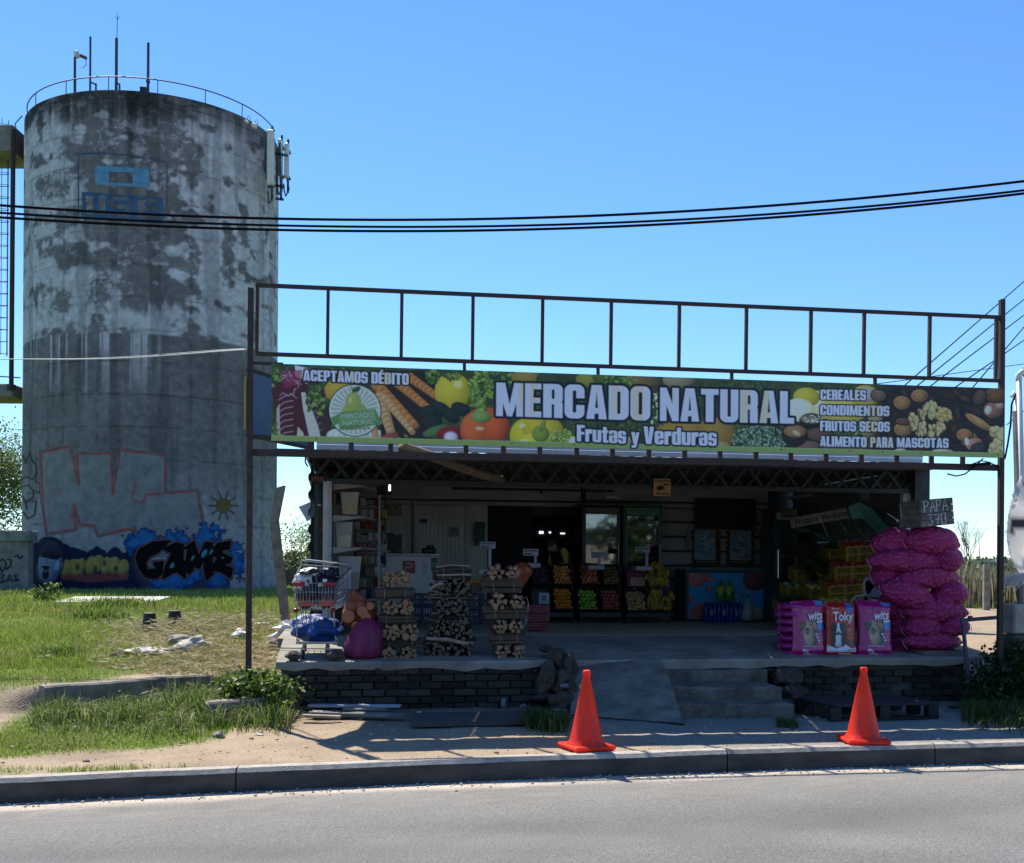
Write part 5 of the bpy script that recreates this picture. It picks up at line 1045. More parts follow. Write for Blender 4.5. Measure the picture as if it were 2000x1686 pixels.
# loose black cable hanging from the right post
t = thing('hanging_cable', 'black flex looping from the short pipe to the right gantry post', 'cable', W(0, 0)); mb = MB()
mb.tube([sv(x, y, .02) for x, y in ((1984, 770), (1976, 790), (1974, 830), (1968, 870), (1963, 895), (1957, 902))], .012, 5); mb.build('flex', m_wire, t)
t = thing('beam_cable', 'tangled black wiring clipped along the right end of the gantry beam', 'cable', W(0, 0)); mb = MB()
mb.tube([sv(x, y, .0) for x, y in ((1850, 926), (1868, 930), (1885, 926), (1902, 912), (1920, 896))], .009, 5); mb.tube([sv(x, y, .0) for x, y in ((1895, 908), (1915, 900), (1932, 903), (1950, 912))], .007, 5); mb.bar(sv(1890, 909, 0), sv(1934, 905, 0), .03); mb.tube([sv(x, y, .0) for x, y in ((1416, 926), (1420, 915), (1424, 928))], .008, 5); mb.build('flex', m_wire, t)
t = thing('stray_wire', 'short bent wire dangling below the left end of the canopy', 'wire', W(0, 0)); mb = MB(); mb.tube([sv(x, y, .3) for x, y in ((597, 890), (596, 902), (601, 912))], .009, 5); mb.build('wire', m_wire, t)
# yard walls and blocks
m_yw = M('yard_concrete', (.27, .24, .20), rough=.95, col2=(.14, .125, .10), scale=5, bump=.6, bscale=25)
A = gp(85, 1390); B = Vector((-3.73, 13.6, 0)); A.z = B.z = 0
w_ = tag(obj('low_wall', None), 'low concrete retaining wall in the grass at left, running towards the post', 'wall')
d_ = (B - A).normalized(); w_.location = A; w_.rotation_euler = (0, 0, math.atan2(d_.y, d_.x)); ln_ = (B - A).length
mb = MB(); vs = []; fs = []; n = 30
for i in range(n + 1):
    x = ln_ * i / n; j = float(fbm(x * 4, 2, 3, 9) - .5) * .03; zt_ = .285 + j * .8; vs += [(x, -.02 + j, -.1), (x, -.025 + j, zt_ - .02), (x, j, zt_), (x, .12 + j, zt_), (x, .14, zt_ - .02), (x, .14, -.1)]
for i in range(n):
    for q_ in range(5): k = i * 6 + q_; fs.append((k, k + 6, k + 7, k + 1))
fs += [(0, 1, 2, 3, 4, 5), tuple(n * 6 + k for k in (5, 4, 3, 2, 1, 0))]; mb.add(vs, fs); mb.build('wall_body', m_yw, w_, fix=True)
A = gp(403, 1409); B = gp(518, 1404); t = thing('concrete_block', 'long broken concrete block lying in the weeds by the left post', 'block', A, math.atan2(B.y - A.y, B.x - A.x))
mb = MB(); ln_ = (B - A).length; mb.box((ln_ / 2, .1, .09), (ln_, .22, .21), ch=.02)
for i in range(len(mb.v)): x, y, z = mb.v[i]; mb.v[i] = (x + .03 * mnoise.noise(Vector((x * 4, y * 4, z * 4))), y, z + .02 * mnoise.noise(Vector((x * 5, 3, z))) + .03 * (x / ln_) * (z > .1))
mb.build('block', m_yw, t)
zt_ = .60; q4 = [gp(147, 1165, zt_), gp(333, 1165, zt_), gp(297, 1175.5, zt_), gp(105, 1175.5, zt_)]
t = thing('cover_slab', 'wide pale concrete cover slab lying on the grass before the tower', 'slab', q4[3], 0); mb = MB(); vs = [p - q4[3] for p in q4] + [p - q4[3] - Vector((0, 0, .08)) for p in q4]
mb.add(vs, [(3, 2, 1, 0), (4, 5, 6, 7), (0, 1, 5, 4), (1, 2, 6, 5), (2, 3, 7, 6), (3, 0, 4, 7)]); mb.build('slab', M('pale_slab', (.62, .58, .52), rough=.9, var=.25, scale=3), t, fix=True)
mb = MB(); c_ = (q4[0] + q4[2]) / 2 - q4[3]; mb.box((c_.x - .1, c_.y, -.22), (2.1, 2.6, .28)); mb.build('pit_wall', m_yw, t)
# leaning post with a bent head
p0 = G(561, 1228, -.1); Yp = p0.y; a = yp(536, 1019, Yp) - p0; b = yp(549, 951, Yp) - p0
t = thing('leaning_post', 'leaning square concrete fence post with a bent top, between gantry and shop', 'post', p0, 0)
mb = MB(); wd = .135; a0 = Vector((0, 0, 0)); vs = []
for P, dz in ((a0, 0), (a, .03), (b, .02)): vs += [P + Vector((-wd / 2, -wd / 2, -dz)), P + Vector((wd / 2, -wd / 2, dz)), P + Vector((wd / 2, wd / 2, dz)), P + Vector((-wd / 2, wd / 2, -dz))]
fs = [(0, 3, 2, 1), (8, 9, 10, 11)] + [(s * 4 + k, s * 4 + (k + 1) % 4, s * 4 + 4 + (k + 1) % 4, s * 4 + 4 + k) for s in (0, 1) for k in range(4)]
mb.add(vs, fs); mb.build('post', m_yw, t, fix=True)
# rubble, sacks, pots in the cut grass
m_rub = M('pale_rubble', (.58, .54, .47), rough=.9, var=.3, scale=6, bump=.4); m_rub2 = M('grey_rubble', (.28, .25, .22), rough=.9, var=.4, scale=6, bump=.5)
def stone(px, py, rx, ry, rz_, lab, mat, seed, name='rubble', cat='rubble', grp='rubble heap in the cut grass', rot=None, amp=.2, dz=0.3, freq=1.6):
    p = G(px, py); t = thing(name, lab, cat, p, 0, grp); mb = MB(); mb.blob((0, 0, rz_ * dz), (rx, ry, rz_), seed=seed, amp=amp, sub=3, rot=rot, freq=freq, flat=.55); mb.build('lump', mat, t, smooth=False); return t
stone(296, 1275, .33, .25, .06, 'flat chalk-white slab piece, leftmost of the rubble', m_rub, 3, rot=(0, .05, .1), amp=.12)
stone(357, 1258, .24, .16, .10, 'dark grey rounded rubble lump behind the white one', m_rub2, 4); stone(368, 1270, .26, .16, .12, 'whitish peaked rubble lump at the centre of the heap', m_rub, 5, rot=(0, -.35, .3)); stone(384, 1244, .07, .07, .10, 'small upright grey rubble piece topping the heap', m_rub2, 6)
stone(400, 1262, .18, .14, .05, 'thin brown-grey rubble plate right of the white lump', m_rub2, 8); stone(333, 1274, .16, .12, .05, 'crumpled grey scrap between white slab and white lump', m_rub2, 9, amp=.4); stone(230, 1282, .12, .1, .05, 'brown clod left of the white slab piece', M('brown_clod', (.12, .08, .05), rough=.95, var=.4), 10)
stone(137, 1275, .10, .07, .035, 'crumpled silver litter lying alone in the grass', M('litter', (.5, .5, .5), rough=.5, var=.5), 12, name='litter', cat='litter', grp=None, amp=.45)
stone(95, 1284, .14, .06, .025, 'flattened pale litter at far left of the lawn', m_rub, 13, name='litter', cat='litter', grp=None, amp=.3)
stone(428, 1441, .055, .05, .05, 'single grey stone on the bare earth below the concrete block', m_rub2, 14, name='stone', cat='stone', grp=None); stone(505, 1436, .05, .03, .012, 'scrap of white paper on the earth beside the bush', m_rub, 15, name='paper_scrap', cat='litter', grp=None)
m_wbag = M('white_sack', (.72, .72, .72), rough=.45, var=.2, scale=8, bump=.4, bscale=12)
stone(468, 1247, .13, .10, .10, 'small white plastic bag on straw just left of the gantry post', m_wbag, 16, name='plastic_bag', cat='bag', grp=None, amp=.3)
p = G(543, 1250); t = thing('white_pipes', 'bundle of white plastic offcuts and sacking at the terrace corner', 'debris', p, 0); mb = MB()
for k, (x0, y0, x1, y1, r_) in enumerate([(522, 1252, 552, 1232, .045), (528, 1256, 560, 1240, .04), (520, 1248, 545, 1236, .03), (535, 1250, 575, 1222, .03)]): mb.tube([yp(x0, y0, p.y) - p, yp((x0 + x1) / 2, (y0 + y1) / 2 + 2, p.y) - p, yp(x1, y1, p.y) - p], r_, 7)
mb.build('offcut', m_wbag, t, smooth=True); mb = MB(); mb.blob(yp(562, 1226, p.y) - p, (.16, .12, .09), 3, .4, 2); mb.build('sacking', m_wbag, t)
m_blk = M('black_plastic', (.014, .014, .016), rough=.5, var=.3, bump=.1)
for i, (px, py, lab) in enumerate([(292, 1238, 'left black plastic pot upside down in the cut grass'), (341, 1232, 'right black plastic pot upside down in the cut grass')]):
    p = G(px, py); t = thing('plant_pot', lab, 'pot', p, i * .4, 'black pots in the cut grass'); mb = MB(); mb.lathe([(.13, 0), (.095, .33), (.07, .335)], 14); mb.lathe([(.135, -.01), (.135, .03), (.12, .03)], 14); mb.build('pot', m_blk, t)
p = G(508, 1228); t = thing('black_litter', 'crumpled black sheet lying between gantry post and leaning post', 'litter', p, 0); mb = MB(); mb.blob((0, 0, .05), (.22, .12, .06), 31, .5, 2, 2.2); mb.build('sheet', m_blk, t)
stone(540, 1268, .14, .1, .12, 'brown rock slab leaning at the terrace corner below the sacking', M('brown_rock', (.22, .15, .10), rough=.9, var=.4), 41, name='rock', cat='rock', grp=None, rot=(.3, -.4, 0))
# boards and sheet lying at the foot of the brick wall
m_dplank = M('grey_plank', (.20, .20, .19), rough=.8, col2=(.10, .10, .095), scale=3, bump=.3)
for i, (x0, y0, x1, y1, w_, lab, h_, mat) in enumerate([(603, 1386, 782, 1389, .11, 'long pale board at the foot of the brick wall, nearest the bricks', .03, M('pale_board', (.42, .43, .44), var=.3)), (606, 1396, 786, 1402, .15, 'weathered grey board lying in front of the pale one', .035, m_dplank), (590, 1402, 665, 1404, .07, 'short splintered plank end poking left from the boards', .03, M('dry_wood', (.33, .27, .20), var=.4))]):
    A = gp(x0, y0, .03); B = gp(x1, y1, .03); t = thing('plank', lab, 'plank', A, math.atan2(B.y - A.y, B.x - A.x), 'planks at the foot of the brick wall'); ln_ = (B - A).length
    mb = MB(); mb.box((ln_ / 2, 0, h_ / 2 + .005 + .03 * (i == 0)), (ln_, w_, h_), (0, .012 * (i - 1), 0), ch=.005); mb.build('board', mat, t)
p = gp(700, 1392, .06); t = thing('stick', 'thin broken stick lying across the boards by the brick wall', 'stick', p, .3); mb = MB(); mb.tube([(-.15, .08, .03), (.05, 0, .035), (.3, -.06, .03)], .012, 6); mb.build('stick', M('dry_wood', (.33, .27, .20)), t)
q4 = [gp(806, 1396, .03), gp(1020, 1392, .03), gp(1032, 1411, .03), gp(803, 1416, .03)]; o_ = q4[3]
t = thing('floor_sheet', 'flat dark metal sheet lying on the ground below the brick wall', 'sheet', (o_.x, o_.y, 0), 0); mb = MB(); vs = [(p.x - o_.x, p.y - o_.y, .05) for p in q4] + [(p.x - o_.x, p.y - o_.y, .005) for p in q4]; mb.add(vs, [(3, 2, 1, 0), (4, 5, 6, 7), (0, 1, 5, 4), (1, 2, 6, 5), (2, 3, 7, 6), (3, 0, 4, 7)]); mb.build('sheet', M('dark_sheet', (.085, .075, .068), rough=.7, var=.3, scale=3), t, fix=True)
# black pallet right of the steps
A = gp(1628, 1410); B = gp(1832, 1404); t = thing('black_pallet', 'low black plastic pallet lying before the right brick wall', 'pallet', A, math.atan2(B.y - A.y, B.x - A.x)); Lp = (B - A).length
for k in range(7): mb = MB(); mb.box((Lp / 2 - .05 * k / 6, .04 + k * .12, .165), (Lp, .095, .022), ch=.003); mb.build('deck_board', m_blk, t)
for x in (.04, Lp / 2, Lp - .04):
    for y in (.06, .4, .76): mb = MB(); mb.box((x, y, .08), (.13, .1, .15), ch=.008); mb.build('foot', m_blk, t)
for y in (.06, .76): mb = MB(); mb.box((Lp / 2, y, .012), (Lp, .09, .022)); mb.build('runner', m_blk, t)
p = gp(1822, 1376, .15); mb = MB(); mb.box((0, 0, 0), (.30, .14, .012), (.25, .3, .5)); o = mb.build('loose_board', M('pale_board', (.42, .43, .44))); o.location = p + Vector((0, .1, -.03)); tag(o, 'pale triangular board scrap tipped behind the pallet', 'board')
# rocks flanking ramp and steps
m_rock = M('mossy_rock', (.10, .062, .048), rough=.95, col2=(.035, .038, .026), scale=6, bump=.9, bscale=14, bdist=.03, rnd=.3); m_rockp = M('pale_mortar_lump', (.26, .26, .26), rough=.95, var=.4, bump=.6)
def rock(px, py, r_, lab, seed, mat=None, v=None, dz=0, rot=None, grp='rocks beside the ramp'):
    v = v if v is not None else -.05; u, z = vp(px, py, v); t = thing('rock', lab, 'rock', W(u, v, z), TH, grp); mb = MB(); mb.blob((0, 0, 0), r_, seed, .22, 3, 1.5, rot); mb.build('lump', mat or m_rock, t); return t
rock(1092, 1290, (.15, .2, .13), 'peaked reddish rock topping the pile left of the ramp', 51, v=.42, rot=(0, .5, 0)); rock(1066, 1268, (.09, .09, .04), 'small flat dark stone left of the peaked rock, on the slab edge', 52, v=.55); rock(1066, 1326, (.10, .2, .22), 'smooth sloping rock at the brick wall end, left of the ramp', 53, v=.25, rot=(0, .35, 0)); rock(1098, 1330, (.16, .2, .15), 'large brown rock in the middle of the pile left of the ramp', 54, v=.22)
rock(1112, 1312, (.09, .2, .22), 'narrow dark rock edging the ramp top', 55, v=.3); rock(1058, 1362, (.13, .15, .04), 'flat ledge stone low in the pile left of the ramp', 56, v=.0, rot=(0, -.15, 0)); rock(1100, 1372, (.15, .2, .13), 'lowest big rock of the pile beside the ramp foot', 57, v=-.12); rock(1117, 1352, (.08, .2, .14), 'dark rock wedged against the ramp side, mid height', 59, v=.05)
rock(1105, 1340, (.06, .04, .03), 'crumpled whitish lump perched mid pile left of the ramp', 58, m_rockp, v=-.02); rock(1094, 1389, (.08, .05, .03), 'broken whitish plaster scrap low on the left rock pile', 60, m_rockp, v=-.35); rock(1022, 1381, (.04, .03, .04), 'small pale stone at the foot of the brick wall end', 61, m_rockp, v=.25); rock(984, 1374, (.03, .03, .07), 'slim upright pale shard against the brick wall', 62, m_rockp, v=.3)
grp = 'rocks beside the steps'
rock(1536, 1322, (.19, .2, .13), 'large rounded rock at the top right of the steps', 63, v=.25, grp=grp); rock(1548, 1354, (.17, .2, .10), 'middle flat rock right of the second step', 64, v=.05, grp=grp); rock(1528, 1385, (.14, .15, .12), 'mossy rock right of the lowest step', 65, v=-.35, grp=grp); rock(1582, 1395, (.13, .15, .09), 'lowest jagged rock touching the black pallet corner', 66, v=-.5, grp=grp); rock(1500, 1309, (.07, .08, .04), 'small dark rock on the top step beside the rounded one', 67, v=.4, grp=grp); rock(1862, 1380, (.06, .05, .04), 'lone round stone near the right gantry post', 68, v=-.3, grp=None)
# right-hand rail and lean-to of pipes and torn cloth
t = thing('pipe_rail', 'black pipe rail end with a slanting leg, right of the potato sacks', 'rail', W(0, 0)); mb = MB(); a = sv(1876, 1212, .15); b = sv(1975, 1204, .15); mb.bar(a, b, .03, .045); mb.build('rail', steel, t)
mb = MB(); mb.bar(sv(1880, 1212, .15), sv(1897, 1385, .0), .035); mb.build('leg', steel, t); mb = MB(); mb.box(sv(1895, 1207, .13), (.05, .05, .05), ch=.008); mb.build('clamp', steel, t)
vR = .3; m_pvc = M('white_pvc', (.70, .70, .68), rough=.4, var=.12, bump=0)
t = thing('pipe_stand', 'white plastic pipe upright with elbow at the right edge of the photo', 'pipe', W(0, 0)); mb = MB(); mb.tube([sv(2003, 1190, vR), sv(1997, 950, vR), sv(1990, 735, vR)], .032, 8); mb.build('upright', m_pvc, t, smooth=True)
mb = MB(); mb.tube([sv(1990, 745, vR), sv(1990, 732, vR), sv(1996, 727, vR), sv(2010, 725, vR)], .04, 8); mb.build('elbow', m_pvc, t, smooth=True); mb = MB(); mb.cyl(sv(2000, 727, vR), sv(2004, 735, vR), .03, n=6); mb.build('clip', m_blk, t)
t = thing('short_pipe', 'shorter white pipe capped with black flex behind the elbow pipe', 'pipe', W(0, 0)); mb = MB(); mb.tube([sv(1990, 1000, vR + .3), sv(1984, 780, vR + .3)], .022, 7); mb.tube([sv(1986, 778, vR + .3), sv(1979, 768, vR + .3), sv(1977, 776, vR + .3)], .03, 7); mb.build('upright', m_pvc, t, smooth=True)
t = thing('timber_upright', 'weathered grey timber upright behind the white pipe at right', 'post', W(0, 0)); mb = MB(); mb.bar(sv(1996, 1260, vR + .15), sv(1985, 803, vR + .15), .07, .06, up=(0, 1, 0)); mb.build('post', m_dplank, t)
m_cloth = MVC('torn_cloth', rough=.8, trans=.45, var=.15, scale=6, bump=.3, bscale=120)
t = thing('torn_tarp', 'torn white woven tarpaulin billowing from the pipe at the right edge', 'tarpaulin', W(0, 0)); mb = MB(); vs = []; fs = []; cs = []
edge = [(1992, 930), (1980, 962), (1968, 1010), (1966, 1050), (1970, 1080), (1984, 1110), (1998, 1126)]; n = 18; ys_ = [e_[1] for e_ in edge]; xs_ = [e_[0] for e_ in edge]
for i in range(n + 1):
    y = 930 + 196 * i / n; x0 = np.interp(y, ys_, xs_)
    for j in range(9):
        x = x0 + (2045 - x0) * j / 8; p_ = sv(x, y, vR - .05 - .05 * math.sin(math.pi * min(1, j / 5)) * math.sin(math.pi * i / n) + .07 * mnoise.noise(Vector((i * .35, j * 1.3, 0)))); vs.append(p_); cs.append((.6, .6, .6) if not (1974 < x < 2015 and 1012 < y + (x - 1990) * .4 < 1036) else (.02, .02, .03))
mb.add(vs, [tuple(f) for f in gridfaces(n + 1, 9)], 0, cs); mb.build('cloth', m_cloth, t, smooth=True)
mb = MB(); rg = random.Random(4)
for k in range(70): x0 = rg.uniform(1975, 2010); y0 = 1128 + rg.uniform(-10, 8) + (2000 - x0) * .25; L_ = rg.uniform(10, 34); a = sv(x0, y0, vR - .06); b = sv(x0 - L_ * .8, y0 + L_ * rg.uniform(.05, .7), vR - .1); mb.tube([a, (a + b) / 2 + Vector((0, 0, .01)), b], [.008, .006, .002], 3, col=(.62, .62, .62))
for k in range(60): y0 = rg.uniform(940, 1100); x0 = np.interp(y0, ys_, xs_); a = sv(x0 + 2, y0, vR - .05); b = sv(x0 - rg.uniform(2, 5), y0 + rg.uniform(-2, 3), vR - .05); mb.tube([a, b], .0022, 3, col=(.6, .6, .6))
stuff(mb.build('frayed_threads', m_cloth, t))
t = thing('stacked_blocks', 'pale block on a dark stone stump under the torn tarpaulin at right', 'blocks', W(0, 0)); a = sv(1976, 1180, vR); b = sv(2060, 1238, vR); mb = MB(); mb.box(((a.x + b.x) / 2, vR + .1, (a.z + b.z) / 2), (b.x - a.x, .3, a.z - b.z), ch=.02); mb.build('pale_block', M('cream_block', (.42, .38, .30), rough=.8, col2=(.2, .2, .18), scale=3), t)
a = sv(1972, 1240, vR); b = sv(2070, 1345, vR - .2); mb = MB(); mb.box(((a.x + b.x) / 2, vR + .1, (a.z + b.z) / 2), (b.x - a.x, .45, a.z - b.z), ch=.04); mb.build('stump', m_mortar, t)
# tin flap on the shop's left flank
a = sv(583, 993, VF + .4); mb = MB(); q4 = [sv(583, 990, VF + .4), sv(612, 978, VF + .4), sv(618, 1005, VF + .4), sv(600, 1019, VF + .4)]; vs = [p for p in q4] + [p + Vector((0, .01, 0)) for p in q4]; mb.add(vs, [(0, 1, 2, 3), (7, 6, 5, 4), (0, 4, 5, 1), (1, 5, 6, 2), (2, 6, 7, 3), (3, 7, 4, 0)]); t = thing('tin_flap', 'bent tin flap sticking out of the shop left flank', 'sheet', W(0, 0)); mb.build('flap', m_zinc, t, fix=True)
# ================================================================ VEGETATION
def leafmesh(name, P, size, cols, parent=None, up=.5, el=1.8, mat=None, rng=None, kind=True, fold=0):
    rng = rng or np.random.default_rng(1); n = len(P); size = np.broadcast_to(size, (n,)) * rng.uniform(.6, 1.25, n)
    a = rng.normal(size=(n, 3)); a[:, 2] = a[:, 2] * .7 + up * .0; a /= np.linalg.norm(a, axis=1, keepdims=True)
    b = rng.normal(size=(n, 3)); b[:, 2] *= .5; b -= (a * b).sum(1, keepdims=True) * a; b /= np.linalg.norm(b, axis=1, keepdims=True)
    a = a * size[:, None] * el * .5; b = b * size[:, None] * .5
    V = np.stack([P - a, P + b, P + a, P - b], 1).reshape(-1, 3); F = np.arange(4 * n).reshape(n, 4)
    cols = np.array(cols); c = cols[rng.integers(0, len(cols), n)] * rng.uniform(.7, 1.3, (n, 1)); C = np.repeat(c, 4, 0)
    me = npmesh(name, V, F, mat or MVC('leaf', rough=.55, spec=.35, trans=.35), C, smooth=False); o = obj(name, me, parent)
    if kind: stuff(o)
    return o
def blob_pts(rng, c, r, n, shell=.6, clumps=0):
    if clumps:
        cc = rng.normal(size=(clumps, 3)); cc /= np.linalg.norm(cc, axis=1, keepdims=True); cc *= rng.uniform(.3, 1, (clumps, 1)) ** .5; cc *= np.array(r)
        k = rng.integers(0, clumps, n); p = cc[k] + rng.normal(size=(n, 3)) * np.array(r) * .2
    else:
        p = rng.normal(size=(n, 3)); p /= np.linalg.norm(p, axis=1, keepdims=True); p *= rng.uniform(shell, 1, (n, 1)); p *= np.array(r)
    return p + np.array(c)
GREEN = [(.06, .11, .02), (.09, .15, .03), (.12, .18, .04), (.05, .085, .018)]
m_bark = M('bark', (.16, .13, .10), rough=.95, var=.4, bump=.5)
def limbs(mb, p, d, ln_, r_, lv, rg, ends, spread=.6, shrink=.72):
    q_ = p + d * ln_; m_ = (p + q_) / 2 + Vector((rg.uniform(-1, 1), rg.uniform(-1, 1), 0)) * ln_ * .05; mb.tube([p, m_, q_], [r_, r_ * .85, r_ * .68], 5 if lv > 1 else 3); ends.append(q_)
    if lv > 0:
        for _ in range(rg.choice((2, 3, 3))): dd = (d + Vector((rg.uniform(-1, 1), rg.uniform(-1, 1), rg.uniform(-.3, .6))) * spread).normalized(); limbs(mb, q_, dd, ln_ * shrink * rg.uniform(.8, 1.15), r_ * .62, lv - 1, rg, ends, spread, shrink)
def tree(px, py, Yd, h, label, cols, nleaf, leaf, spread=.6, lv=4, seed=1, droop=0, cr=.35, r0=None, grp=None):
    p = yp(px, py, Yd); p.z = float(hgt(p.x, p.y)) - .1; rg = random.Random(seed); t = thing('tree', label, 'tree', p, 0, grp); mb = MB(); ends = []
    limbs(mb, Vector((0, 0, 0)), Vector((.03, 0, 1)), h * .32, r0 or h * .022, lv, rg, ends, spread); mb.build('trunk', m_bark, t)
    if nleaf:
        rng = np.random.default_rng(seed); E_ = np.array([tuple(e_) for e_ in ends if e_.z > h * .35]); k = rng.integers(0, len(E_), nleaf); P = E_[k] + rng.normal(size=(nleaf, 3)) * h * cr * .22
        if droop: P[:, 2] -= rng.random(nleaf) ** 1.5 * droop
        leafmesh('crown', P, leaf, cols, t, rng=rng)
    return t
tree(-78, 1150, 62, 9.0, 'drooping willow at the left edge, left of the water tower', [(.14, .2, .05), (.2, .26, .09), (.1, .14, .04)], 15000, .11, droop=2.6, seed=3, cr=.5)
tree(578, 1120, 70, 3.9, 'airy pale-leaved tree seen between tower and shop', [(.16, .22, .08), (.22, .28, .12)], 1300, .09, seed=5, cr=.7, spread=.8)
tree(620, 1120, 66, 3.6, 'second wispy tree, just left of the shop flank', [(.14, .2, .06), (.2, .26, .1)], 1300, .09, seed=6, cr=.7, spread=.8)
for i, (px, Yd, rx, rz_, lab) in enumerate([(572, 62, 1.3, .9, 'dark round bush under the airy tree'), (600, 60, 1.2, 1.05, 'dense dark bush beside the shop flank'), (552, 64, .8, .5, 'small low bush at the tower right foot')]):
    p = yp(px, 1130, Yd); z = float(hgt(p.x, p.y)); t = thing('bush', lab, 'bush', (p.x, p.y, z), 0); rng = np.random.default_rng(i + 40); leafmesh('foliage', blob_pts(rng, (0, 0, rz_ * .9), (rx, rx, rz_), 2600, clumps=40), .11, [(.05, .085, .02), (.08, .12, .03), (.03, .05, .015)], t, rng=rng); mb = MB(); mb.tube([(0, 0, 0), (.05, 0, rz_)], .05, 5); mb.build('stem', m_bark, t)
p = yp(590, 1130, 58); z = float(hgt(p.x, p.y)); t = thing('garden_wall', 'low brown boundary wall far behind, below the bushes', 'wall', (p.x, p.y, z), 0); mb = MB(); mb.box((0, 0, .4), (4.2, .2, 1.0)); mb.build('wall_body', M('brown_wall', (.14, .115, .09), rough=.95, var=.4), t)
tree(1893, 1150, 44, 3.2, 'leafless thin tree behind the potato sacks', [(.2, .2, .1)], 0, .1, spread=.42, lv=6, seed=12, r0=.045)
# reed bed on the right
rng = np.random.default_rng(9); n = 15000; rx_ = rng.uniform(7.5, 34, n); ry_ = 33 + rng.gamma(2, 1.6, n); rx_ = rx_ * ry_ / 33
h = rng.uniform(.75, 1.35, n) * (1 + .5 * (fbm(rx_ * .5, ry_ * 0 + 3, 3, 8) - .35)); tall = rng.random(n) < .03; h = np.where(tall, h * 1.6, h); z0 = hgt(rx_, ry_)
def blades(name, X_, Y_, Z_, H_, Wd, C_, lean=.25, seg=2, rng=rng, mat=None, parent=None):
    n = len(X_); a = rng.uniform(0, 2 * np.pi, n); dx, dy = np.cos(a), np.sin(a); f = rng.uniform(0, 2 * np.pi, n); fx, fy = np.cos(f) * Wd * .5, np.sin(f) * Wd * .5; ln_ = rng.gamma(2, lean / 2, n) * H_
    b0 = np.stack([X_ - fx, Y_ - fy, Z_], 1); b1 = np.stack([X_ + fx, Y_ + fy, Z_], 1); tp = np.stack([X_ + dx * ln_, Y_ + dy * ln_, Z_ + H_ * np.maximum(.35, 1 - .5 * (ln_ / H_))], 1)
    if seg == 2:
        m0 = np.stack([X_ - fx * .8 + dx * ln_ * .3, Y_ - fy * .8 + dy * ln_ * .3, Z_ + H_ * .6], 1); m1 = np.stack([X_ + fx * .8 + dx * ln_ * .3, Y_ + fy * .8 + dy * ln_ * .3, Z_ + H_ * .6], 1)
        V = np.stack([b0, b1, m0, m1, tp], 1).reshape(-1, 3); i = np.arange(n)[:, None] * 5; F = np.concatenate([i + np.array([0, 1, 3]), i + np.array([0, 3, 2]), i + np.array([2, 3, 4])], 0); C = np.repeat(C_, 5, 0)
    else: V = np.stack([b0, b1, tp], 1).reshape(-1, 3); F = np.arange(3 * n).reshape(n, 3); C = np.repeat(C_, 3, 0)
    return stuff(obj(name, npmesh(name, V, F, mat or MVC('blade', rough=.6, spec=.3, trans=.42), C, smooth=False), parent))
rc = np.array([(.26, .22, .13), (.16, .15, .07), (.12, .14, .05), (.34, .30, .2)])[rng.integers(0, 4, n)] * rng.uniform(.6, 1.2, (n, 1))
o = blades('reed_bed', rx_, ry_, z0, h, .05, rc, .18); tag(o, 'tall dry reeds growing in a bed behind the sandy lane at right', 'reeds')
for i, (px, py0, py1, lab) in enumerate([(1926, 1103, 1195, 'short square concrete fence post before the reeds'), (1860, 1120, 1195, 'second fence post hidden behind the potato sacks')][:1]):
    a = yp(px, py1, 31); z = float(hgt(a.x, a.y)); t = thing('fence_post', lab, 'post', (a.x, a.y, z - .1), 0); h_ = yp(px, py0, 31).z - z + .1; mb = MB(); mb.box((0, 0, h_ / 2), (.17, .15, h_), ch=.01); mb.build('post', m_yw, t)
    mb = MB();  [mb.tube([(-7, .1, zz), (0, .09, zz - .0), (9, .1, zz)], .006, 3) for zz in (h_ * .6, h_ * .93)]; mb.build('wire', steel, t)
# far tree line and hedges along the horizon
rng = np.random.default_rng(77); n = 16000; x = rng.uniform(-260, 260, n); y = rng.uniform(240, 300, n); hh = 2.0 + 4.5 * fbm(x * .04, y * .02, 4, 2) ** 1.5 * 2; P = np.stack([x, y, .4 + hh * rng.random(n) ** .7 * .6], 1)
o = leafmesh('distant_treeline', P, 1.5, [(.07, .10, .06), (.10, .13, .08), (.12, .14, .10)], rng=rng, el=1.2); tag(o, 'low distant line of trees along the flat horizon', 'trees')
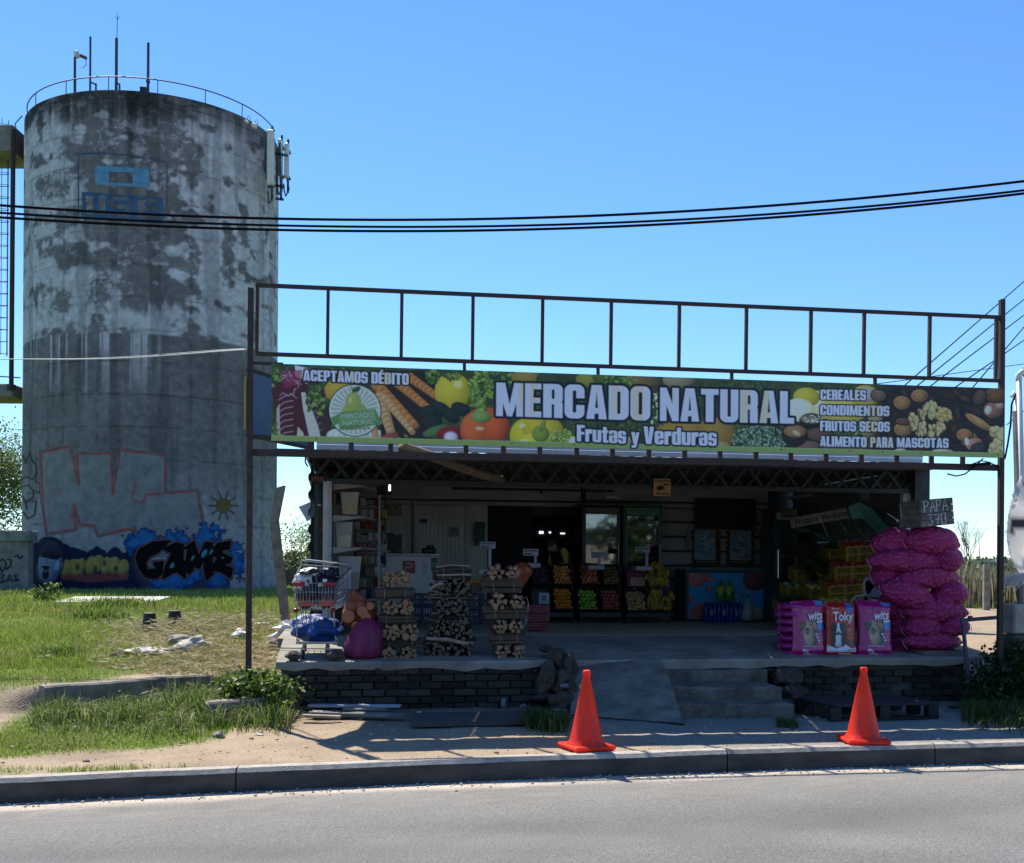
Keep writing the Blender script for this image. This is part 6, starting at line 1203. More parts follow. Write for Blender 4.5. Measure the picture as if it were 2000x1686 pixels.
# lawn: blades by distance
def scatter(n, x0, x1, y0, y1, p=1.0, rng=rng):
    u_ = rng.random(n); y = 1 / (1 / y0 * (1 - u_) + 1 / y1 * u_); x = rng.uniform(x0, x1, n) * y; return x, y
def grass(name, n, x0, x1, y0, y1, hh, wd, seg, seed, lean=.35, lab='short sunlit lawn grass around the yard'):
    rng = np.random.default_rng(seed); x, y = scatter(n, x0, x1, y0, y1, rng=rng); g_, s_, st, px, py, nz_, nf_ = cover(x, y); keep = (rng.random(n) < g_ * (1 - .45 * s_) * np.clip(.35 + 1.3 * nf_, 0, 1)) & (y > kerb_y(x) + .14)
    tx = (x - TC.x) ** 2 + (y - TC.y) ** 2 > (TR + .1) ** 2; keep &= tx
    x, y, g_, s_, nz_, nf_ = [q_[keep] for q_ in (x, y, g_, s_, nz_, nf_)]; m_ = len(x); z = hgt(x, y) - .01
    cl = fbm(x * .9, y * .9, 3, 55); H_ = hh * rng.uniform(.5, 1.3, m_) * (.35 + 1.3 * cl) * np.where(y < 12.3, .8, 1.0)
    base = np.array([(.18, .26, .025), (.24, .31, .04), (.33, .37, .08), (.11, .18, .02)])[rng.integers(0, 4, m_)]; dryc = np.array([(.34, .29, .13), (.26, .22, .10)])[rng.integers(0, 2, m_)]
    d_ = (rng.random(m_) < (.10 + .75 * s_ + .25 * (nz_ > .58)))[:, None]; C_ = np.where(d_, dryc, base) * rng.uniform(.7, 1.2, (m_, 1))
    o = blades(name, x, y, z, H_, wd, C_, lean, seg, rng); tag(o, lab, 'grass'); return o
grass('grass', 130000, -.56, -.02, 8.6, 14.5, .058, .006, 2, 1, .5)
grass('grass', 110000, -.56, .02, 14, 26, .11, .013, 1, 2, .5, 'mid-distance lawn grass before the cover slab')
grass('grass', 70000, -.56, .06, 24, 60, .17, .035, 1, 3, .4, 'farther lawn grass at the foot of the tower')
grass('grass', 9000, .36, .6, 21, 36, .22, .03, 1, 4, .4, 'bright grass verge between sandy lane and reeds')
# cut straw lying on the rough patch
rng = np.random.default_rng(31); n = 9000; px = rng.normal(430, 100, n); py = rng.normal(1252, 24, n); ok = (px < 560) & (px > 180) & (py > 1205) & (py < 1300); px, py = px[ok], py[ok]
P = [G(a, b) for a, b in zip(px[:0], py[:0])]
y = 2150 * 1.13 / (py - 1102); x = (px - 1000) / 2150 * y
for _ in range(6): z = hgt(x, y); y = FPX * (EYE - z) / (py - 1102.); x = (px - 1000) / FPX * y
z = hgt(x, y); m_ = len(x); a = rng.uniform(0, 6.28, m_); L_ = rng.uniform(.05, .2, m_); up_ = rng.uniform(0, .10, m_) * (1 + 1.2 * (fbm(x * 2, y * 2, 3, 3) > .55)); e_ = np.stack([np.cos(a) * L_, np.sin(a) * L_, rng.uniform(-.03, .06, m_)], 1); P0 = np.stack([x, y, z + up_], 1); w_ = np.array([0, 0, .009])
V = np.stack([P0, P0 + e_ * .5 + w_, P0 + e_, P0 + e_ * .5 - w_], 1).reshape(-1, 3); F = np.arange(4 * m_).reshape(m_, 4); c = np.array([(.42, .36, .2), (.3, .25, .12), (.2, .2, .08), (.5, .45, .3)])[rng.integers(0, 4, m_)]
o = stuff(obj('cut_straw', npmesh('cut_straw', V, F, MVC('blade'), np.repeat(c, 4, 0), smooth=False))); tag(o, 'dry cut straw strewn over the rough patch of the yard', 'straw')
# tall weeds before the low wall
rng = np.random.default_rng(15)
def weeds(name, lab, pxs, n, hh, seed, wd=.009, v_off=(-.45, .0), dark=1.0, yline=None):
    rng = np.random.default_rng(seed); t_ = rng.random(n); px = pxs[0] + (pxs[1] - pxs[0]) * t_; yb = np.interp(px, yline[0], yline[1]) + rng.normal(0, yline[2], n); y = 3534 / (yb - 1102.); x = (px - 1000) / FPX * y; z = hgt(x, y)
    H_ = hh * rng.uniform(.3, 1.0, n) * (.4 + 1.1 * fbm(x * 3, y * 3, 2, 4)); c = np.array([(.07, .13, .012), (.11, .18, .02), (.17, .24, .04), (.05, .09, .012), (.30, .30, .13)])[rng.integers(0, 5, n)] * dark; o = blades(name, x, y, z - .01, H_, wd, c * rng.uniform(.7, 1.2, (n, 1)), .7, 2, rng); return tag(o, lab, 'weeds')
weeds('tall_weeds', 'tall bent weeds along the low concrete retaining wall', (70, 420), 3600, .34, 5, yline=([60, 100, 250, 430], [1410, 1410, 1403, 1394], 6))
weeds('tall_weeds', 'rank grass around the broken concrete block', (330, 570), 4200, .42, 6, yline=([330, 400, 520, 600], [1412, 1398, 1396, 1400], 12))
weeds('tall_weeds', 'low lush grass in front of the retaining wall weeds', (60, 400), 5000, .16, 7, yline=([60, 200, 400], [1418, 1412, 1420], 14))
weeds('tall_weeds', 'dark grass tuft at the foot of the left rock pile', (1030, 1108), 2600, .22, 8, yline=([1020, 1110], [1404, 1412], 8), dark=.6)
weeds('tall_weeds', 'dark grass under the shrub at the right gantry post', (1880, 2080), 3600, .25, 9, yline=([1880, 2080], [1385, 1395], 12), dark=.55)
weeds('tall_weeds', 'small dark grass tuft by the rocks right of the steps', (1520, 1560), 500, .12, 10, yline=([1520, 1560], [1408, 1410], 4), dark=.6)
def leafy_bush(px, py, v, r_, n, leaf, lab, cols, seed, name='bush', nst=9, cl=30):
    u, z = vp(px, py, v); t = thing(name, lab, 'shrub', W(u, v, 0), TH); rng = np.random.default_rng(seed); c = (0, 0, z); P = blob_pts(rng, c, r_, n, clumps=cl); P = P[P[:, 2] > .01]; leafmesh('foliage', P, leaf, cols, t, rng=rng, el=1.7)
    mb = MB(); rg = random.Random(seed)
    for _ in range(nst): a = rg.uniform(0, 6.28); q_ = rg.uniform(.3, .95); mb.tube([(0, 0, 0), (math.cos(a) * r_[0] * q_ * .5, math.sin(a) * r_[1] * q_ * .5, z), (math.cos(a) * r_[0] * q_, math.sin(a) * r_[1] * q_, z + r_[2] * rg.uniform(.1, 1))], [.008, .006, .003], 4)
    mb.build('stem', M('green_stem', (.1, .13, .04), bump=0), t); return t
LG = [(.07, .13, .015), (.12, .19, .025), (.17, .24, .04), (.04, .08, .012)]; LD = [(.03, .05, .012), (.05, .08, .02), (.02, .035, .01)]
leafy_bush(508, 1352, -.05, (.38, .32, .24), 1900, .04, 'leafy green shrub growing round the left gantry post', LG, 71, cl=60); leafy_bush(540, 1395, -.15, (.20, .2, .16), 1200, .035, 'lower dense shrub at the brick wall corner, right of the post', LG, 72)
leafy_bush(460, 1338, .2, (.2, .2, .10), 800, .04, 'small leafy weed clump behind the concrete block', LG, 73); leafy_bush(375, 1405, -.3, (.18, .2, .10), 800, .03, 'low leafy weed left of the concrete block', LG, 74)
leafy_bush(1985, 1330, .05, (.55, .35, .38), 3400, .045, 'dark shrub in the shade at the right gantry post foot', LD, 75, cl=80); leafy_bush(1930, 1360, -.1, (.35, .3, .22), 1800, .04, 'low dark weeds left of the shaded right shrub', LD, 76, cl=50)
p = G(88, 1178); t = thing('weed_plant', 'lone leafy weed at the left end of the cover slab', 'plant', p, 0); rng = np.random.default_rng(81); leafmesh('foliage', blob_pts(rng, (0, 0, .28), (.42, .3, .28), 320, clumps=20), .07, LG, t, rng=rng); mb = MB()
for k in range(8): a = k * .8; mb.tube([(0, 0, 0), (.2 * math.cos(a), .2 * math.sin(a), .4), (.36 * math.cos(a), .3 * math.sin(a), .32 + .2 * (k % 2))], .012, 4)
mb.build('stem', M('green_stem', (.1, .13, .04)), t)
for i, (px, py, s_, lab) in enumerate([(225, 1192, .55, 'bright grass tussock below the cover slab'), (190, 1212, .4, 'greener leafy tussock left of the plant pots'), (115, 1280, .22, 'dark weed patch by the silver litter'), (490, 1330, .2, 'grassy clump at the gantry post foot')]):
    p = G(px, py); rng = np.random.default_rng(90 + i); n = 700; x = p.x + rng.normal(0, s_ * .7, n); y = p.y + rng.normal(0, s_ * .5, n); o = blades('tussock', x, y, hgt(x, y), rng.uniform(.3, 1, n) * s_ * .8, .012 * (p.y / 14), np.array(LG)[rng.integers(0, 4, n)] * 1.1, .6, 2, rng); tag(o, lab, 'grass')
# ================================================================ GOODS ON THE TERRACE
ORD = ['bottom', 'second', 'third', 'fourth', 'fifth', 'sixth', 'seventh', 'eighth', 'ninth']
def at(px, py, v): u, z = vp(px, py, v); return Vector((u, v, z))
def TW(p): return W(p.x, p.y, p.z)
S_ = lambda v: FPX / (12.4 + v)      # pixels per metre, roughly
m_wbark = M('log_bark', (.15, .108, .072), rough=.95, col2=(.07, .055, .045), scale=14, bump=.6, rnd=.25); m_wcut = M('log_cut', (.32, .195, .095), rough=.85, col2=(.19, .11, .05), scale=22, bump=.1, rnd=.15)
m_kbark = M('branch_bark', (.075, .062, .052), rough=.95, col2=(.035, .03, .026), scale=14, bump=.6, rnd=.4); m_split = M('split_wood', (.36, .21, .12), rough=.9, col2=(.22, .125, .07), scale=9, stretch=(1, .2, 1), bump=.3, rnd=.2); m_pale = M('pale_branch', (.42, .34, .24), rough=.9, col2=(.26, .2, .15), scale=10, rnd=.2)
m_tie = M('white_tie', (.42, .42, .42), rough=.5, bump=0)
log_me = []
for k in range(4): mb = MB(); mb.tube([(0, -6, 0), (.15 * (k % 2), -1.2, .1), (-.1, 2.4, -.1 * k / 3), (0, 6, 0)], [1, .96, 1.0, .94], 9); mb.v = [(a, b / 12, c) for a, b, c in mb.v]; me = mb.mesh('log', [m_wbark, m_wcut], True); me.polygons[len(me.polygons) - 1].material_index = 1; me.polygons[len(me.polygons) - 2].material_index = 1; me.polygons[len(me.polygons) - 1].use_smooth = False; me.polygons[len(me.polygons) - 2].use_smooth = False; log_me.append(me)
def wedge_me(k, mats):
    rg = random.Random(k); a0 = 0; a1 = R(rg.choice((70, 95, 120))); pts = [(0, 0)] + [(math.cos(a0 + (a1 - a0) * i / 4), math.sin(a0 + (a1 - a0) * i / 4)) for i in range(5)]; cx = sum(p[0] for p in pts) / 6; cy = sum(p[1] for p in pts) / 6
    pts = [((p[0] - cx) * rg.uniform(.9, 1.1), (p[1] - cy) * rg.uniform(.9, 1.1)) for p in pts]; mb = MB(); mb.prism(pts, -.5, .5, axis='y'); me = mb.mesh('log', mats); bm = bmesh.new(); bm.from_mesh(me); bmesh.ops.recalc_face_normals(bm, faces=bm.faces); bm.to_mesh(me); bm.free()
    for p in me.polygons: p.material_index = 1 if len(p.vertices) > 4 else (0 if abs(p.center.x) + abs(p.center.z) > .45 else 1)
    return me
wedges = [wedge_me(k, [m_wbark, m_split]) for k in range(6)]
def bundle(c, along, r_, ln_, kind, label, seed, grp):
    """c: centre in the storefront frame; along 'u' lengthwise to the viewer, 'v' end-on"""
    rg = random.Random(seed); t = thing('firewood_bundle', label, 'firewood', TW(c), TH + (math.pi / 2 if along == 'u' else 0) + rg.uniform(-.06, .06), grp); placed = []; dense = along == 'v'
    if kind == 'split' and dense:
        k = 0
        for ring, nn in ((0, 1), (.6, 6)):
            for i in range(nn):
                a = i / max(nn, 1) * 6.28 + rg.uniform(-.2, .2); s = r_ * rg.uniform(.50, .62); obj('log', wedges[rg.randrange(6)], t, (math.cos(a) * ring * r_, rg.uniform(-.01, .01), math.sin(a) * ring * r_), (0, rg.uniform(0, 6.28), 0), (s, ln_, s)); k += 1
    elif kind == 'split':
        for i in range(5):
            z = (i // 2 - .7) * r_ * .62; x = (i % 2 - .5) * r_ * .95; me = wedges[(i + seed) % 6]; s = r_ * .55; obj('log', me, t, (x, rg.uniform(-.02, .02), z), (rg.uniform(-.04, .04), rg.choice((0, 1.5, 3.1)), rg.uniform(-.04, .04)), (s * 1.1, ln_ * rg.uniform(.9, 1.1), s))
    else:
        tries = 0; sz = (.20, .44) if kind == 'round' else (.10, .22)
        cap = 15 if kind == 'round' else 26
        while len(placed) < cap and tries < 900:
            tries += 1; s = r_ * rg.uniform(*sz) * (1 - .4 * tries / 900); a = rg.uniform(0, 6.28); d = (r_ - s) * math.sqrt(rg.random()); x, z = d * math.cos(a) * (1.0 if dense else .8), d * math.sin(a) * (1.0 if dense else .75)
            if all((x - q[0]) ** 2 + (z - q[1]) ** 2 > (s + q[2]) ** 2 * .74 for q in placed): placed.append((x, z, s))
        for x, z, s in placed:
            w_ = .02 if kind == 'round' else .12
            o = obj('log', rg.choice(log_me) if kind == 'round' else kmesh[rg.randrange(5)], t, (x, rg.uniform(-.02, .02), z), (rg.uniform(-w_, w_), rg.uniform(0, 6), rg.uniform(-w_, w_)), (s, ln_ * rg.uniform(.85, 1.08), s))
    for y in (() if dense else (-.27, .27)):
        mb = MB(); pts = [((r_ * 1.03) * math.cos(a), y * ln_, (r_ * 1.0) * math.sin(a) * (1 if dense else .82)) for a in [i * 6.2832 / 14 for i in range(15)]]; mb.tube(pts, .0028, 4); mb.build('tie', m_tie, t)
    return t
kmesh = []
for k in range(5):
    rg = random.Random(k + 50); mb = MB(); p = [(rg.uniform(-1, 1) * 1.3, y, rg.uniform(-1, 1) * 1.3) for y in (-8, -3.2, 2.4, 8)]; mb.tube(p, [1, .9, 1.0, .8], 6); mb.v = [(a, b / 16, c) for a, b, c in mb.v]; me = mb.mesh('log', [m_kbark if k != 2 else m_pale, M('branch_cut', (.15, .11, .075), rough=.9)]); n_ = len(me.polygons); me.polygons[n_ - 1].material_index = 1; me.polygons[n_ - 2].material_index = 1; kmesh.append(me)
def stack(name, layers, v, kind, seed):
    for i, (kd, y0, y1, xs_) in enumerate(layers):
        yc = (y0 + y1) / 2; h_ = (y1 - y0)
        for j, (x0, x1) in enumerate(xs_):
            xc = (x0 + x1) / 2; c = at(xc, yc, v + .12); k_ = S_(v + .12); r_ = (h_ / k_) * .60 if kd == 'L' else max(h_, (x1 - x0)) / k_ * .57
            side_ = '' if len(xs_) == 1 else (', left one' if j == 0 else ', right one')
            bundle(c, 'u' if kd == 'L' else 'v', r_, (x1 - x0) / k_ * 1.02 if kd == 'L' else .38, kind, '%s bundle %s in the %s layer of the %s%s' % ({'round': 'round log', 'kindling': 'dark branch', 'split': 'split log'}[kind], 'lying crosswise' if kd == 'L' else 'seen end-on', ORD[i] if i < len(layers) - 1 else 'top', name, side_), seed + i * 7 + j, 'firewood bundles stacked on the terrace')
            if kd == 'L':   # second bundle behind, same layer
                c2 = c + Vector((0, .17, 0)); bundle(c2, 'u', r_, (x1 - x0) / k_, kind, '%s bundle behind the crosswise one in the %s layer of the %s' % ({'round': 'round log', 'kindling': 'dark branch', 'split': 'split log'}[kind], ORD[i] if i < len(layers) - 1 else 'top', name), seed + 400 + i * 7 + j, 'firewood bundles stacked on the terrace')
v1 = fp(778, 1287)[1]
stack('left stack', [('E', 1262, 1289, [(746, 775), (780, 811)]), ('L', 1247, 1265, [(742, 822)]), ('E', 1220, 1247, [(749, 779), (779, 813)]), ('L', 1199, 1221, [(739, 810)]), ('E', 1172, 1200, [(746, 774), (777, 806)]), ('L', 1146, 1172, [(735, 806)]), ('E', 1116, 1146, [(747, 774), (772, 798)])], v1, 'round', 100)
v2 = fp(880, 1285)[1]
stack('middle stack', [('E', 1260, 1287, [(832, 870), (874, 915)]), ('L', 1240, 1264, [(834, 924)]), ('E', 1214, 1242, [(842, 880), (880, 922)]), ('L', 1196, 1218, [(842, 915)]), ('E', 1172, 1198, [(848, 880), (880, 912)]), ('L', 1155, 1174, [(842, 924)]), ('E', 1136, 1158, [(846, 876), (876, 914)]), ('L', 1105, 1136, [(850, 918)])], v2, 'kindling', 200)
v3 = fp(988, 1286)[1]
stack('right stack', [('E', 1258, 1286, [(963, 992), (996, 1024)]), ('L', 1237, 1259, [(962, 1022)]), ('E', 1208, 1238, [(960, 988), (990, 1019)]), ('L', 1186, 1210, [(948, 1026)]), ('E', 1159, 1190, [(952, 986), (990, 1018)]), ('L', 1130, 1160, [(946, 1018)]), ('E', 1104, 1132, [(950, 982), (984, 1012)])], v3, 'split', 300)
for k, (x0, y0, x1, y1) in enumerate([(852, 1108, 918, 1106), (838, 1152, 865, 1140), (832, 1247, 915, 1258)]):
    a = at(x0, y0, v2 - .06); b = at(x1, y1, v2 - .06); t = thing('branch', ['thin pale branch lying on top of the middle firewood stack', 'broken branch poking out left of the middle stack', 'peeled pale branch across the low front of the middle stack'][k], 'branch', TW(a)); mb = MB(); r_ = (.008, .018, .022)[k]; mb.tube([(0, 0, 0), ((b - a).x * .5, 0, (b - a).z * .5 + .02), b - a], r_, 6); mb.build('branch', m_pale, t)
# potato sacks
def sack_mat(name, net, dot, scale=13.0):
    m = bpy.data.materials.new(name); m.use_nodes = True; n = m.node_tree.nodes; l = m.node_tree.links; b = n['Principled BSDF']; b.inputs['Roughness'].default_value = .55
    tc = n.new('ShaderNodeTexCoord'); vo = n.new('ShaderNodeTexVoronoi'); vo.inputs['Scale'].default_value = scale; l.new(tc.outputs['Object'], vo.inputs['Vector'])
    mr = n.new('ShaderNodeMapRange'); mr.inputs[1].default_value = .15; mr.inputs[2].default_value = .48; l.new(vo.outputs['Distance'], mr.inputs[0])
    nz = n.new('ShaderNodeTexNoise'); nz.inputs['Scale'].default_value = 5; l.new(tc.outputs['Object'], nz.inputs['Vector'])
    mx = n.new('ShaderNodeMix'); mx.data_type = 'RGBA'; mx.inputs[6].default_value = (*dot, 1); mx.inputs[7].default_value = (*net, 1); l.new(mr.outputs[0], mx.inputs[0])
    hv = n.new('ShaderNodeHueSaturation'); mr2 = n.new('ShaderNodeMapRange'); mr2.inputs[3].default_value = .65; mr2.inputs[4].default_value = 1.35; l.new(nz.outputs[0], mr2.inputs[0]); l.new(mr2.outputs[0], hv.inputs['Value']); l.new(mx.outputs[2], hv.inputs['Color']); l.new(hv.outputs[0], b.inputs['Base Color'])
    wv = n.new('ShaderNodeTexNoise'); wv.inputs['Scale'].default_value = 160; l.new(tc.outputs['Object'], wv.inputs['Vector']); ad = n.new('ShaderNodeMath'); ad.operation = 'MULTIPLY_ADD'; ad.inputs[1].default_value = -1.0; l.new(vo.outputs['Distance'], ad.inputs[0]); sc2 = n.new('ShaderNodeMath'); sc2.operation = 'MULTIPLY'; sc2.inputs[1].default_value = .25; l.new(wv.outputs[0], sc2.inputs[0]); l.new(sc2.outputs[0], ad.inputs[2])
    bp = n.new('ShaderNodeBump'); bp.inputs['Strength'].default_value = .8; bp.inputs['Distance'].default_value = .055; l.new(ad.outputs[0], bp.inputs['Height']); l.new(bp.outputs[0], b.inputs['Normal']); MATS[name] = m; return m
m_sack = sack_mat('potato_net', (.36, .010, .12), (.48, .07, .18), 18); m_thread = M('pink_thread', (.5, .3, .36), bump=0)
def sack(name, label, cat, c, ln_, dp, h_, rot, rz_, mat, seed, grp=None, ears=True, sub=1.0):
    t = thing(name, label, cat, TW(c), TH + rz_, grp); nu, nv = 26, 18; vs = []; rg = random.Random(seed)
    for i in range(nu + 1):
        s = -1 + 2 * i / nu; w_ = (1 - abs(s) ** (2.0 if ears else 3.2)) ** (.62 if ears else .5) if abs(s) < 1 else 0; w_ = max(w_, .2 if ears else .04); x = s * ln_ / 2
        for j in range(nv):
            a = 2 * math.pi * j / nv; ca, sa = math.cos(a), math.sin(a); y = math.copysign(abs(ca) ** .75, ca) * dp / 2 * w_ * (1.08 if abs(s) > .93 else 1); z = math.copysign(abs(sa) ** .8, sa) * h_ / 2 * (w_ if abs(s) < .93 else .12)
            nn = mnoise.noise(Vector((x * 5 + seed, y * 5, z * 5))) * .035 + mnoise.noise(Vector((x * 16, y * 16 + seed, z * 16))) * .012; z -= .05 * s * s * h_ * 2
            vs.append((x, y * (1 + nn * 3), z * (1 + nn * 2) + nn * .4))
    mb = MB(); fs = [(i * nv + j, (i + 1) * nv + j, (i + 1) * nv + (j + 1) % nv, i * nv + (j + 1) % nv) for i in range(nu) for j in range(nv)]; fs += [tuple(range(nv)), tuple(nu * nv + j for j in range(nv))[::-1]]; mb.add(vs, fs); o = mb.build('net_bag', mat, t, smooth=True, fix=True); o.rotation_euler = rot
    for s in (-1, 1): mb = MB(); p0 = Vector((s * ln_ * .49, 0, -h_ * .1)); mb.tube([p0, p0 + Vector((s * .03, -.03, .03)), p0 + Vector((s * .02, -.06, -.04)), p0 + Vector((-s * .02, -.08, -.09))], .0035, 3); mb.build('drawstring', m_thread, t).rotation_euler = rot
    return t
gs = 'magenta net sacks of potatoes'
SK = [(1819, 1250, 126, 34, .72, 'lowest front sack, resting on the wooden crate', .03), (1800, 1224, 78, 38, .72, 'second layer front sack at left', .05), (1858, 1222, 72, 34, .70, 'second layer front sack at right, ends drooping', -.06), (1824, 1191, 130, 42, .72, 'broad third layer front sack', .02), (1772, 1160, 110, 46, .70, 'fourth layer sack slanting down to the left', .30), (1853, 1160, 76, 40, .72, 'fourth layer sack at right, pointed tip outward', -.18), (1812, 1127, 132, 38, .72, 'broad fifth layer front sack', -.02), (1770, 1095, 150, 38, .75, 'wide sixth layer sack', .04), (1848, 1092, 58, 46, .70, 'short sixth layer sack end at right', -.55), (1818, 1056, 112, 48, .72, 'topmost front sack, under the price crate', .06), (1746, 1060, 92, 48, .92, 'topmost rear sack at left, bulging round', -.05),
      (1734, 1126, 70, 40, .95, 'rear column sack beside the fifth layer', .1), (1748, 1186, 76, 44, 1.0, 'rear column sack above the low pair', .2), (1760, 1222, 70, 40, 1.02, 'rear column sack behind the second layer', .0), (1766, 1258, 76, 44, 1.02, 'rear column lowest sack in the shade', .0)]
for i, (x, y, wd, hh, v, lab, rt) in enumerate(SK): c = at(x, y, v); k_ = S_(v); sack('potato_sack', 'magenta potato sack, ' + lab, 'sack', c, wd / k_ * 1.12, .44, hh / k_ * 1.32, (0, rt, 0), random.Random(i).uniform(-.15, .15), m_sack, i * 3 + 1, gs)
# wooden crates
m_crate = M('crate_wood', (.15, .135, .115), rough=.9, col2=(.085, .076, .066), scale=8, stretch=(.4, 1, 1), bump=.4, rnd=.15)
def wcrate(label, c, w_, d_, h_, rot, slats=4):
    t = thing('wooden_crate', label, 'crate', TW(c), TH); t.rotation_euler = (rot[0], rot[1], TH + rot[2]); sh = h_ / slats
    for k in range(slats):
        z = -h_ / 2 + sh * (k + .5)
        for y in (-d_ / 2, d_ / 2): mb = MB(); mb.box((0, y, z), (w_, .012, sh - .006), ch=.002); mb.build('slat', m_crate, t)
        for x in (-w_ / 2, w_ / 2): mb = MB(); mb.box((x, 0, z), (.012, d_ - .014, sh - .006), ch=.002); mb.build('slat', m_crate, t)
    for x in (-w_ / 2 + .02, w_ / 2 - .02): mb = MB(); mb.box((x, 0, 0), (.02, d_ - .03, h_ - .01)); mb.build('corner_post', m_crate, t)
    mb = MB(); mb.box((0, 0, -h_ / 2 + .01), (w_ - .03, d_ - .03, .012)); mb.build('floor', m_crate, t); return t
c = at(1812, 1002, .62); pc = wcrate('tilted wooden crate chalked PAPA with its price, on the topmost sacks', c, .50, .34, .34, (0, R(-6), .18), 4)
ch = M('chalk', (.72, .72, .72), bump=0, var=.1)
def chalk(P, y=-.34 / 2 - .009): mb = MB(); mb.tube([(a, y, b) for a, b in P], .006, 4); mb.build('chalk_stroke', ch, pc)
def chs(P, x0, z0, s): chalk([(x0 + a * s, z0 + b * s) for a, b in P])
for x0, gl in ((-.20, 'P'), (-.11, 'A'), (-.01, 'P'), (.08, 'A')):
    if gl == 'P': chs([(0, 0), (0, 1.15), (.35, 1.15), (.55, .95), (.4, .65), (0, .6)], x0, .01, .125)
    else: chs([(0, 0), (.32, 1.2), (.62, 0)], x0, .01, .125); chs([(.1, .5), (.6, .52)], x0, .01, .125)
chs([(0, 1), (.55, 1), (.25, .6), (.6, .35), (.4, -.05), (0, 0)], -.16, -.145, .125); chs([(0, .95), (.6, 1), (.35, 0)], -.06, -.145, .125); chs([(.1, .5), (.7, .5)], -.06, -.145, .125); chs([(0, 0), (0, 1), (.5, 1.05), (.55, 0), (0, 0)], .05, -.145, .125); chs([(.3, .5), (.55, .5)], .05, -.145, .12)
c = at(1830, 1278, .66); wcrate('dark wooden crate carrying the front sack column', c, .56, .36, .125, (0, 0, 0), 2)
t = thing('chalk_stub', 'white string and hook hanging left of the price crate', 'string', W(0, 0)); mb = MB(); mb.tube([at(1733, 1003, .7), at(1752, 1016, .7)], .006, 4); mb.blob(at(1753, 1017, .7), (.02, .01, .02), 2); mb.tube([at(1757, 985, .72), at(1762, 1015, .72)], .004, 4); mb.build('string', m_tie, t)
# dog food bags
def bagcanvas(kind):
    cv = Cv(0, 0, 100, 160, 1.0, (.60, .06, .38) if kind == 'w' else (.62, .10, .12)); C_ = cv
    nz = fbm(cv.X * .05, cv.Y * .05, 3, 3)[..., None]; cv.C *= (1.0 + .4 * nz)
    if kind == 'w':
        cv.poly([(70, 4), (100, 0), (98, 12), (72, 14)], (.25, .55, .80)); cv.poly([(12, 64), (70, 55), (76, 62), (74, 122), (62, 134), (50, 122), (30, 95)], (.20, .24, .28))
        cv.ell(44, 82, 20, 26, -18, (.70, .58, .42), (.30, .25, .20)); cv.ell(28, 74, 7, 16, 25, (.35, .28, .22), (.22, .18, .16)); cv.ell(66, 72, 6, 15, -25, (.66, .52, .36), (.34, .27, .2)); cv.ell(46, 108, 16, 24, -10, (.72, .62, .48), (.36, .3, .24)); cv.ell(40, 88, 9, 9, 0, (.50, .44, .38), (.25, .22, .2)); cv.ell(40, 82, 4.5, 3.5, 0, (.06, .06, .07)); cv.ell(34, 72, 2, 2, 0, (.05, .05, .05)); cv.ell(50, 70, 2, 2, 0, (.05, .05, .05)); cv.ell(41, 94, 4, 6, 0, (.50, .25, .28))
        cv.poly([(72, 58), (96, 56), (96, 62), (74, 64)], (.85, .85, .88)); cv.poly([(74, 66), (97, 63), (97, 84), (76, 86)], (.16, .50, .78))
        for k in range(3): cv.ell(69 + 4 * k, 98 + k * 9, 3, 3, 0, (.88, .85, .88)); cv.line([(76 + 4 * k, 98 + k * 9), (96, 97 + k * 9)], 1.2, (.85, .6, .78))
        cv.line([(28, 132), (70, 134)], 1.4, (.8, .75, .82)); cv.ell(88, 136, 4, 4, 0, (.35, .4, .6)); cv.ell(32, 145, 4, 4, 0, (.88, .8, .86)); cv.line([(60, 156), (72, 157)], 3, (.16, .5, .78)); cv.line([(26, 30), (40, 31)], 1.3, (.9, .6, .8)); cv.line([(40, 143), (66, 147)], 1.4, (.78, .4, .62))
        cv.line([(32, 155), (54, 157)], 2.6, (.88, .86, .9)); txt = [('wits', 31, 96, 54, 49, 36, 31)]
    else:
        cv.poly([(64, 4), (86, 4), (86, 32), (64, 32)], (.20, .45, .72)); cv.poly([(10, 70), (62, 66), (62, 130), (14, 132)], (.10, .11, .14)); cv.ell(36, 80, 15, 19, 0, (.14, .15, .18), (.05, .05, .07)); cv.poly([(33, 62), (39, 62), (41, 80), (46, 92), (28, 92), (31, 80)], (.86, .86, .88)); cv.ell(36, 90, 4, 3, 0, (.05, .05, .06)); cv.ell(22, 68, 5, 7, 20, (.06, .06, .08)); cv.ell(50, 68, 5, 7, -20, (.06, .06, .08))
        cv.ell(36, 116, 16, 19, 0, (.86, .87, .90), (.5, .52, .56)); cv.ell(20, 118, 7, 18, 8, (.12, .12, .15)); cv.ell(52, 118, 7, 18, -8, (.12, .12, .15))
        P = [(4, 128), (30, 138), (52, 132), (70, 118), (98, 122), (100, 150), (4, 150)]; cv.poly(P, (.84, .84, .88)); cv.poly([(56, 124), (75, 112), (96, 118), (99, 136), (78, 140)], (.36, .14, .12)); cv.line(P[:5], 1.5, (.2, .1, .1)); cv.ell(74, 84, 5, 5, 0, (.6, .5, .5)); cv.line([(70, 108), (88, 110)], 1.4, (.8, .6, .6)); cv.line([(66, 144), (90, 142)], 3, (.66, .14, .16)); cv.line([(40, 155), (80, 156)], 2.4, (.9, .88, .88)); cv.line([(22, 22), (40, 22)], 1.3, (.9, .7, .7)); cv.ell(18, 20, 2, 2, 0, (.95, .9, .9)); txt = [('Toky', 14, 84, 56, 56, 37, 35)]
    return cv
m_bag = MVC('bag_film', rough=.3, spec=.5, coat=.3, bump=.25, bscale=14, bdist=.02)
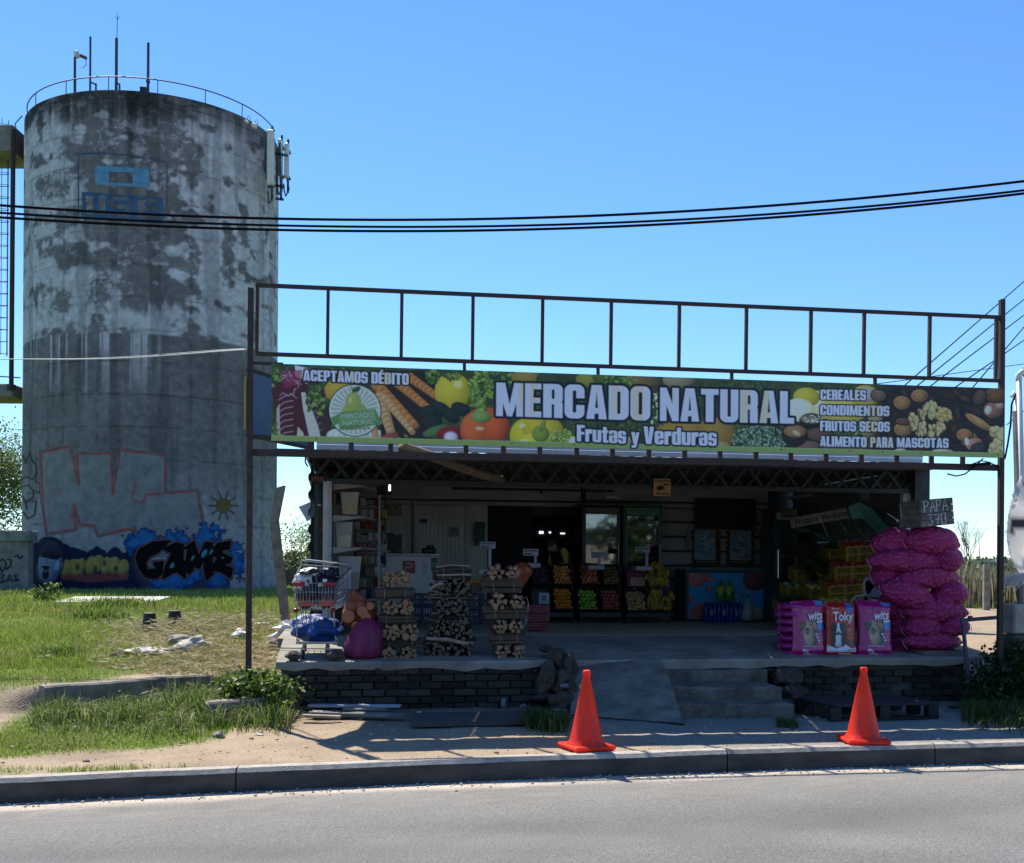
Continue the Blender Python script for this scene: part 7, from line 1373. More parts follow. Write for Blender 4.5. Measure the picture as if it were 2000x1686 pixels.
def foodbag(label, x0, x1, y0, y1, v, kind, rz_, tilt, word, seed):
    a = at(x0, y1, v); b = at(x1, y1, v); top = at((x0 + x1) / 2, y0, v); w_ = (b - a).x; h_ = top.z - a.z; u_, v_, zf = (a.x + b.x) / 2, v, zfloor(v)
    t = thing('pet_food_bag', label, 'bag', W(u_, v_, zf), TH + rz_, 'pet food bags standing in front'); cv = bagcanvas(kind); X_, Y_ = cv.X / 100 - .5, cv.Y / 160
    def shape(sgn):
        def f(A, B):
            x = A / 100 - .5; y = B / 160; z = (1 - y) * h_; e_ = np.clip(1 - (np.abs(x) * 2) ** 4, 0, 1) ** .5; tb = sst(0, .12, y) * (1 - .55 * sst(.9, 1, y)); thk = .075 * e_ * tb
            wr = .010 * (fbm(A * .06 + seed, B * .04, 3, 5) - .5) * (1 + 2 * (y < .2)); ww = w_ * (1 - .05 * np.sin(np.pi * y) + .03 * (y > .8))
            return np.stack([x * ww, sgn * (thk + wr) + z * tilt * -1 + z * 0, z + .012 * np.sin(x * 3 + seed) * (y < .3)], -1)
        return f
    obj('printed_front', cv.mesh('printed_front', m_bag, shape(-1)), t); c2 = Cv(0, 0, 100, 160, 4, (.42, .03, .25) if kind == 'w' else (.5, .06, .08)); obj('back_sheet', c2.mesh('back_sheet', m_bag, shape(1), flip=True), t)
    mw = M('bag_white', (.78, .78, .80), rough=.35, bump=0, var=.05); s = h_ * (.235 if kind == 'w' else .235)
    text(word, s, mw, t, (w_ * (.14 if kind == 'w' else .0), -.088 + h_ * .72 * tilt * -1, h_ * (1 - 43 / 160)), (R(90), R(-4) if kind == 'w' else 0, 0), 'brand_word', .003, .004, .72 if kind == 'w' else .82, shear=.2 if kind == 'w' else 0)
    text('7 kg' if kind == 't' else '8 kg', s * .3, mw, t, (w_ * -.18, -.085 - h_ * .1 * tilt, h_ * .09), (R(90), 0, 0), 'weight', .001, .0); return t
foodbag('magenta wits dog food bag with a golden dog, left of the red bag', 1546, 1611, 1181, 1286, .62, 'w', .05, -.08, 'wits', 1); foodbag('red Toky dog food bag with a black and white dog', 1611, 1671, 1184, 1287, .60, 't', 0, -.05, 'Toky', 2); foodbag('magenta wits dog food bag with a golden dog, right of the red bag', 1675, 1741, 1182, 1287, .60, 'w', -.08, -.1, 'wits', 3)
m_bagside = M('magenta_film', (.36, .02, .20), rough=.3, col2=(.24, .015, .13), scale=7, bump=.5, bscale=18, coat=.3)
for i in range(7):
    y = 1274 - i * 15.2; c = at(1548 - (2 if i % 2 else 0), y, .85); sack('pet_food_bag', 'flat magenta dog food bag, %s of the pile behind the front bags' % (ORD[i] if i < 6 else 'topmost'), 'bag', c, .36, .52, .105, (0, 0, 0), .08 * (i % 2), m_bagside, 60 + i, 'dog food bags piled flat', ears=False)
# ---- trolley
vt = .55; k_ = S_(vt); m_chr = M('trolley_wire', (.36, .37, .38), rough=.35, metal=.7, var=.3, bump=0); m_red = M('red_plastic', (.34, .02, .025), rough=.45, var=.25)
t0 = at(612, 1290, vt); t0.z = zfloor(vt); tr_ = thing('shopping_trolley', 'old wire shopping trolley with red trim at the left end of the terrace', 'trolley', TW(t0)); Lc = lambda px, py, v: at(px, py, v) - t0
fA, fB, fC, fD = Lc(571, 1139, vt), Lc(655, 1139, vt), Lc(578, 1192, vt), Lc(651, 1192, vt); bA, bB, bC, bD = Lc(588, 1103, vt + .75), Lc(684, 1110, vt + .75), Lc(592, 1180, vt + .7), Lc(680, 1180, vt + .7)
def grid(name, P, Q, S2, T2, n1, n2):
    mb = MB()
    for i in range(n1 + 1): a = P.lerp(Q, i / n1); b = S2.lerp(T2, i / n1); mb.cyl(a, b, .0028, n=4)
    for j in range(n2 + 1): mb.cyl(P.lerp(S2, j / n2), Q.lerp(T2, j / n2), .0035, n=4)
    mb.build(name, m_chr, tr_)
grid('front_grid', fA, fB, fC, fD, 13, 3); grid('side_grid', fB, bB, fD, bD, 14, 4); grid('side_grid', fA, bA, fC, bC, 14, 4); grid('rear_grid', bA, bB, bC, bD, 10, 4); grid('floor_grid', fC, fD, bC, bD, 10, 8)
mb = MB()
for a, b in ((fA, bA), (fB, bB), (bA, bB), (bA, Lc(583, 1100, vt + .7))): mb.cyl(a, b, .009, n=6)
mb.tube([bB + Vector((0, 0, -.25)), bB, bB + Vector((0, .06, .05)), bA + Vector((0, .06, .05)), bA], .011, 7); mb.build('rim_tube', m_chr, tr_)
mb = MB(); mb.cyl(bA + Vector((.05, .06, .055)), bB + Vector((-.2, .06, .055)), .017, n=8); mb.build('handle', M('grey_handle', (.45, .45, .46), rough=.5), tr_)
for a, b in ((fA, fA.lerp(fB, .28)), (fA.lerp(fB, .72), fB)): mb = MB(); mb.bar(a + Vector((0, -.012, -.01)), b + Vector((0, -.012, -.01)), .03, .05, ch=.01); mb.build('corner_bumper', m_red, tr_)
for a in (fC, fD): mb = MB(); mb.blob(a + Vector((0, -.01, .0)), (.035, .03, .028), 1, .05); mb.build('corner_bumper', m_red, tr_)
ty = Lc(580, 1256, vt).z; mb = MB(); w2 = (Lc(580, 1256, vt).x, Lc(656, 1256, vt).x)
mb.box(((w2[0] + w2[1]) / 2, .02, ty), (w2[1] - w2[0], .05, .03), ch=.005)
for x in w2: mb.bar((x, 0, ty), (x, .7, ty), .025)
for i in range(7): x = w2[0] + (w2[1] - w2[0]) * i / 6; mb.cyl((x, 0, ty + .012), (x, .7, ty + .012), .004, n=4)
mb.build('lower_tray', m_chr, tr_)
for s, (f_, b_) in enumerate(((fC, bC), (fD, bD))): x = w2[s]; MB().tube([f_ + Vector((0, .05, 0)), Vector((x, .08, ty))], .01, 5).build('leg_tube', m_chr, tr_); MB().tube([b_, Vector((x, .62, ty))], .01, 5).build('leg_tube', m_chr, tr_)
for x in (Lc(592, 1270, vt).x, Lc(639, 1270, vt).x):
    for y in (.03, .62): mb = MB(); mb.cyl((x - .016, y, .055), (x + .016, y, .055), .055, n=14); mb.build('wheel', m_blk, tr_); mb = MB(); mb.box((x, y, .1), (.05, .03, .08), ch=.006); mb.build('fork', m_chr, tr_)
m_nav = M('charcoal_bag', (.018, .022, .05), rough=.4, var=.3, scale=9, bump=.3, bscale=15); m_or = M('orange_print', (.62, .10, .03), rough=.45, bump=0)
for i, (px, lab) in enumerate([(598, 'left navy charcoal bag with orange flames in the trolley'), (638, 'right navy charcoal bag lettered BRASERO in the trolley')]):
    c = at(px, 1158, vt + .12); t = thing('charcoal_bag', lab, 'bag', TW(c), TH, 'charcoal bags in the trolley'); mb = MB(); mb.blob((0, .02, .03), (.12, .09, .22), 5 + i, .12, 3, 2.5); mb.build('bag_body', m_nav, t, smooth=True)
    for k in range(5): mb = MB(); x = (k - 2) * .036; mb.prism([(x - .022, -.15), (x + .022, -.15), (x + .004, -.06 + .03 * (k % 2))], -.105, -.098, axis='y'); mb.build('flame_print', m_or, t, fix=True)
    text('BRASERO' if i else 'BR', .06, M('bag_white', (.7, .7, .7)), t, (.0, -.10, .10), (R(80), R(-5), 0), 'brand_word', .002, .001, .8)
    mb = MB(); mb.box((-.02, -.095, .145), (.05, .01, .03)); mb.build('label_print', M('bag_white', (.7, .7, .7)), t)
c = at(655, 1120, vt + .4); 
for i, (px, py, r_, lab, mt) in enumerate([(592, 1135, (.10, .1, .10), 'crumpled white plastic bag at the front left corner of the trolley', m_wbag), (606, 1117, (.13, .14, .045), 'black and white striped film heaped on top in the trolley', None), (644, 1118, (.10, .12, .05), 'dark orange-trimmed bag lying on top in the trolley', m_nav)]):
    c = at(px, py, vt + .12); t = thing('plastic_bag', lab, 'bag', TW(c), TH); mb = MB(); mb.blob((0, 0, 0), r_, 20 + i, .35, 3, 2.2); o = mb.build('bag_body', mt or M('striped_film', (.75, .75, .75), rough=.3, col2=(.03, .03, .04), scale=5, stretch=(1, 1, 3), thr=(.48, .52), bump=.3), t, smooth=True)
c = at(619, 1229, vt + .3); t = thing('blue_bundle', 'blue tarpaulin bundle stuffed under the trolley basket', 'bundle', TW(c)); mb = MB(); mb.blob((0, 0, 0), (.30, .28, .17), 8, .16, 4, 1.8, flat=.8); mb.build('tarp_bundle', M('blue_tarp', (.008, .06, .25), rough=.5, col2=(.004, .03, .13), scale=4, bump=.9, bscale=9, bdist=.05), t, smooth=True)
for (px, py, r_, lab, sd) in ((573, 1281, (.09, .08, .055), 'brown firewood stump left of the trolley wheel', 3), (654, 1279, (.10, .09, .065), 'brown stone chock right of the trolley wheels', 5)): c = at(px, py, .42); t = thing('chock', lab, 'stone', TW(c)); mb = MB(); mb.blob((0, 0, 0), r_, sd, .15, 3); mb.build('lump', M('chock_brown', (.11, .085, .065), rough=.9, var=.5, bump=.6), t)
# orange and purple net sacks of wood
m_onet = sack_mat('orange_net', (.34, .06, .02), (.50, .20, .09), 7); m_pnet = M('purple_net', (.22, .016, .09), rough=.6, col2=(.11, .01, .05), scale=12, stretch=(1, 1, .25), bump=1.0, bscale=22, bdist=.03)
c = at(700, 1190, .85); t = thing('log_net', 'orange mesh sack of thick round logs leaning between trolley and firewood', 'sack', TW(c)); rg = random.Random(3)
mb = MB(); mb.lathe([(.17, -.19), (.20, -.1), (.18, .02), (.10, .14), (.03, .24)], 14); 
for i in range(len(mb.v)): x, y, z = mb.v[i]; mb.v[i] = (x * (1 + .2 * mnoise.noise(Vector((x * 5, y * 5, z * 5)))) - (z > .05) * (z - .05) * .35, y * .8, z)
mb.build('net_bag', m_onet, t, smooth=True)
for (px, py, r_) in ((683, 1204, .075), (707, 1194, .065), (716, 1206, .06), (722, 1184, .045), (694, 1222, .05)): q_ = at(px, py, .62) - c; obj('log', log_me[0], t, (q_.x, q_.y + .16, q_.z), (0, 0, rg.uniform(-.2, .2)), (r_, .36, r_)).data = (lambda me: me)(log_me[1])
m_olog = M('netted_log', (.42, .16, .07), rough=.7, col2=(.3, .10, .05), scale=20)
for o in [q_ for q_ in t.children if q_.name.startswith('log') and q_.name[:4] != 'log_']:
    me = o.data.copy(); me.materials.clear(); me.materials.append(m_olog); o.data = me
c = at(708, 1288, .62); c.z = zfloor(.62); t = thing('net_sack', 'bulky purple net sack standing left of the firewood stacks', 'sack', TW(c)); mb = MB(); mb.lathe([(.17, 0), (.225, .05), (.22, .16), (.19, .28), (.15, .38), (.06, .46), (.03, .47)], 28)
for i in range(len(mb.v)):
    x, y, z = mb.v[i]; a = math.atan2(y, x); k = 1 + .05 * math.sin(a * 9 + z * 14) + .035 * math.sin(z * 70 + 3 * math.sin(a * 2)) + .12 * mnoise.noise(Vector((x * 5, y * 5, z * 5))); mb.v[i] = (x * k + z * .12, y * k * .8, z)
mb.build('net_bag', m_pnet, t, smooth=True)
# ================================================================ INSIDE THE SHOP
N6 = ('first', 'second', 'third', 'fourth', 'fifth', 'sixth', 'seventh', 'eighth'); R6 = ('bottom', 'second', 'third', 'fourth', 'fifth', 'top')
def boxpx(name, x0, x1, y0, y1, v, depth, mat, par, org, ch=.006, dv=0):
    a = at(x0, y0, v); b = at(x1, y1, v); mb = MB(); mb.box(((a.x + b.x) / 2 - org.x, v + depth / 2 - org.y + dv, (a.z + b.z) / 2 - org.z), (abs(b.x - a.x), depth, abs(a.z - b.z)), ch=ch); return mb.build(name, mat, par)
def org_at(px, py, v, floor=True): p = at(px, py, v); p.z = zfloor(v) if floor else p.z; return p
# --- shelving with tubs, left
m_shelf = M('shelf_white', (.40, .39, .36), rough=.5, var=.2); m_tub = M('tub_plastic', (.34, .34, .32), rough=.3, var=.15, bump=0, trans=.0); o_ = org_at(680, 1200, 2.7); t = thing('shelf_unit', 'white metal shelf unit just inside the left column', 'shelves', TW(o_))
for y in (951, 1013, 1075, 1180):
    a = at(650, y, 2.62) - o_; mb = MB(); mb.add([(a.x, -.08, a.z + .045), (a.x + .40, .10, a.z + .045), (a.x + .62, 1.0, a.z + .045), (a.x, 1.0, a.z + .045), (a.x, -.08, a.z - .045), (a.x + .36, .10, a.z + .015), (a.x + .62, 1.0, a.z + .015), (a.x, 1.0, a.z - .02)], [(0, 1, 2, 3), (7, 6, 5, 4), (0, 4, 5, 1), (1, 5, 6, 2), (2, 6, 7, 3), (3, 7, 4, 0)]); mb.build('shelf', m_shelf, t, fix=True)
for x in (.02, .66): mb = MB(); a = at(650, 1000, 2.62) - o_; mb.box((a.x + x, .95, .95), (.03, .03, 2.0)); mb.build('upright', m_shelf, t)
for i, (x0, x1, y0, y1, lab, cc) in enumerate([(665, 700, 966, 1006, 'upper clear tub half full of tan feed', (.40, .32, .20)), (655, 688, 1024, 1070, 'middle clear tub filled with cream flour', (.52, .47, .36)), (660, 705, 1090, 1150, 'lowest greyish tub on the shelf unit', (.22, .2, .17))]):
    a = at((x0 + x1) / 2, y1, 2.85); t = thing('storage_tub', lab, 'tub', TW(a), TH, 'plastic tubs on the shelf unit'); b = at(x1, y0, 2.85) - a; w_ = b.x; h_ = b.z
    mb = MB(); mb.add([(-w_ * .8, -.16, 0), (w_ * .8, -.16, 0), (w_ * .8, .2, 0), (-w_ * .8, .2, 0), (-w_, -.2, h_), (w_, -.2, h_), (w_, .24, h_), (-w_, .24, h_)], [(0, 3, 2, 1), (4, 5, 6, 7), (0, 1, 5, 4), (1, 2, 6, 5), (2, 3, 7, 6), (3, 0, 4, 7)]); mb.build('tub_body', m_tub, t)
    mb = MB(); mb.box((0, .02, h_ + .01), (w_ * 2.1, .46, .02), ch=.004); mb.build('lid', m_shelf, t); mb = MB(); z = h_ * .55; mb.add([(-w_ * .8, -.166, .01), (w_ * .8, -.166, .01), (w_ * .9, -.189, z), (-w_ * .9, -.189, z * .8)], [(0, 1, 2, 3)]); mb.build('contents', M('tub_fill%d' % i, cc, var=.1, bump=0), t)
# --- snack rack behind the shelves
o_ = org_at(722, 1190, 4.2); t = thing('snack_rack', 'dark rack hung with small colourful snack packets near the counter', 'rack', TW(o_)); rg = random.Random(8)
for x in (-.22, .22): mb = MB(); mb.box((x, 0, 1.0), (.03, .03, 2.0)); mb.build('upright', m_blk, t)
pk = [M('packet_%s' % n_, c_, rough=.35, var=.3, bump=.2) for n_, c_ in (('red', (.28, .03, .03)), ('yellow', (.36, .26, .04)), ('navy', (.03, .05, .14)), ('cream', (.36, .34, .3)), ('purple', (.10, .04, .10)), ('silver', (.3, .32, .34)))]
pm = [MB().box((0, 0, 0), (.09, .03, .13), ch=.012).mesh('packet', m_) for m_ in pk]
for r_ in range(11):
    mb = MB(); mb.box((0, 0, .25 + r_ * .17), (.46, .02, .012)); mb.build('hook_bar', m_blk, t)
    for c_ in range(5):
        if rg.random() < .85: obj('packet', pm[rg.randrange(6)], t, (-.2 + c_ * .1 + rg.uniform(-.01, .01), -.03 - rg.random() * .05, .17 + r_ * .17), (0, rg.uniform(-.15, .15), rg.uniform(-.4, .4)))
# --- lamp panel high left
o_ = org_at(750, 950, 4.5, False); t = thing('wall_screen', 'black hanging box with a bright narrow light strip under the roof at left', 'lamp', TW(o_)); boxpx('case', 737, 766, 936, 966, 4.5, .12, m_blk, t, o_); boxpx('light_strip', 759.5, 763, 941, 959, 4.49, .01, M('strip_light', (.8, .8, .8), emit=(1, .98, .95, 2.2), bump=0), t, o_, ch=0)
boxpx('notice', 732, 744, 938, 950, 4.48, .01, M('amber_card', (.3, .17, .05)), t, o_, ch=0)
# --- counter
vC = 5.0; o_ = org_at(795, 1200, vC); t = thing('counter', 'white shop counter with a red P payment sign on its front', 'counter', TW(o_)); m_cw = M('counter_white', (.60, .61, .61), rough=.5, col2=(.5, .51, .52), scale=2, bump=.02)
boxpx('front_panel', 735, 856, 1086, 1212, vC, .05, m_cw, t, o_); boxpx('side_panel', 853, 856, 1088, 1212, vC + .055, .55, m_cw, t, o_); boxpx('top', 731, 860, 1081, 1086, vC - .02, .65, m_cw, t, o_)
a = at(799, 1108, vC - .01) - o_; mb = MB(); mb.box((a.x, -.012, a.z), (.19, .012, .20), ch=.005); 
ps = mb.build('payment_sign', M('sign_red', (.30, .02, .03), rough=.4, bump=0), t); mb = MB()
for P in ([(-.055, -.06), (-.055, .0), (.03, .0), (.045, .02), (.045, .04), (.03, .06), (-.06, .06)],): mb.tube([(a.x + p, -.022, a.z + q_) for p, q_ in P], .011, 5)
mb.build('letter', M('sign_white', (.6, .6, .6), bump=0), t)
for k in range(6): b = at(829, 1100 + k * 4, vC - .01) - o_; mb = MB(); mb.box((b.x, -.004, b.z), (.10 if k % 2 else .07, .004, .008)); mb.build('printed_line', M('ink_navy', (.03, .04, .09), bump=0), t)
b = at(848.5, 1104, vC - .01) - o_; mb = MB(); mb.box((b.x, -.006, b.z), (.10, .006, .23)); mb.build('teal_sticker', M('sticker_teal', (.03, .12, .13), bump=0), t); text('Q', .10, M('sign_white', (.6, .6, .6)), t, (b.x, -.012, b.z), (R(90), 0, 0), 'letter')
o_ = at(771, 1078, vC + .2); t = thing('cash_monitor', 'black till monitor standing on the counter', 'monitor', TW(o_)); boxpx('screen', 757, 785, 1044, 1075, vC + .2, .06, m_blk, t, o_); boxpx('stand', 766, 776, 1074, 1081, vC + .2, .12, m_blk, t, o_); boxpx('keyboard', 760, 786, 1077, 1081, vC + .05, .12, m_blk, t, o_)
o_ = at(838, 1076, vC + .25); t = thing('receipt_printer', 'dark receipt printer at the right end of the counter', 'printer', TW(o_)); mb = MB(); mb.box((0, 0, .0), (.22, .2, .09), ch=.02); mb.box((.02, .02, .06), (.12, .1, .06), ch=.01); mb.build('case', m_blk, t)
o_ = at(771, 996, VB - .06); t = thing('meter_box', 'cream electricity meter box on the back wall above the till', 'meter box', TW(o_)); boxpx('case', 758, 785, 984, 1008, VB - .08, .07, M('meter_cream', (.30, .29, .24), bump=0), t, o_, ch=.015); boxpx('dial', 769, 777, 989, 992, VB - .085, .01, m_blk, t, o_, ch=0)
for (x0, x1, y0, y1, lab, col, nm) in ((820, 834, 1014, 1022, 'small blue and white sticker on the cold room door', (.05, .11, .18), 'sticker'), (927, 947, 1019, 1066, 'teal poster on the white sheet beside the dark doorway', (.02, .08, .10), 'poster'), (877, 896, 1030, 1048, 'plain price note taped to the cold room door', (.24, .25, .25), 'paper_note')): o_ = at((x0 + x1) / 2, y0, VB - .09); t = thing(nm, lab, 'sticker' if nm == 'sticker' else 'poster', TW(o_)); boxpx('sheet', x0, x1, y0, y1, VB - .10, .006, M('print_' + nm, col, bump=0, var=.5, scale=9), t, o_, ch=0)
o_ = at(731, 1018, 4.9); t = thing('flower_pot', 'red and yellow artificial flowers on a shelf left of the till', 'flowers', TW(o_)); rg = random.Random(2)
for k in range(14): mb = MB(); mb.blob((rg.uniform(-.1, .16), rg.uniform(-.05, .05), rg.uniform(-.12, .18)), (.045, .045, .045), k, .3, 1); mb.build('flower', M(('flower_red', 'flower_yellow')[k % 2], ((.3, .02, .02), (.34, .25, .03))[k % 2], bump=0), t)
mb = MB(); mb.box((.05, 0, -.2), (.5, .2, .03)); mb.build('shelf', m_blk, t)
# --- dark plastic crates, orange crate, net of carrots, red baskets behind the firewood
def pcrate(label, x0, x1, y0, y1, v, mat, grp=None, name='plastic_crate', rz_=0, dep=.38):
    o_ = at((x0 + x1) / 2, y1, v); a = at(x1, y0, v) - o_; w_, h_ = a.x * 2, a.z; t = thing(name, label, 'crate', TW(o_), TH + rz_, grp); mb = MB(); d_ = dep
    mb.box((0, d_ / 2, .008), (w_, d_, .014))
    for z in (h_ - .012, .015, h_ * .5): mb.box((0, 0, z), (w_, .012, .024)); mb.box((0, d_, z), (w_, .012, .024)); mb.box((-w_ / 2, d_ / 2, z), (.012, d_ - .014, .024)); mb.box((w_ / 2, d_ / 2, z), (.012, d_ - .014, .024))
    n_ = max(5, int(w_ / .035))
    for i in range(n_ + 1): x = -w_ / 2 + w_ * i / n_; wd = .014 if i not in (0, n_, n_ // 2) else .035; mb.box((x, .002, h_ / 2), (wd, .008, h_)); mb.box((x, d_ - .002, h_ / 2), (wd, .008, h_))
    for i in range(9): y = d_ * (i + .5) / 9; mb.box((-w_ / 2 + .002, y, h_ / 2), (.008, .014, h_)); mb.box((w_ / 2 - .002, y, h_ / 2), (.008, .014, h_))
    mb.build('crate_body', mat, t); return t, w_, h_, d_
m_navyp = M('navy_crate', (.02, .028, .05), rough=.5, var=.3, bump=0); m_redp = M('red_crate', (.20, .012, .035), rough=.45, var=.2, bump=0)
for i, (x0, x1, y0, y1, lab) in enumerate([(806, 850, 1185, 1222, 'lower dark crate behind the gap between the first two firewood stacks'), (806, 850, 1160, 1184, 'upper dark crate behind the gap between the first two firewood stacks'), (903, 945, 1192, 1222, 'lower dark crate behind the gap between the last two firewood stacks'), (903, 945, 1160, 1190, 'upper dark crate behind the gap between the last two firewood stacks')]): pcrate(lab, x0, x1, y0, y1, 3.6, m_navyp, 'dark crates behind the firewood')
t, w_, h_, d_ = pcrate('small wooden tray of oranges behind the firewood stacks', 908, 946, 1140, 1158, 3.7, M('tray_wood', (.12, .08, .05), var=.3), name='fruit_tray')
rg = random.Random(6); m_orf = M('orange_peel', (.66, .20, .02), rough=.45, var=.2, bump=.2, bscale=90, rnd=.15); om = MB().blob((0, 0, 0), (1, 1, .96), 1, .02, 2).mesh('orange', m_orf, True)
o_ = at(927, 1158, 3.7)
for i in range(14): p = Vector((o_.x - .15 + (i % 7) * .05, 3.75 + .07 * (i // 7), o_.z + .15 + rg.uniform(-.01, .02))); o = obj('orange', om, None, TW(p), (rg.random(), rg.random(), 0), (.034,) * 3); tag(o, 'orange %s from the left in the %s row of the small wooden tray' % (N6[i % 7], ('front', 'back')[i // 7]), 'orange', 'oranges in the tray behind the firewood')
c = at(1014, 1124, 3.3); sack('carrot_net', 'drooping orange net sack behind the right firewood stack', 'sack', c, .42, .3, .28, (0, -1.0, 0), 0, m_onet, 77, None, ears=False)
for i in range(3): pcrate('%s of the stacked crimson baskets right of the firewood' % ('lowest', 'middle', 'topmost')[i], 1034 - i, 1070 + i * .6, 1216 - i * 17, 1231 - i * 17, 3.2, m_redp, 'crimson baskets', 'shopping_basket')
o_ = at(1063, 1170, 3.3); t = thing('price_card', 'pale blue price card standing over the crimson baskets', 'card', TW(o_)); boxpx('card', 1053, 1073, 1158, 1180, 3.3, .008, M('card_blue', (.16, .26, .30), var=.2, bump=0), t, o_, ch=0); boxpx('print', 1060, 1066, 1163, 1173, 3.29, .004, M('card_red', (.25, .05, .05), bump=0), t, o_, ch=0)
t = thing('green_twine', 'green netting and white wire hoop hanging right of the split logs', 'netting', W(0, 0)); mb = MB(); mb.tube([at(x, y, 1.3) for x, y in ((1020, 1170), (1028, 1166), (1032, 1178), (1030, 1200), (1024, 1225))], .005, 4); mb.build('hoop', m_tie, t); mb = MB(); rg = random.Random(4)
for k in range(16): mb.tube([at(1024 + rg.uniform(-3, 3), 1196, 1.35), at(1024 + rg.uniform(-9, 9), 1215, 1.35), at(1024 + rg.uniform(-10, 8), 1232, 1.35)], .006, 3)
mb.build('netting', M('green_net', (.02, .10, .05)), t)
# --- scales on poles
m_sc = M('scale_grey', (.30, .31, .33), rough=.45, bump=0, var=.1); m_lcd = M('scale_display', (.04, .05, .06), rough=.3, bump=0)
for i, (x0, x1, y0, y1, xp, yb_, v, lab) in enumerate([(937, 968, 1058, 1072, 957, 1112, 3.2, 'leftmost counter scale with a display on a tall pale pole'), (1022, 1052, 1072, 1086, 1046, 1100, 3.6, 'counter scale display second from left, beside the orange net'), (1156, 1186, 1078, 1090, 1171, 1104, 5.2, 'counter scale display before the left drinks fridge'), (1241, 1270, 1068, 1080, 1264, 1106, 5.2, 'counter scale display before the green fridge')]):
    o_ = at(xp, yb_, v); t = thing('counter_scale', lab, 'scale', TW(o_), TH, 'counter scales with raised displays'); boxpx('display', x0, x1, y0, y1, v, .05, m_sc, t, o_, ch=.008); boxpx('screen', x0 + 2, x1 - 3, y0 + 2.5, y0 + 5.5, v - .008, .008, m_lcd, t, o_, ch=0); boxpx('screen', x0 + 3, x1 - 13, y0 + 8, y1 - 2, v - .008, .008, m_lcd, t, o_, ch=0); boxpx('pole', xp - 2.6, xp + 2.6, y1, yb_, v + .01, .04, m_sc, t, o_); boxpx('scale_body', xp - 22, xp + 10, yb_, yb_ + 9, v, .3, m_sc, t, o_, ch=.01)
# --- fruit stands
vS = 5.45; m_bcr = M('black_crate', (.016, .018, .024), rough=.5, var=.3, bump=0)
for i, (x0, x1, lab) in enumerate([(1036, 1122, 'left dark two-tier stand under plums, nectarines and oranges'), (1130, 1216, 'middle dark two-tier stand under peaches, kiwis and apples'), (1222, 1312, 'right dark two-tier stand under potatoes and bananas')]):
    o_ = org_at((x0 + x1) / 2, 1218, vS); t = thing('fruit_stand', lab, 'stand', TW(o_), TH, 'fruit display stands')
    boxpx('plinth', x0 + 2, x1 - 2, 1196, 1206, vS, .4, m_bcr, t, o_); boxpx('back_panel', x0 + 2, x1 - 2, 1104, 1196, vS + .42, .04, m_bcr, t, o_)
    for x in (x0 + 3, x1 - 5): boxpx('leg', x, x + 3, 1206, 1219, vS, .04, m_bcr, t, o_); boxpx('leg', x, x + 3, 1204, 1216, vS + .38, .04, m_bcr, t, o_)
fr_me = {}
def fruit_mesh(kind, mat, flat=1.0): 
    if kind not in fr_me:
        mb = MB(); mb.blob((0, 0, 0), (1, 1, flat), 3, .03, 2); fr_me[kind] = mb.mesh(kind, mat, True)
    return fr_me[kind]
def fcrate(x0, x1, y0, y1, v, fruit, what, mat, r_, nx, ny, flat=1.0, jit=.2, seed=0, nlab=None):
    o_ = at((x0 + x1) / 2, y1, v); a = at(x1, y0, v) - o_; w_, h_ = a.x * 2, a.z; tilt = R(58); t = thing('fruit_crate', 'black tilted %s on the fruit stands' % what, 'crate', TW(o_), TH, 'crates on the fruit stands'); ln_ = h_ / math.sin(tilt); Q = Euler((tilt, 0, 0)).to_matrix()
    for nm, c_, d_ in (('floor', (0, ln_ / 2, -.06), (w_, ln_, .01)), ('side', (-w_ / 2, ln_ / 2, 0), (.012, ln_, .12)), ('side', (w_ / 2, ln_ / 2, 0), (.012, ln_, .12)), ('end', (0, 0, 0), (w_, .012, .13)), ('end', (0, ln_, 0), (w_, .012, .13))): mb = MB(); mb.box(Q @ Vector(c_), d_, Q); mb.build(nm, m_bcr, t)
    b = at((x0 + x1) / 2 + 1, y0 - 1, v) - o_; mb = MB(); mb.box((0, h_ / math.tan(tilt) - .03, h_ + .03), (.06, .004, .035), (.2, 0, 0)); mb.build('price_tag', m_tie, t)
    rg = random.Random(seed + 5)
    me = fruit_mesh(fruit, mat, flat)
    for j in range(ny):
        for i in range(nx - (j % 2)):
            s = r_ * rg.uniform(.9, 1.1); lx_ = -w_ / 2 + w_ * (i + .5 + .5 * (j % 2)) / nx + rg.uniform(-jit, jit) * r_; ly_ = ln_ * (j + .6) / (ny + .2); p = Q @ Vector((lx_, ly_, -.0 + rg.uniform(-.3, .5) * r_)) + o_
            o = obj(fruit, me, None, TW(p), (rg.uniform(0, 6), rg.uniform(0, 6), 0), (s, s, s)); tag(o, '%s %s from the left, %s row, %s' % (fruit.replace('apple_red', 'apple'), N6[i], R6[j], what), fruit.replace('_', ' '), what)
fm = lambda n_, c_, c2, **k: M(n_, c_, rough=k.pop('rough', .4), col2=c2, scale=k.pop('scale', 1.2), bump=.05, rnd=.25, thr=(.42, .58), **k)
fcrate(1040, 1076, 1106, 1144, vS + .12, 'plum', 'plum crate at top left', fm('plum_skin', (.09, .03, .06), (.04, .015, .035)), .034, 5, 6)
fcrate(1081, 1118, 1105, 1144, vS + .12, 'nectarine', 'nectarine crate above the oranges', fm('nectarine_skin', (.62, .36, .08), (.40, .05, .02)), .036, 5, 6)
fcrate(1082, 1120, 1151, 1193, vS, 'orange', 'orange crate under the nectarines', m_orf, .040, 5, 6)
fcrate(1134, 1172, 1105, 1144, vS + .12, 'peach', 'peach crate above the green apples', fm('peach_skin', (.56, .20, .08), (.30, .03, .04)), .036, 5, 6)
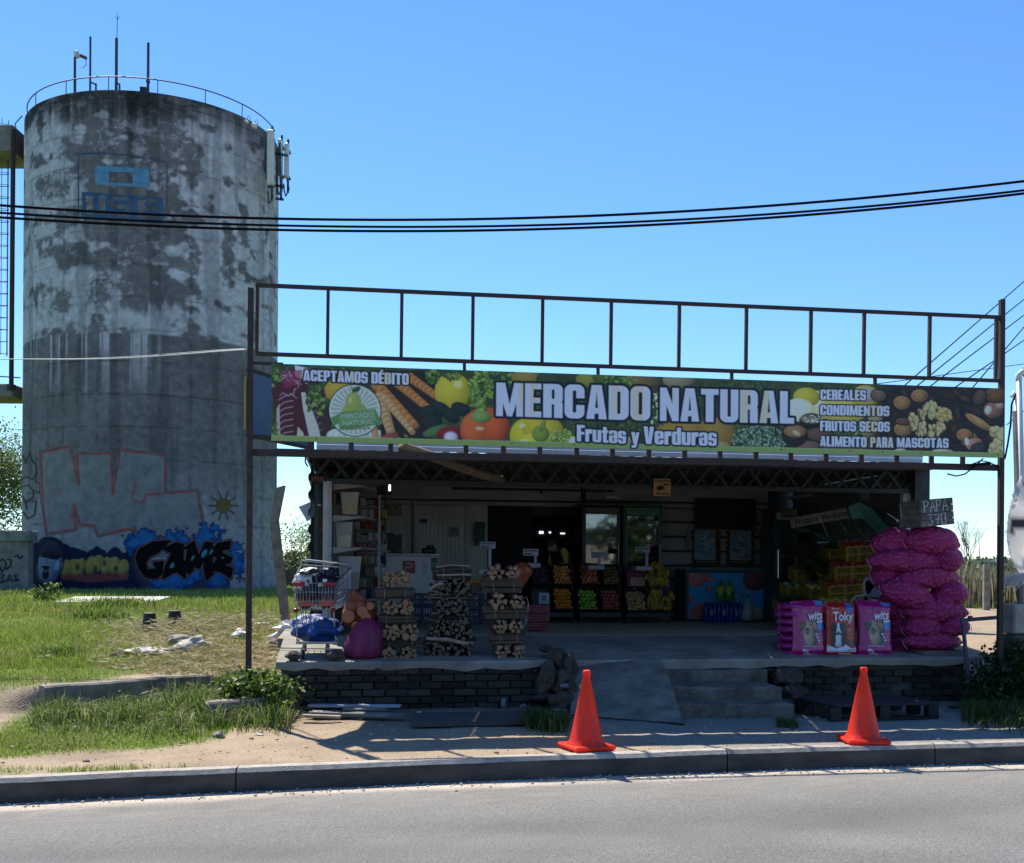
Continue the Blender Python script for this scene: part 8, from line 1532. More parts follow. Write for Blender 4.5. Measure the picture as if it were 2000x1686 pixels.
fcrate(1178, 1213, 1107, 1145, vS + .12, 'kiwi', 'kiwi crate above the red apples', fm('kiwi_skin', (.17, .13, .05), (.10, .08, .03), rough=.8), .030, 6, 6, 1.15)
fcrate(1130, 1169, 1153, 1194, vS, 'apple', 'green apple crate', fm('green_apple_skin', (.24, .42, .05), (.16, .30, .03)), .036, 5, 6)
fcrate(1175, 1214, 1154, 1194, vS, 'apple_red', 'red apple crate', fm('red_apple_skin', (.26, .02, .03), (.42, .12, .06)), .034, 6, 6)
fcrate(1224, 1264, 1156, 1196, vS, 'potato', 'potato crate beside the bananas', fm('potato_skin', (.46, .32, .14), (.32, .2, .08), rough=.75), .034, 6, 6, 1.3)
for o in list(COL.objects):
    if o.name.startswith('apple_red'): o.name = 'apple'; o['category'] = 'apple'
o_ = at(1244, 1146, vS + .2); t = thing('magenta_carton', 'magenta carton with a plain brown card in front, beside the bananas', 'carton', TW(o_)); boxpx('carton', 1225, 1260, 1113, 1146, vS + .2, .2, M('carton_magenta', (.20, .015, .09), bump=0), t, o_); boxpx('card', 1231, 1260, 1128, 1145, vS + .17, .01, M('card_brown', (.34, .22, .12), bump=0, var=.1), t, o_, ch=0)
# bananas
m_ban = M('banana_skin', (.42, .28, .04), rough=.5, col2=(.15, .10, .03), scale=8, bump=.05, rnd=.2, thr=(.5, .75)); mb = MB(); mb.tube([(.0, 0, 0), (.028, 0, -.05), (.036, 0, -.10), (.022, 0, -.15), (.004, 0, -.175)], [.006, .016, .0175, .015, .005], 6); ban = mb.mesh('banana', m_ban, True); rg = random.Random(9)
hk = 0
for (cx, cy, rx, ry, n_) in ((1284, 1123, 20, 15, 9), (1286, 1169, 20, 13, 9)):
    for i in range(n_):
        px_ = cx + rx * ((i % 3) - 1) * .75 + rg.uniform(-5, 5); py_ = cy - ry + ry * 2 * (i // 3) / 2.6 + rg.uniform(-6, 3) + abs((i % 3) - 1) * 4; o_ = at(px_, py_, vS + .15 - .04 * (i // 3)); hk += 1
        t = thing('banana_bunch', 'ripe banana bunch, %s of the %s pile, %s' % (('left', 'middle', 'right')[i % 3], ('upper', 'lower')[cy > 1150], ('top row', 'middle row', 'bottom row')[i // 3]), 'bananas', TW(o_), TH + rg.uniform(-.9, .9), 'banana bunches on the right stand')
        for k in range(10): a = (k - 4.5) * .16; obj('banana', ban, t, ((k - 4.5) * .016, -.02 - .03 * (k % 2), .03 * (k % 3)), (rg.uniform(-.3, .1), a, rg.uniform(-2.4, -.7)), (1.25, 1.1, .62))
        mb = MB(); mb.cyl((0, 0, -.01), (0, .01, .025), .02, n=7); mb.build('crown_stub', M('banana_stub', (.12, .09, .03)), t)
# --- drinks fridges
g_door = glass('fridge_glass', (.55, .62, .66), .03, .12); m_white_in = M('fridge_inside', (.30, .31, .32), rough=.4, bump=0, var=.05)
bcol = [('cola', (.05, .015, .01)), ('lime', (.06, .22, .05)), ('water', (.25, .32, .38)), ('orange_soda', (.42, .14, .02)), ('beer', (.10, .05, .012))]
bms = []
for n_, c_ in bcol: mb = MB(); mb.lathe([(.030, 0), (.033, .01), (.033, .15), (.028, .18), (.012, .22), (.012, .245)], 9); mb.lathe([(.0335, .06), (.0335, .12)], 9, mi=1, cap=False); mb.lathe([(.014, .235), (.014, .255)], 7, mi=2); bms.append(mb.mesh('bottle', [M('bottle_' + n_, c_, rough=.15, bump=0), M('label_' + n_, tuple(min(1, x * 2 + .2) for x in c_), bump=0), M('cap_white', (.5, .5, .5), bump=0)], True))
def fridge(label, x0, x1, y0, y1, v, mat, head, grp=None, shelves=(1030, 1066, 1100, 1140, 1180), stock=(0, 1, 2, 3), lab2='', handle=True, dep=.6):
    o_ = at((x0 + x1) / 2, y1, v); o_.z = zfloor(v); a = at(x1, y0, v) - o_; w_, h_ = a.x * 2, a.z; t = thing('drinks_fridge', label, 'fridge', TW(o_), TH, grp)
    for nm, c_, d_ in (('side_wall', (-w_ / 2 + .02, dep / 2, h_ / 2), (.04, dep, h_)), ('side_wall', (w_ / 2 - .02, dep / 2, h_ / 2), (.04, dep, h_)), ('back_panel', (0, dep - .02, h_ / 2), (w_ - .09, .03, h_ - .02)), ('roof', (0, dep / 2, h_ - .02), (w_ - .09, dep - .01, .04)), ('plinth', (0, dep / 2, .1), (w_ - .09, dep - .01, .2))): mb = MB(); mb.box(c_, d_, ch=.004); mb.build(nm, mat if nm != 'back_panel' else m_white_in, t)
    zh = at(x0, head[0], v).z - o_.z; zh2 = at(x0, head[1], v).z - o_.z; mb = MB(); mb.box((0, -.012, (zh + zh2) / 2), (w_ - .06, .05, zh - zh2), ch=.02); hd = mb.build('header', head[2], t)
    zb_ = .2
    for x in (-w_ / 2 + .045, w_ / 2 - .045): mb = MB(); mb.box((x, -.012, (zh2 + zb_) / 2), (.045, .035, zh2 - zb_)); mb.build('door_frame', mat, t)
    mb = MB(); mb.box((0, -.012, (zh2 + zb_) / 2), (w_ - .14, .006, zh2 - zb_)); mb.build('door_glass', g_door, t)
    if handle: mb = MB(); mb.box((w_ / 2 - .045, -.045, (zh2 + zb_) / 2 + .1), (.015, .02, .45)); mb.build('handle', m_tie, t)
    for k, y in enumerate(shelves):
        z = at(x0, y, v + .2).z - o_.z; mb = MB(); mb.box((0, .28, z), (w_ - .1, .5, .012)); mb.box((0, .03, z + .01), (w_ - .1, .006, .03)); mb.build('shelf', m_white_in, t)
        if k in stock:
            nb_ = 8
            for i in range(nb_):
                p = Vector((o_.x - w_ / 2 + .09 + (w_ - .18) * i / (nb_ - 1), v + .09, o_.z + z + .008)); o = obj('bottle', bms[(i // 2 + k) % 5], None, TW(p), (0, 0, i), (.9, .9, .88)); tag(o, '%s bottle from the left on the %s shelf of the %s' % (N6[i], ('top', 'second', 'third', 'fourth', 'lowest')[k], lab2), 'bottle', 'bottles on the %s shelf of the %s' % (('top', 'second', 'third', 'fourth', 'lowest')[k], lab2))
    return t, o_, w_, h_
m_fdark = M('fridge_black', (.02, .022, .028), rough=.4, bump=0); m_fgreen = M('fridge_green', (.012, .09, .035), rough=.4, bump=0)
fridge('tall black-framed drinks fridge right of the dark doorway', 1134, 1212, 984, 1216, 6.15, m_fdark, (990, 1003, M('header_bronze', (.10, .08, .07), rough=.3, bump=0)), lab2='black fridge')
t, o_, w_, h_ = fridge('tall green-framed drinks fridge beside the siding', 1215, 1293, 986, 1216, 6.15, m_fgreen, (990, 1008, M('header_green', (.03, .20, .09), rough=.3, bump=0)), lab2='green fridge'); text('BAMBU', .09, M('header_text', (.05, .14, .10)), t, (.02, -.04, h_ - .11), (R(90), 0, 0), 'header_word')
t, o_, w_, h_ = fridge('narrow cold display cabinet with a cream header behind the vegetables', 1511, 1560, 993, 1205, 5.6, M('fridge_teal', (.03, .06, .065), rough=.4, bump=0), (994, 1016, M('header_cream', (.36, .36, .26), rough=.4, bump=0)), shelves=(1056, 1096, 1140, 1180), stock=(1,), lab2='cream-headed cabinet')
for k, s_ in enumerate(('Mercado', 'Natural')): text(s_, .085, M('header_ink', (.02, .05, .02)), t, (-.05 + .07 * k, -.042, h_ - .055 - .075 * k), (R(90), 0, 0), 'header_word', off=.002)
mb = MB(); mb.box((-.17, -.05, 1.0), (.012, .012, .48)); mb.build('edge_light', M('edge_light', (.6, .7, .8), emit=(.6, .75, .9, .08), bump=0), t)
# --- freezer with printed front
vF = 6.0; o_ = org_at(1417, 1212, vF); t = thing('ice_cream_freezer', 'blue chest freezer printed with ice cream scoops', 'freezer', TW(o_)); a = at(1340, 1116, vF) - o_; b = at(1496, 1210, vF) - o_
mb = MB(); mb.box(((a.x + b.x) / 2, .33, (a.z + b.z) / 2), (b.x - a.x, .62, a.z - b.z), ch=.01); mb.build('cabinet', M('freezer_teal', (.03, .09, .11), rough=.4, bump=0), t); mb = MB(); mb.box(((a.x + b.x) / 2, .33, a.z + .02), (b.x - a.x + .02, .64, .05), ch=.01); mb.build('lid', M('freezer_lid', (.05, .10, .12), rough=.3, bump=0), t)
cv = Cv(0, 0, 160, 92, 1.0, (.18, .56, .78))
for x, y, r_, c1, c2 in ((18, 8, 22, (.80, .48, .46), (.60, .32, .32)), (142, 12, 26, (.42, .26, .24), (.24, .14, .14)), (30, 84, 28, (.66, .42, .36), (.45, .28, .24)), (140, 84, 20, (.78, .76, .66), (.55, .54, .46))):
    cv.ell(x, y, r_, r_ * .9, 0, c1, c2)
    for k in range(14): a_ = k * .9; cv.line([(x + r_ * .2 * math.cos(a_), y + r_ * .2 * math.sin(a_)), (x + r_ * .85 * math.cos(a_ + .4), y + r_ * .7 * math.sin(a_ + .4))], 1.2, tuple(v_ * .75 for v_ in c2), a=.5)
for x, y in ((46, 12), (42, 32), (4, 52)): cv.ell(x, y, 5, 6, 30, (.82, .22, .18), (.6, .12, .1)); cv.ell(x + 1, y, 2, 3, 30, (.9, .6, .5))
rg = random.Random(1)
for k in range(40): cv.ell(118 + rg.uniform(-3, 40), 30 + rg.uniform(-20, 22), 1.2, .8, 20, (.25, .12, .1))
for P in ([(66, 44), (60, 46), (58, 52), (60, 58), (66, 60)], [(92, 44), (92, 60)], [(97, 44), (106, 44), (106, 60), (97, 60)], [(84, 46), (80, 46), (80, 52), (85, 53), (85, 59), (79, 59)]): cv.line(P, 2.2, (.70, .84, .90))
a2 = a.copy(); obj('printed_front', cv.mesh('printed_front', MVC('print', rough=.4), lambda X_, Y_: np.stack([a2.x + .05 + (b.x - a2.x - .1) * X_ / 160, np.full(X_.shape, .008), a2.z - .03 + (b.z + .03 - a2.z) * Y_ / 92], -1)), t)
# water packs and jugs
m_wp = M('water_blue', (.015, .03, .26), rough=.2, bump=0, col2=(.01, .02, .14), scale=8)
for i, x0 in enumerate((1376, 1400.5, 1425)):
    o_ = org_at(x0 + 12, 1213, 5.7); t = thing('water_pack', 'shrink-wrapped pack of blue water bottles, %s of three before the freezer' % ('left', 'middle', 'right')[i], 'water pack', TW(o_), TH, 'blue water packs')
    for q_ in range(6): mb = MB(); mb.lathe([(.036, 0), (.04, .02), (.038, .12), (.04, .2), (.035, .26), (.014, .32), (.014, .345)], 10, ((q_ % 3 - 1) * .076, (q_ // 3) * .08, 0)); mb.build('bottle', m_wp, t, smooth=True)
    mb = MB(); mb.box((0, -.044, .16), (.05, .004, .1)); mb.build('label', M('label_pale', (.2, .25, .3), bump=0), t)
for i, (x, y, v, mt, lab) in enumerate([(1407, 1173, 5.75, 0, 'left green and yellow juice jug standing on the water packs'), (1424, 1173, 5.75, 0, 'right green and yellow juice jug standing on the water packs'), (1460, 1212, 5.6, 1, 'big clear round water jug right of the blue packs')]):
    o_ = at(x, y, v); t = thing('jug', lab, 'jug', TW(o_), TH); s = 1.25 if mt else 1.0; mb = MB(); mb.lathe([(.07 * s, 0), (.085 * s, .02), (.085 * s, .16), (.07 * s, .22), (.03, .29 * s), (.02, .32 * s)], 14); mb.build('jug_body', M('jug_green', (.06, .22, .03), rough=.2, bump=0) if not mt else M('jug_clear', (.24, .34, .34), rough=.1, bump=0), t, smooth=True)
    mb = MB(); mb.lathe([(.087 * s, .15), (.088 * s, .24 if not mt else .16)], 14, cap=False); mb.build('label', M('jug_yellow', (.32, .30, .05), bump=0) if not mt else m_tie, t); mb = MB(); mb.lathe([(.024, .315 * s), (.024, .345 * s)], 8); mb.build('cap', M('cap_dark', (.03, .08, .08), bump=0), t)
# blackboard, pallets with posters, cloth
o_ = at(1417, 973, VB - .1); t = thing('blackboard', 'large black menu board with faint chalk lettering above two posters', 'board', TW(o_)); boxpx('board', 1357, 1477, 973, 1035, VB - .12, .03, m_blk, t, o_); text('MERCADO', .20, M('faint_chalk', (.06, .06, .065), bump=0), t, (-.15, -.03, -.18), (R(90), 0, 0), 'chalk_word')
mp_ = M('pallet_wood', (.10, .07, .05), rough=.9, col2=(.06, .042, .03), scale=6, bump=.3, rnd=.2)
for i, (x0, x1, lab) in enumerate([(1352, 1408, 'wooden pallet hung on the wall behind the left poster'), (1418, 1474, 'wooden pallet hung on the wall behind the right poster'), (1484, 1508, 'narrow pallet strip on the wall beside the cold cabinet')]):
    o_ = at((x0 + x1) / 2, 1108, VB - .1); t = thing('wall_pallet', lab, 'pallet', TW(o_), TH, 'pallets hung on the back wall')
    for k in range(7): y = 1036 + k * 10.4; boxpx('board', x0, x1, y, y + 8.4, VB - .10, .02, mp_, t, o_, ch=.003)
    for x in (x0 + 3, x1 - 7): boxpx('batten', x, x + 5, 1036, 1108, VB - .075, .03, mp_, t, o_)
for i, (x0, x1, lab) in enumerate([(1357, 1397, 'left framed poster of bluish ice lollies above the freezer'), (1427, 1467, 'right framed poster with a colourful diagonal print above the freezer')]):
    o_ = at((x0 + x1) / 2, 1094, VB - .14); t = thing('poster', lab, 'poster', TW(o_), TH, 'framed posters above the freezer'); cv = Cv(0, 0, 40, 56, 1, (.35, .55, .66)); rg = random.Random(i + 20)
    for k in range(70): c_ = rg.choice([(.7, .55, .5), (.3, .6, .75), (.75, .7, .6), (.55, .3, .45), (.2, .3, .5), (.6, .75, .6)] if i else [(.3, .55, .7), (.5, .7, .8), (.7, .5, .5), (.25, .4, .5), (.7, .72, .7)]); cv.ell(rg.uniform(0, 40), rg.uniform(0, 56), rg.uniform(2, 6), rg.uniform(1, 3), 40 if i else rg.uniform(-20, 20), c_)
    A = at(x0, 1037, VB - .14) - o_; B = at(x1, 1094, VB - .14) - o_; mb = MB(); mb.box(((A.x + B.x) / 2, .012, (A.z + B.z) / 2), (B.x - A.x, .02, A.z - B.z)); mb.build('frame', M('poster_frame', (.34, .36, .36), bump=0), t); ii = .03
    obj('print', cv.mesh('print', MVC('print', rough=.4), (lambda A, B: lambda X_, Y_: np.stack([A.x + ii + (B.x - A.x - 2 * ii) * X_ / 40, np.full(X_.shape, -.001), A.z - ii + (B.z - A.z + 2 * ii) * Y_ / 56], -1))(A, B)), t)
o_ = at(1346, 1022, VB - .15); t = thing('hanging_cloth', 'pale cloth hanging from a nail left of the posters', 'cloth', TW(o_)); mb = MB(); q4 = [at(x, y, VB - .15) - o_ for x, y in ((1346, 1022), (1343, 1040), (1339, 1064), (1351, 1079), (1353, 1060), (1348, 1040))]; mb.add([(p.x, .0, p.z) for p in q4] + [(p.x, .04, p.z) for p in q4], [(0, 1, 2, 3, 4, 5), (11, 10, 9, 8, 7, 6)] + [(i, i + 6, (i + 1) % 6 + 6, (i + 1) % 6) for i in range(6)]); mb.build('cloth', M('grey_cloth', (.24, .24, .23)), t, fix=True)
# security sign on the truss
o_ = at(1294, 952, VF - .08); t = thing('security_sign', 'small amber security company sign hanging from the truss', 'sign', TW(o_)); boxpx('plate', 1277, 1310, 935, 969, VF - .09, .012, M('amber_sign', (.50, .27, .07), rough=.5, bump=0, var=.15), t, o_, ch=.003)
mk_ = M('sign_black', (.02, .02, .02), bump=0); text('CONECTADA', .036, mk_, t, (0, -.012, .085), (R(90), 0, 0), 'lettering', off=.001); text('PROSEGUR', .040, mk_, t, (0, -.012, -.09), (R(90), 0, 0), 'lettering', off=.001)
mb = MB(); mb.box((0, -.013, .055), (.2, .003, .004)); mb.box((.05, -.013, .035), (.08, .003, .02)); mb.box((-.045, -.013, -.01), (.07, .003, .06)); mb.prism([(-.09, .01), (-.01, .03), (.03, -.01), (-.05, -.05)], -.0145, -.0125, axis='y'); mb.tube([(.03 + .022 * math.cos(k * .7), -.013, -.03 + .022 * math.sin(k * .7)) for k in range(10)], .003, 4); mb.build('motorbike_emblem', mk_, t, fix=True)
# star garland
o_ = at(1057, 962, VB - .3); t = thing('star_garland', 'thin string garland with a dark star under the roof', 'garland', TW(o_)); mb = MB(); pts = []
for k in range(10): r_ = .045 if k % 2 == 0 else .018; pts.append((r_ * math.sin(k * math.pi / 5), r_ * math.cos(k * math.pi / 5)))
mb.prism(pts, -.004, .004, axis='y'); mb.tube([(0, 0, .04), (0, 0, .25)], .002, 3); mb.build('star', mk_, t, fix=True)
# --- produce stand right: arch sign and yellow crates
vP = 3.1; t = thing('produce_arch', 'arched display canopy lettered Frutas e Verduras with a green end', 'display arch', W(0, 0)); P0 = at(1546, 1022, vP + .9); P1 = at(1662, 1001, vP)
m_beige = M('arch_beige', (.26, .25, .22), rough=.5, bump=0); m_gr = M('arch_green', (.01, .14, .085), rough=.5, bump=0, var=.2)
mb = MB(); mb.bar(P0, P1, .05, .155); mb.build('name_board', m_beige, t); d_ = (P1 - P0); ang = math.atan2(d_.y, d_.x); text('Frutas e Verduras', .13, M('arch_ink', (.02, .03, .03), bump=0), t, (P0 + P1) / 2 + Vector((-math.sin(-ang) * .0 - .01, -.045, .0)), (R(90), -math.asin(d_.z / d_.length), ang), 'name_word', .003)
def bandpoly(P, wds, v0, v1, nm, mat):
    mb = MB(); L_, R_ = [], []
    for i, p in enumerate(P): d = (Vector(P[min(i + 1, len(P) - 1)]) - Vector(P[max(i - 1, 0)])).normalized(); nrm = Vector((-d.y, d.x)); L_.append(Vector(p) + nrm * wds[i]); R_.append(Vector(p) - nrm * wds[i])
    mb.prism([tuple(q_) for q_ in L_] + [tuple(q_) for q_ in R_[::-1]], v0, v1, axis='y'); return mb.build(nm, mat, t, fix=True)
PP = [vp(x, y, vP) for x, y in ((1656, 1003), (1672, 997), (1690, 1003), (1712, 1028), (1738, 1060))]; bandpoly(PP, (.10, .12, .10, .09, .12), vP - .08, vP - .0, 'end_arm', m_gr); text('Natural', .12, M('arch_ink2', (.01, .07, .045), bump=0), t, at(1702, 1017, vP - .09), (R(90), R(38), 0), 'name_word')
PP = [vp(x, y, vP + .95) for x, y in ((1549, 1026), (1560, 1034), (1580, 1038))]; bandpoly(PP, (.04, .05, .02), vP + .9, vP + .97, 'end_arm', M('arch_darkgreen', (.01, .05, .04), bump=0))
PP = [vp(x, y, vP + .7) for x, y in ((1585, 1040), (1608, 1052), (1630, 1056))]; bandpoly(PP, (.012, .035, .012), vP + .66, vP + .72, 'bracket', M('arch_darkgreen', (.01, .05, .04)))
for (x0, y0, x1, y1) in ((1690, 1035, 1700, 1060), (1600, 1010, 1618, 1050), (1668, 1020, 1694, 1058), (1632, 1008, 1655, 1040)): mb = MB(); mb.tube([at(x0, y0, vP + .3), at(x1, y1, vP + .35)], .004, 4); mb.build('stay_wire', m_tie, t)
mb = MB(); mb.bar(at(1596, 1060, vP + .6), at(1705, 1056, vP + .3), .02); mb.build('rail', m_shelf, t)
m_yc = M('yellow_crate', (.24, .16, .015), rough=.5, col2=(.17, .10, .01), scale=3, bump=0)
rows = [[(1622, 1656, 1072, 1103), (1656, 1704, 1066, 1098)], [(1556, 1584, 1112, 1140), (1600, 1634, 1110, 1136), (1634, 1700, 1105, 1136)], [(1540, 1582, 1146, 1176), (1584, 1622, 1150, 1176), (1622, 1684, 1142, 1174)], [(1526, 1570, 1178, 1200), (1610, 1658, 1176, 1196)]]
nm_r = ['topmost', 'second', 'third', 'lowest']; kk = 0; rg = random.Random(12); rngp = np.random.default_rng(5)
produce = [('red peppers', (.30, .02, .015), 'pepper'), ('green leaves', (.04, .08, .02), 'lettuce'), ('pale squash', (.24, .27, .14), 'squash'), ('purple onions', (.12, .03, .06), 'onion'), ('lemons', (.4, .32, .04), 'lemon')]
pat = [[1, 0], [3, 1, 0], [2, 4, 0], [1, 4]]
for i, rw in enumerate(rows):
    for j, (x0, x1, y0, y1) in enumerate(rw):
        v = vP - .3 + .35 * (len(rw) - 1 - j) - .12 * i + .2; pr = produce[pat[i][j]]; t, w_, h_, d_ = pcrate('yellow slatted crate of %s, %s row, %s of the row' % (pr[0], nm_r[i], ('left end', 'middle', 'right end')[j] if len(rw) == 3 else ('left end', 'right end')[j]), x0, x1, y0, y1, v, m_yc, 'yellow crates of vegetables', 'yellow_crate', -.12); t.rotation_euler = (R(10), R(-4), TH - .12)
        loc = t.matrix_basis
        if pr[2] == 'lettuce':
            mb_p = blob_pts(rngp, (0, d_ / 2, h_), (w_ / 2, d_ / 2, .09), 420, shell=.1); o = leafmesh('lettuce', mb_p, .05, [(.03, .07, .015), (.05, .1, .02), (.06, .05, .03)], None, rng=rngp); o.matrix_world = loc; tag(o, 'leafy greens heaped in a crate, %s row of the yellow crates, %s' % (nm_r[i], ('left', 'right')[j > 0]), 'greens')
        else:
            me = fruit_mesh('veg_' + pr[2], M('skin_' + pr[2], pr[1], rough=.35, var=.4, scale=1.5, bump=0, rnd=.2), .85)
            for a_ in range(max(3, int(w_ / .09))):
                for b_ in range(3):
                    s = .045; p = loc @ Vector((-w_ / 2 + .05 + a_ * (w_ - .1) / max(1, int(w_ / .09) - 1), .07 + b_ * .11, h_ - .005 + rg.uniform(-.01, .015))); o = obj(pr[2], me, None, p, (rg.random() * 6, rg.random(), 0), (s, s, s)); tag(o, '%s %s from the left, row %s, in the %s %s yellow crate' % (pr[2], N6[a_ % 8], ('nearest', 'middle', 'farthest')[b_], nm_r[i], ('left', 'middle', 'right')[j]) , pr[2], '%s in the %s row of yellow crates' % (pr[0], nm_r[i]))
t = thing('produce_rack', 'dark tiered rack holding the yellow vegetable crates', 'rack', W(0, 0))
for i, (x0, x1, y) in enumerate([(1615, 1708, 1103), (1552, 1706, 1138), (1536, 1690, 1178), (1520, 1680, 1202)]): a = at(x0, y + 2, vP + .55 - .12 * i); b = at(x1, y - 2, vP + .0 - .12 * i); mb = MB(); mb.bar(a + Vector((0, .15, 0)), b + Vector((0, .15, 0)), .45, .02); mb.build('tier', m_blk, t)
for x in (1560, 1705): a = at(x, 1100, vP + .5); mb = MB(); mb.box((a.x, vP + .5, 1.3), (.04, .04, 1.3)); mb.build('leg', m_blk, t)
o = leafmesh('leafy_bunch', blob_pts(rngp, tuple(at(1578, 1082, vP + .5)), (.20, .2, .14), 700, clumps=14), .05, [(.04, .06, .02), (.08, .04, .05), (.03, .05, .015)], None, rng=rngp); o.matrix_world = Matrix.Translation((O0.x, O0.y, 0)) @ Matrix.Rotation(TH, 4, 'Z'); tag(o, 'reddish green leaf bunch at the upper left of the vegetable rack', 'greens')
o = leafmesh('leafy_bunch', blob_pts(rngp, tuple(at(1596, 1115, vP + .2)), (.18, .15, .15), 700, clumps=14), .05, [(.02, .05, .015), (.04, .08, .02)], None, rng=rngp); o.matrix_world = Matrix.Translation((O0.x, O0.y, 0)) @ Matrix.Rotation(TH, 4, 'Z'); tag(o, 'dark green leaf bunch hanging over the second crate row', 'greens')
t = thing('chair_frame', 'bent white tube frame with a grey panel between crates and potato sacks', 'chair', W(0, 0)); m_tubew = M('tube_white', (.4, .41, .43), rough=.35, bump=0); mb = MB(); mb.tube([at(x, y, 1.5) for x, y in ((1700, 1128), (1692, 1130), (1687, 1140), (1689, 1158), (1700, 1172), (1712, 1174))], .017, 7); mb.build('frame_tube', m_tubew, t, smooth=True); mb = MB(); mb.tube([at(x, y, 1.4) for x, y in ((1690, 1162), (1672, 1165), (1664, 1172), (1665, 1195), (1667, 1240))], .017, 7); mb.build('frame_tube', m_tubew, t, smooth=True)
mb = MB(); q4 = [at(x, y, 1.45) for x, y in ((1694, 1166), (1714, 1140), (1724, 1142), (1718, 1168))]; mb.add(q4 + [p + Vector((0, .02, 0)) for p in q4], [(0, 1, 2, 3), (7, 6, 5, 4), (0, 4, 5, 1), (1, 5, 6, 2), (2, 6, 7, 3), (3, 7, 4, 0)]); mb.build('panel', M('grey_panel', (.22, .27, .34), rough=.5, bump=0), t, fix=True)
t = thing('alarm_box', 'pale junction box high on the right wall above the arch', 'box', W(0, 0)); a = at(1690, 967, 4.0); mb = MB(); mb.box(a, (.14, .1, .16), ch=.01); mb.build('case', m_sc, t); t = thing('strip_fitting', 'unlit strip light fitting under the roof above the cold cabinet', 'lamp', W(0, 0)); mb = MB(); mb.bar(at(1540, 974, 4.5), at(1585, 967, 4.0), .06, .05); mb.build('fitting', M('fitting_grey', (.16, .17, .18), bump=0), t)
t = thing('ceiling_lamp', 'pale flat ceiling lamp glinting above the left fridge', 'lamp', W(0, 0)); mb = MB(); mb.bar(at(1182, 971, 6.2), at(1210, 973, 6.2), .1, .03); mb.build('fitting', m_cw, t)
# --- the shopkeeper, stooping behind the crates
def person(label, base, rz_, joints, edges, mats):
    t = thing('person', label, 'person', base, rz_); me = bpy.data.meshes.new('body'); me.from_pydata([j[:3] for j in joints], edges, []); o = obj('body', me, t); me.materials.append(mats[0])
    sk = o.modifiers.new('s', 'SKIN'); sk.use_smooth_shade = True; sd = o.modifiers.new('d', 'SUBSURF'); sd.levels = 2; sd.render_levels = 2
    for i, j in enumerate(joints): me.skin_vertices[0].data[i].radius = (j[3], j[4] if len(j) > 4 else j[3])
    me.skin_vertices[0].data[0].use_root = True; bpy.context.view_layer.update(); ev = o.evaluated_get(bpy.context.evaluated_depsgraph_get()); m2 = bpy.data.meshes.new_from_object(ev); o.modifiers.clear(); o.data = m2; m2.materials.clear(); [m2.materials.append(m_) for m_ in mats]; return t, o
m_skin = M('skin', (.36, .20, .13), rough=.55, var=.1, bump=.05); m_slv = M('yellow_shirt', (.42, .30, .06), rough=.8, var=.2, bump=.2); m_vest = M('dark_vest', (.02, .022, .03), rough=.8, var=.3); m_trs = M('dark_trousers', (.03, .035, .05), rough=.85)
v_p = 6.25; bp_ = at(1096, 1100, v_p); base = W(bp_.x, v_p, zfloor(6))
J = [(0.10, .0, .90, .155, .12), (.05, 0, 1.05, .15, .115), (-.03, 0, 1.17, .165, .115), (-.10, 0, 1.22, .11, .09), (-.15, 0, 1.235, .055),
     (.13, .09, .80, .10), (.12, .10, .48, .065), (.13, .11, .10, .045), (.06, .11, .04, .045), (-.05, .12, .035, .035), (.13, -.09, .80, .10), (.12, -.10, .48, .065), (.13, -.11, .10, .045), (.06, -.11, .04, .045), (-.05, -.12, .035, .035),
     (-.06, .19, 1.19, .062), (-.09, .23, .94, .048), (-.26, .20, .80, .036), (-.30, .19, .78, .032), (-.06, -.19, 1.19, .062), (-.05, -.26, .95, .048), (-.24, -.22, .82, .036), (-.28, -.21, .80, .032)]
E_ = [(0, 1), (1, 2), (2, 3), (3, 4), (0, 5), (5, 6), (6, 7), (7, 8), (8, 9), (0, 10), (10, 11), (11, 12), (12, 13), (13, 14), (2, 15), (15, 16), (16, 17), (17, 18), (2, 19), (19, 20), (20, 21), (21, 22)]
t, o = person('person in a dark vest and yellow shirt bending over behind the fruit crates', base, TH + .35, J, E_, [m_slv, m_vest, m_trs, m_skin])
for p in o.data.polygons:
    c_ = p.center
    if c_.z < .92: p.material_index = 2 if abs(c_.y) < .17 or c_.z < .7 else 0
    if c_.z > .86 and abs(c_.y) < .175: p.material_index = 1
    if c_.x < -.125 and c_.z > 1.2 and abs(c_.y) < .1: p.material_index = 3
    if c_.x < -.23 and c_.z < .9 and abs(c_.y) > .15: p.material_index = 3
hc = Vector((-.20, 0, 1.29)); mb = MB(); V_, F_ = ico(3); vs = []
for p in V_:
    x, y, z = p; q_ = Vector((x * .098, y * .076, z * .118))
    if x < -.55 and abs(y) < .22 and -.25 < z < .15: q_.x -= .020 * (1 - abs(y) / .22)            # nose
    if x < -.5 and abs(abs(y) - .38) < .16 and .0 < z < .22: q_.x += .010                          # eye hollows
    if x < -.5 and abs(y) < .3 and -.55 < z < -.42: q_.x += .006                                    # mouth line
    if z < -.4: q_.y *= .86
    vs.append(q_)
mb.add(vs, F_); hd = mb.build('head', m_skin, t, smooth=True); hd.location = hc; hd.rotation_euler = (0, R(-38), 0)
for s in (-1, 1): mb = MB(); mb.blob((.01, s * .076, -.005), (.018, .008, .03), 1, .05, 1); mb.build('ear', m_skin, hd); mb = MB(); mb.blob((-.085, s * .03, .02), (.010, .012, .010), 1, 0, 1); mb.build('eye', M('eye_dark', (.05, .04, .035), rough=.2), hd)
mb = MB(); mb.blob((.012, 0, .03), (.102, .082, .10), 1, .0, 3, flat=.25); mb.box((-.125, 0, .045), (.09, .13, .012), (0, -.15, 0), ch=.005); mb.build('cap', M('navy_cap', (.02, .025, .04), rough=.8), hd, smooth=False)
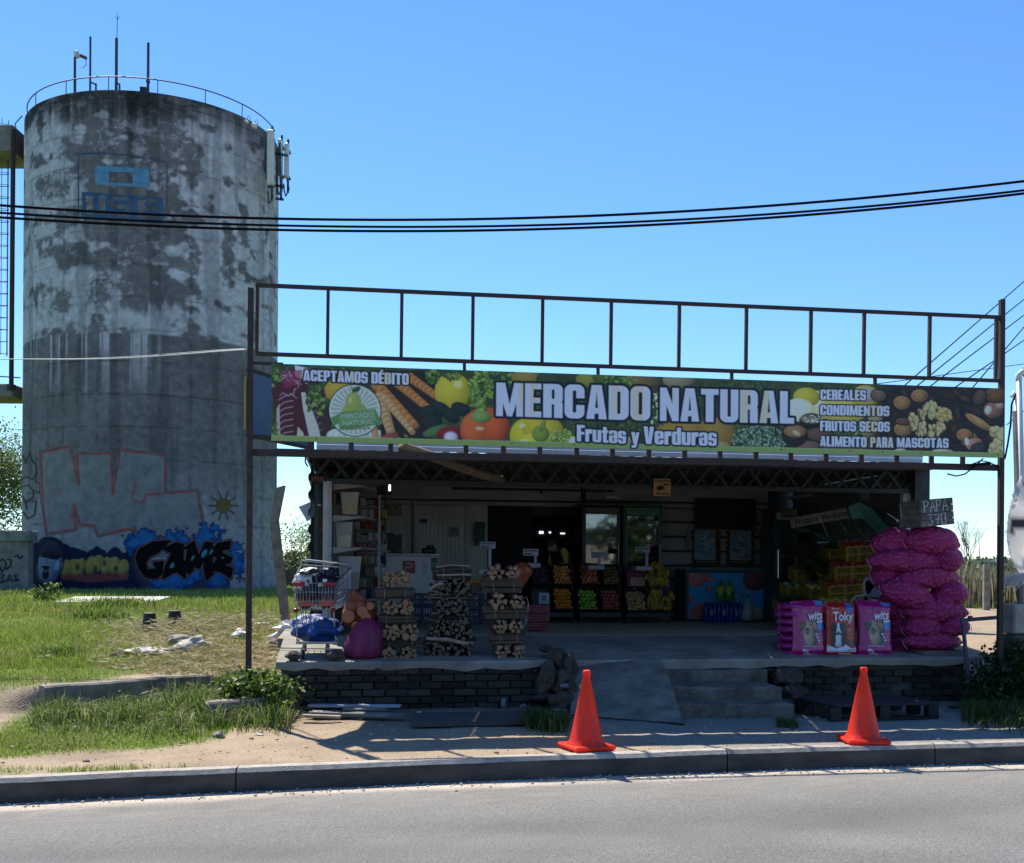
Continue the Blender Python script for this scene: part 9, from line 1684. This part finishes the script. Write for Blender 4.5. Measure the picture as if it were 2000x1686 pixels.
for s in (-1, 1):
    w0 = Vector((-.30 if s > 0 else -.28, s * (.19 if s > 0 else .21), .78 if s > 0 else .80)); mb = MB(); mb.blob(w0 + Vector((-.05, 0, -.015)), (.05, .04, .018), 2, .05, 2); mb.build('palm', m_skin, t, smooth=True)
    for k, (L_, dy) in enumerate(((.062, -.028), (.074, -.010), (.070, .010), (.055, .027))): b_ = w0 + Vector((-.09, dy * 1.0, -.018)); mb = MB(); mb.tube([b_, b_ + Vector((-L_ * .5, 0, -.006)), b_ + Vector((-L_ * .8, 0, -.025)), b_ + Vector((-L_ * .9, 0, -.045))], [.0095, .009, .008, .006], 6); mb.build('finger', m_skin, t, smooth=True)
    b_ = w0 + Vector((-.03, -s * .035, -.01)); mb = MB(); mb.tube([b_, b_ + Vector((-.025, -s * .02, -.008)), b_ + Vector((-.05, -s * .022, -.02))], [.012, .010, .008], 6); mb.build('thumb', m_skin, t, smooth=True)
# ================================================================ ACROSS THE STREET (seen in the fridge glass, shades the low sky)
rg = random.Random(21); rng = np.random.default_rng(61)
kinds = ['broad', 'tall', 'rounded', 'bushy']
for i in range(7):
    x = -36 + i * 12 + rg.uniform(-1.5, 1.5); y = -24 + rg.uniform(-2, 2); h = rg.uniform(5, 7); t = thing('street_tree', '%s dark evergreen street tree across the road, %s from the left' % (kinds[i % 4], ('first', 'second', 'third', 'fourth', 'fifth', 'sixth', 'seventh', 'eighth', 'ninth')[i]), 'tree', (x, y, 0), 0, 'trees across the road'); mb = MB(); mb.tube([(0, 0, -.2), (.1, 0, h * .3), (0, .1, h * .7)], [.3, .22, .08], 8); mb.build('trunk', m_bark, t)
    P = blob_pts(rng, (0, 0, h * .56), (3.2, 2.8, h * .44), 3600, clumps=46); leafmesh('crown', P, .3, [(.04, .065, .018), (.06, .09, .025), (.03, .045, .015)], t, rng=rng, el=1.4)
t = thing('house_opposite', 'plain low rendered house across the road behind the trees', 'house', (0, -34, -.5), 0); mb = MB(); mb.box((0, 0, 2.2), (46, 6, 4.4)); mb.build('wall', M('house_render', (.40, .36, .30), rough=.9, var=.2, scale=1), t); mb = MB(); mb.box((0, 0, 4.5), (47, 7, .25)); mb.build('roof', m_mortar, t)
me = bpy.data.meshes.new('far_verge'); me.from_pydata([(-900, -31, -.19), (900, -31, -.19), (900, -900, -.19), (-900, -900, -.19)], [], [(3, 2, 1, 0)]); me.materials.append(M('verge_soil', (.22, .19, .12), rough=.95)); struct(obj('ground', me))
bpy.context.view_layer.update()
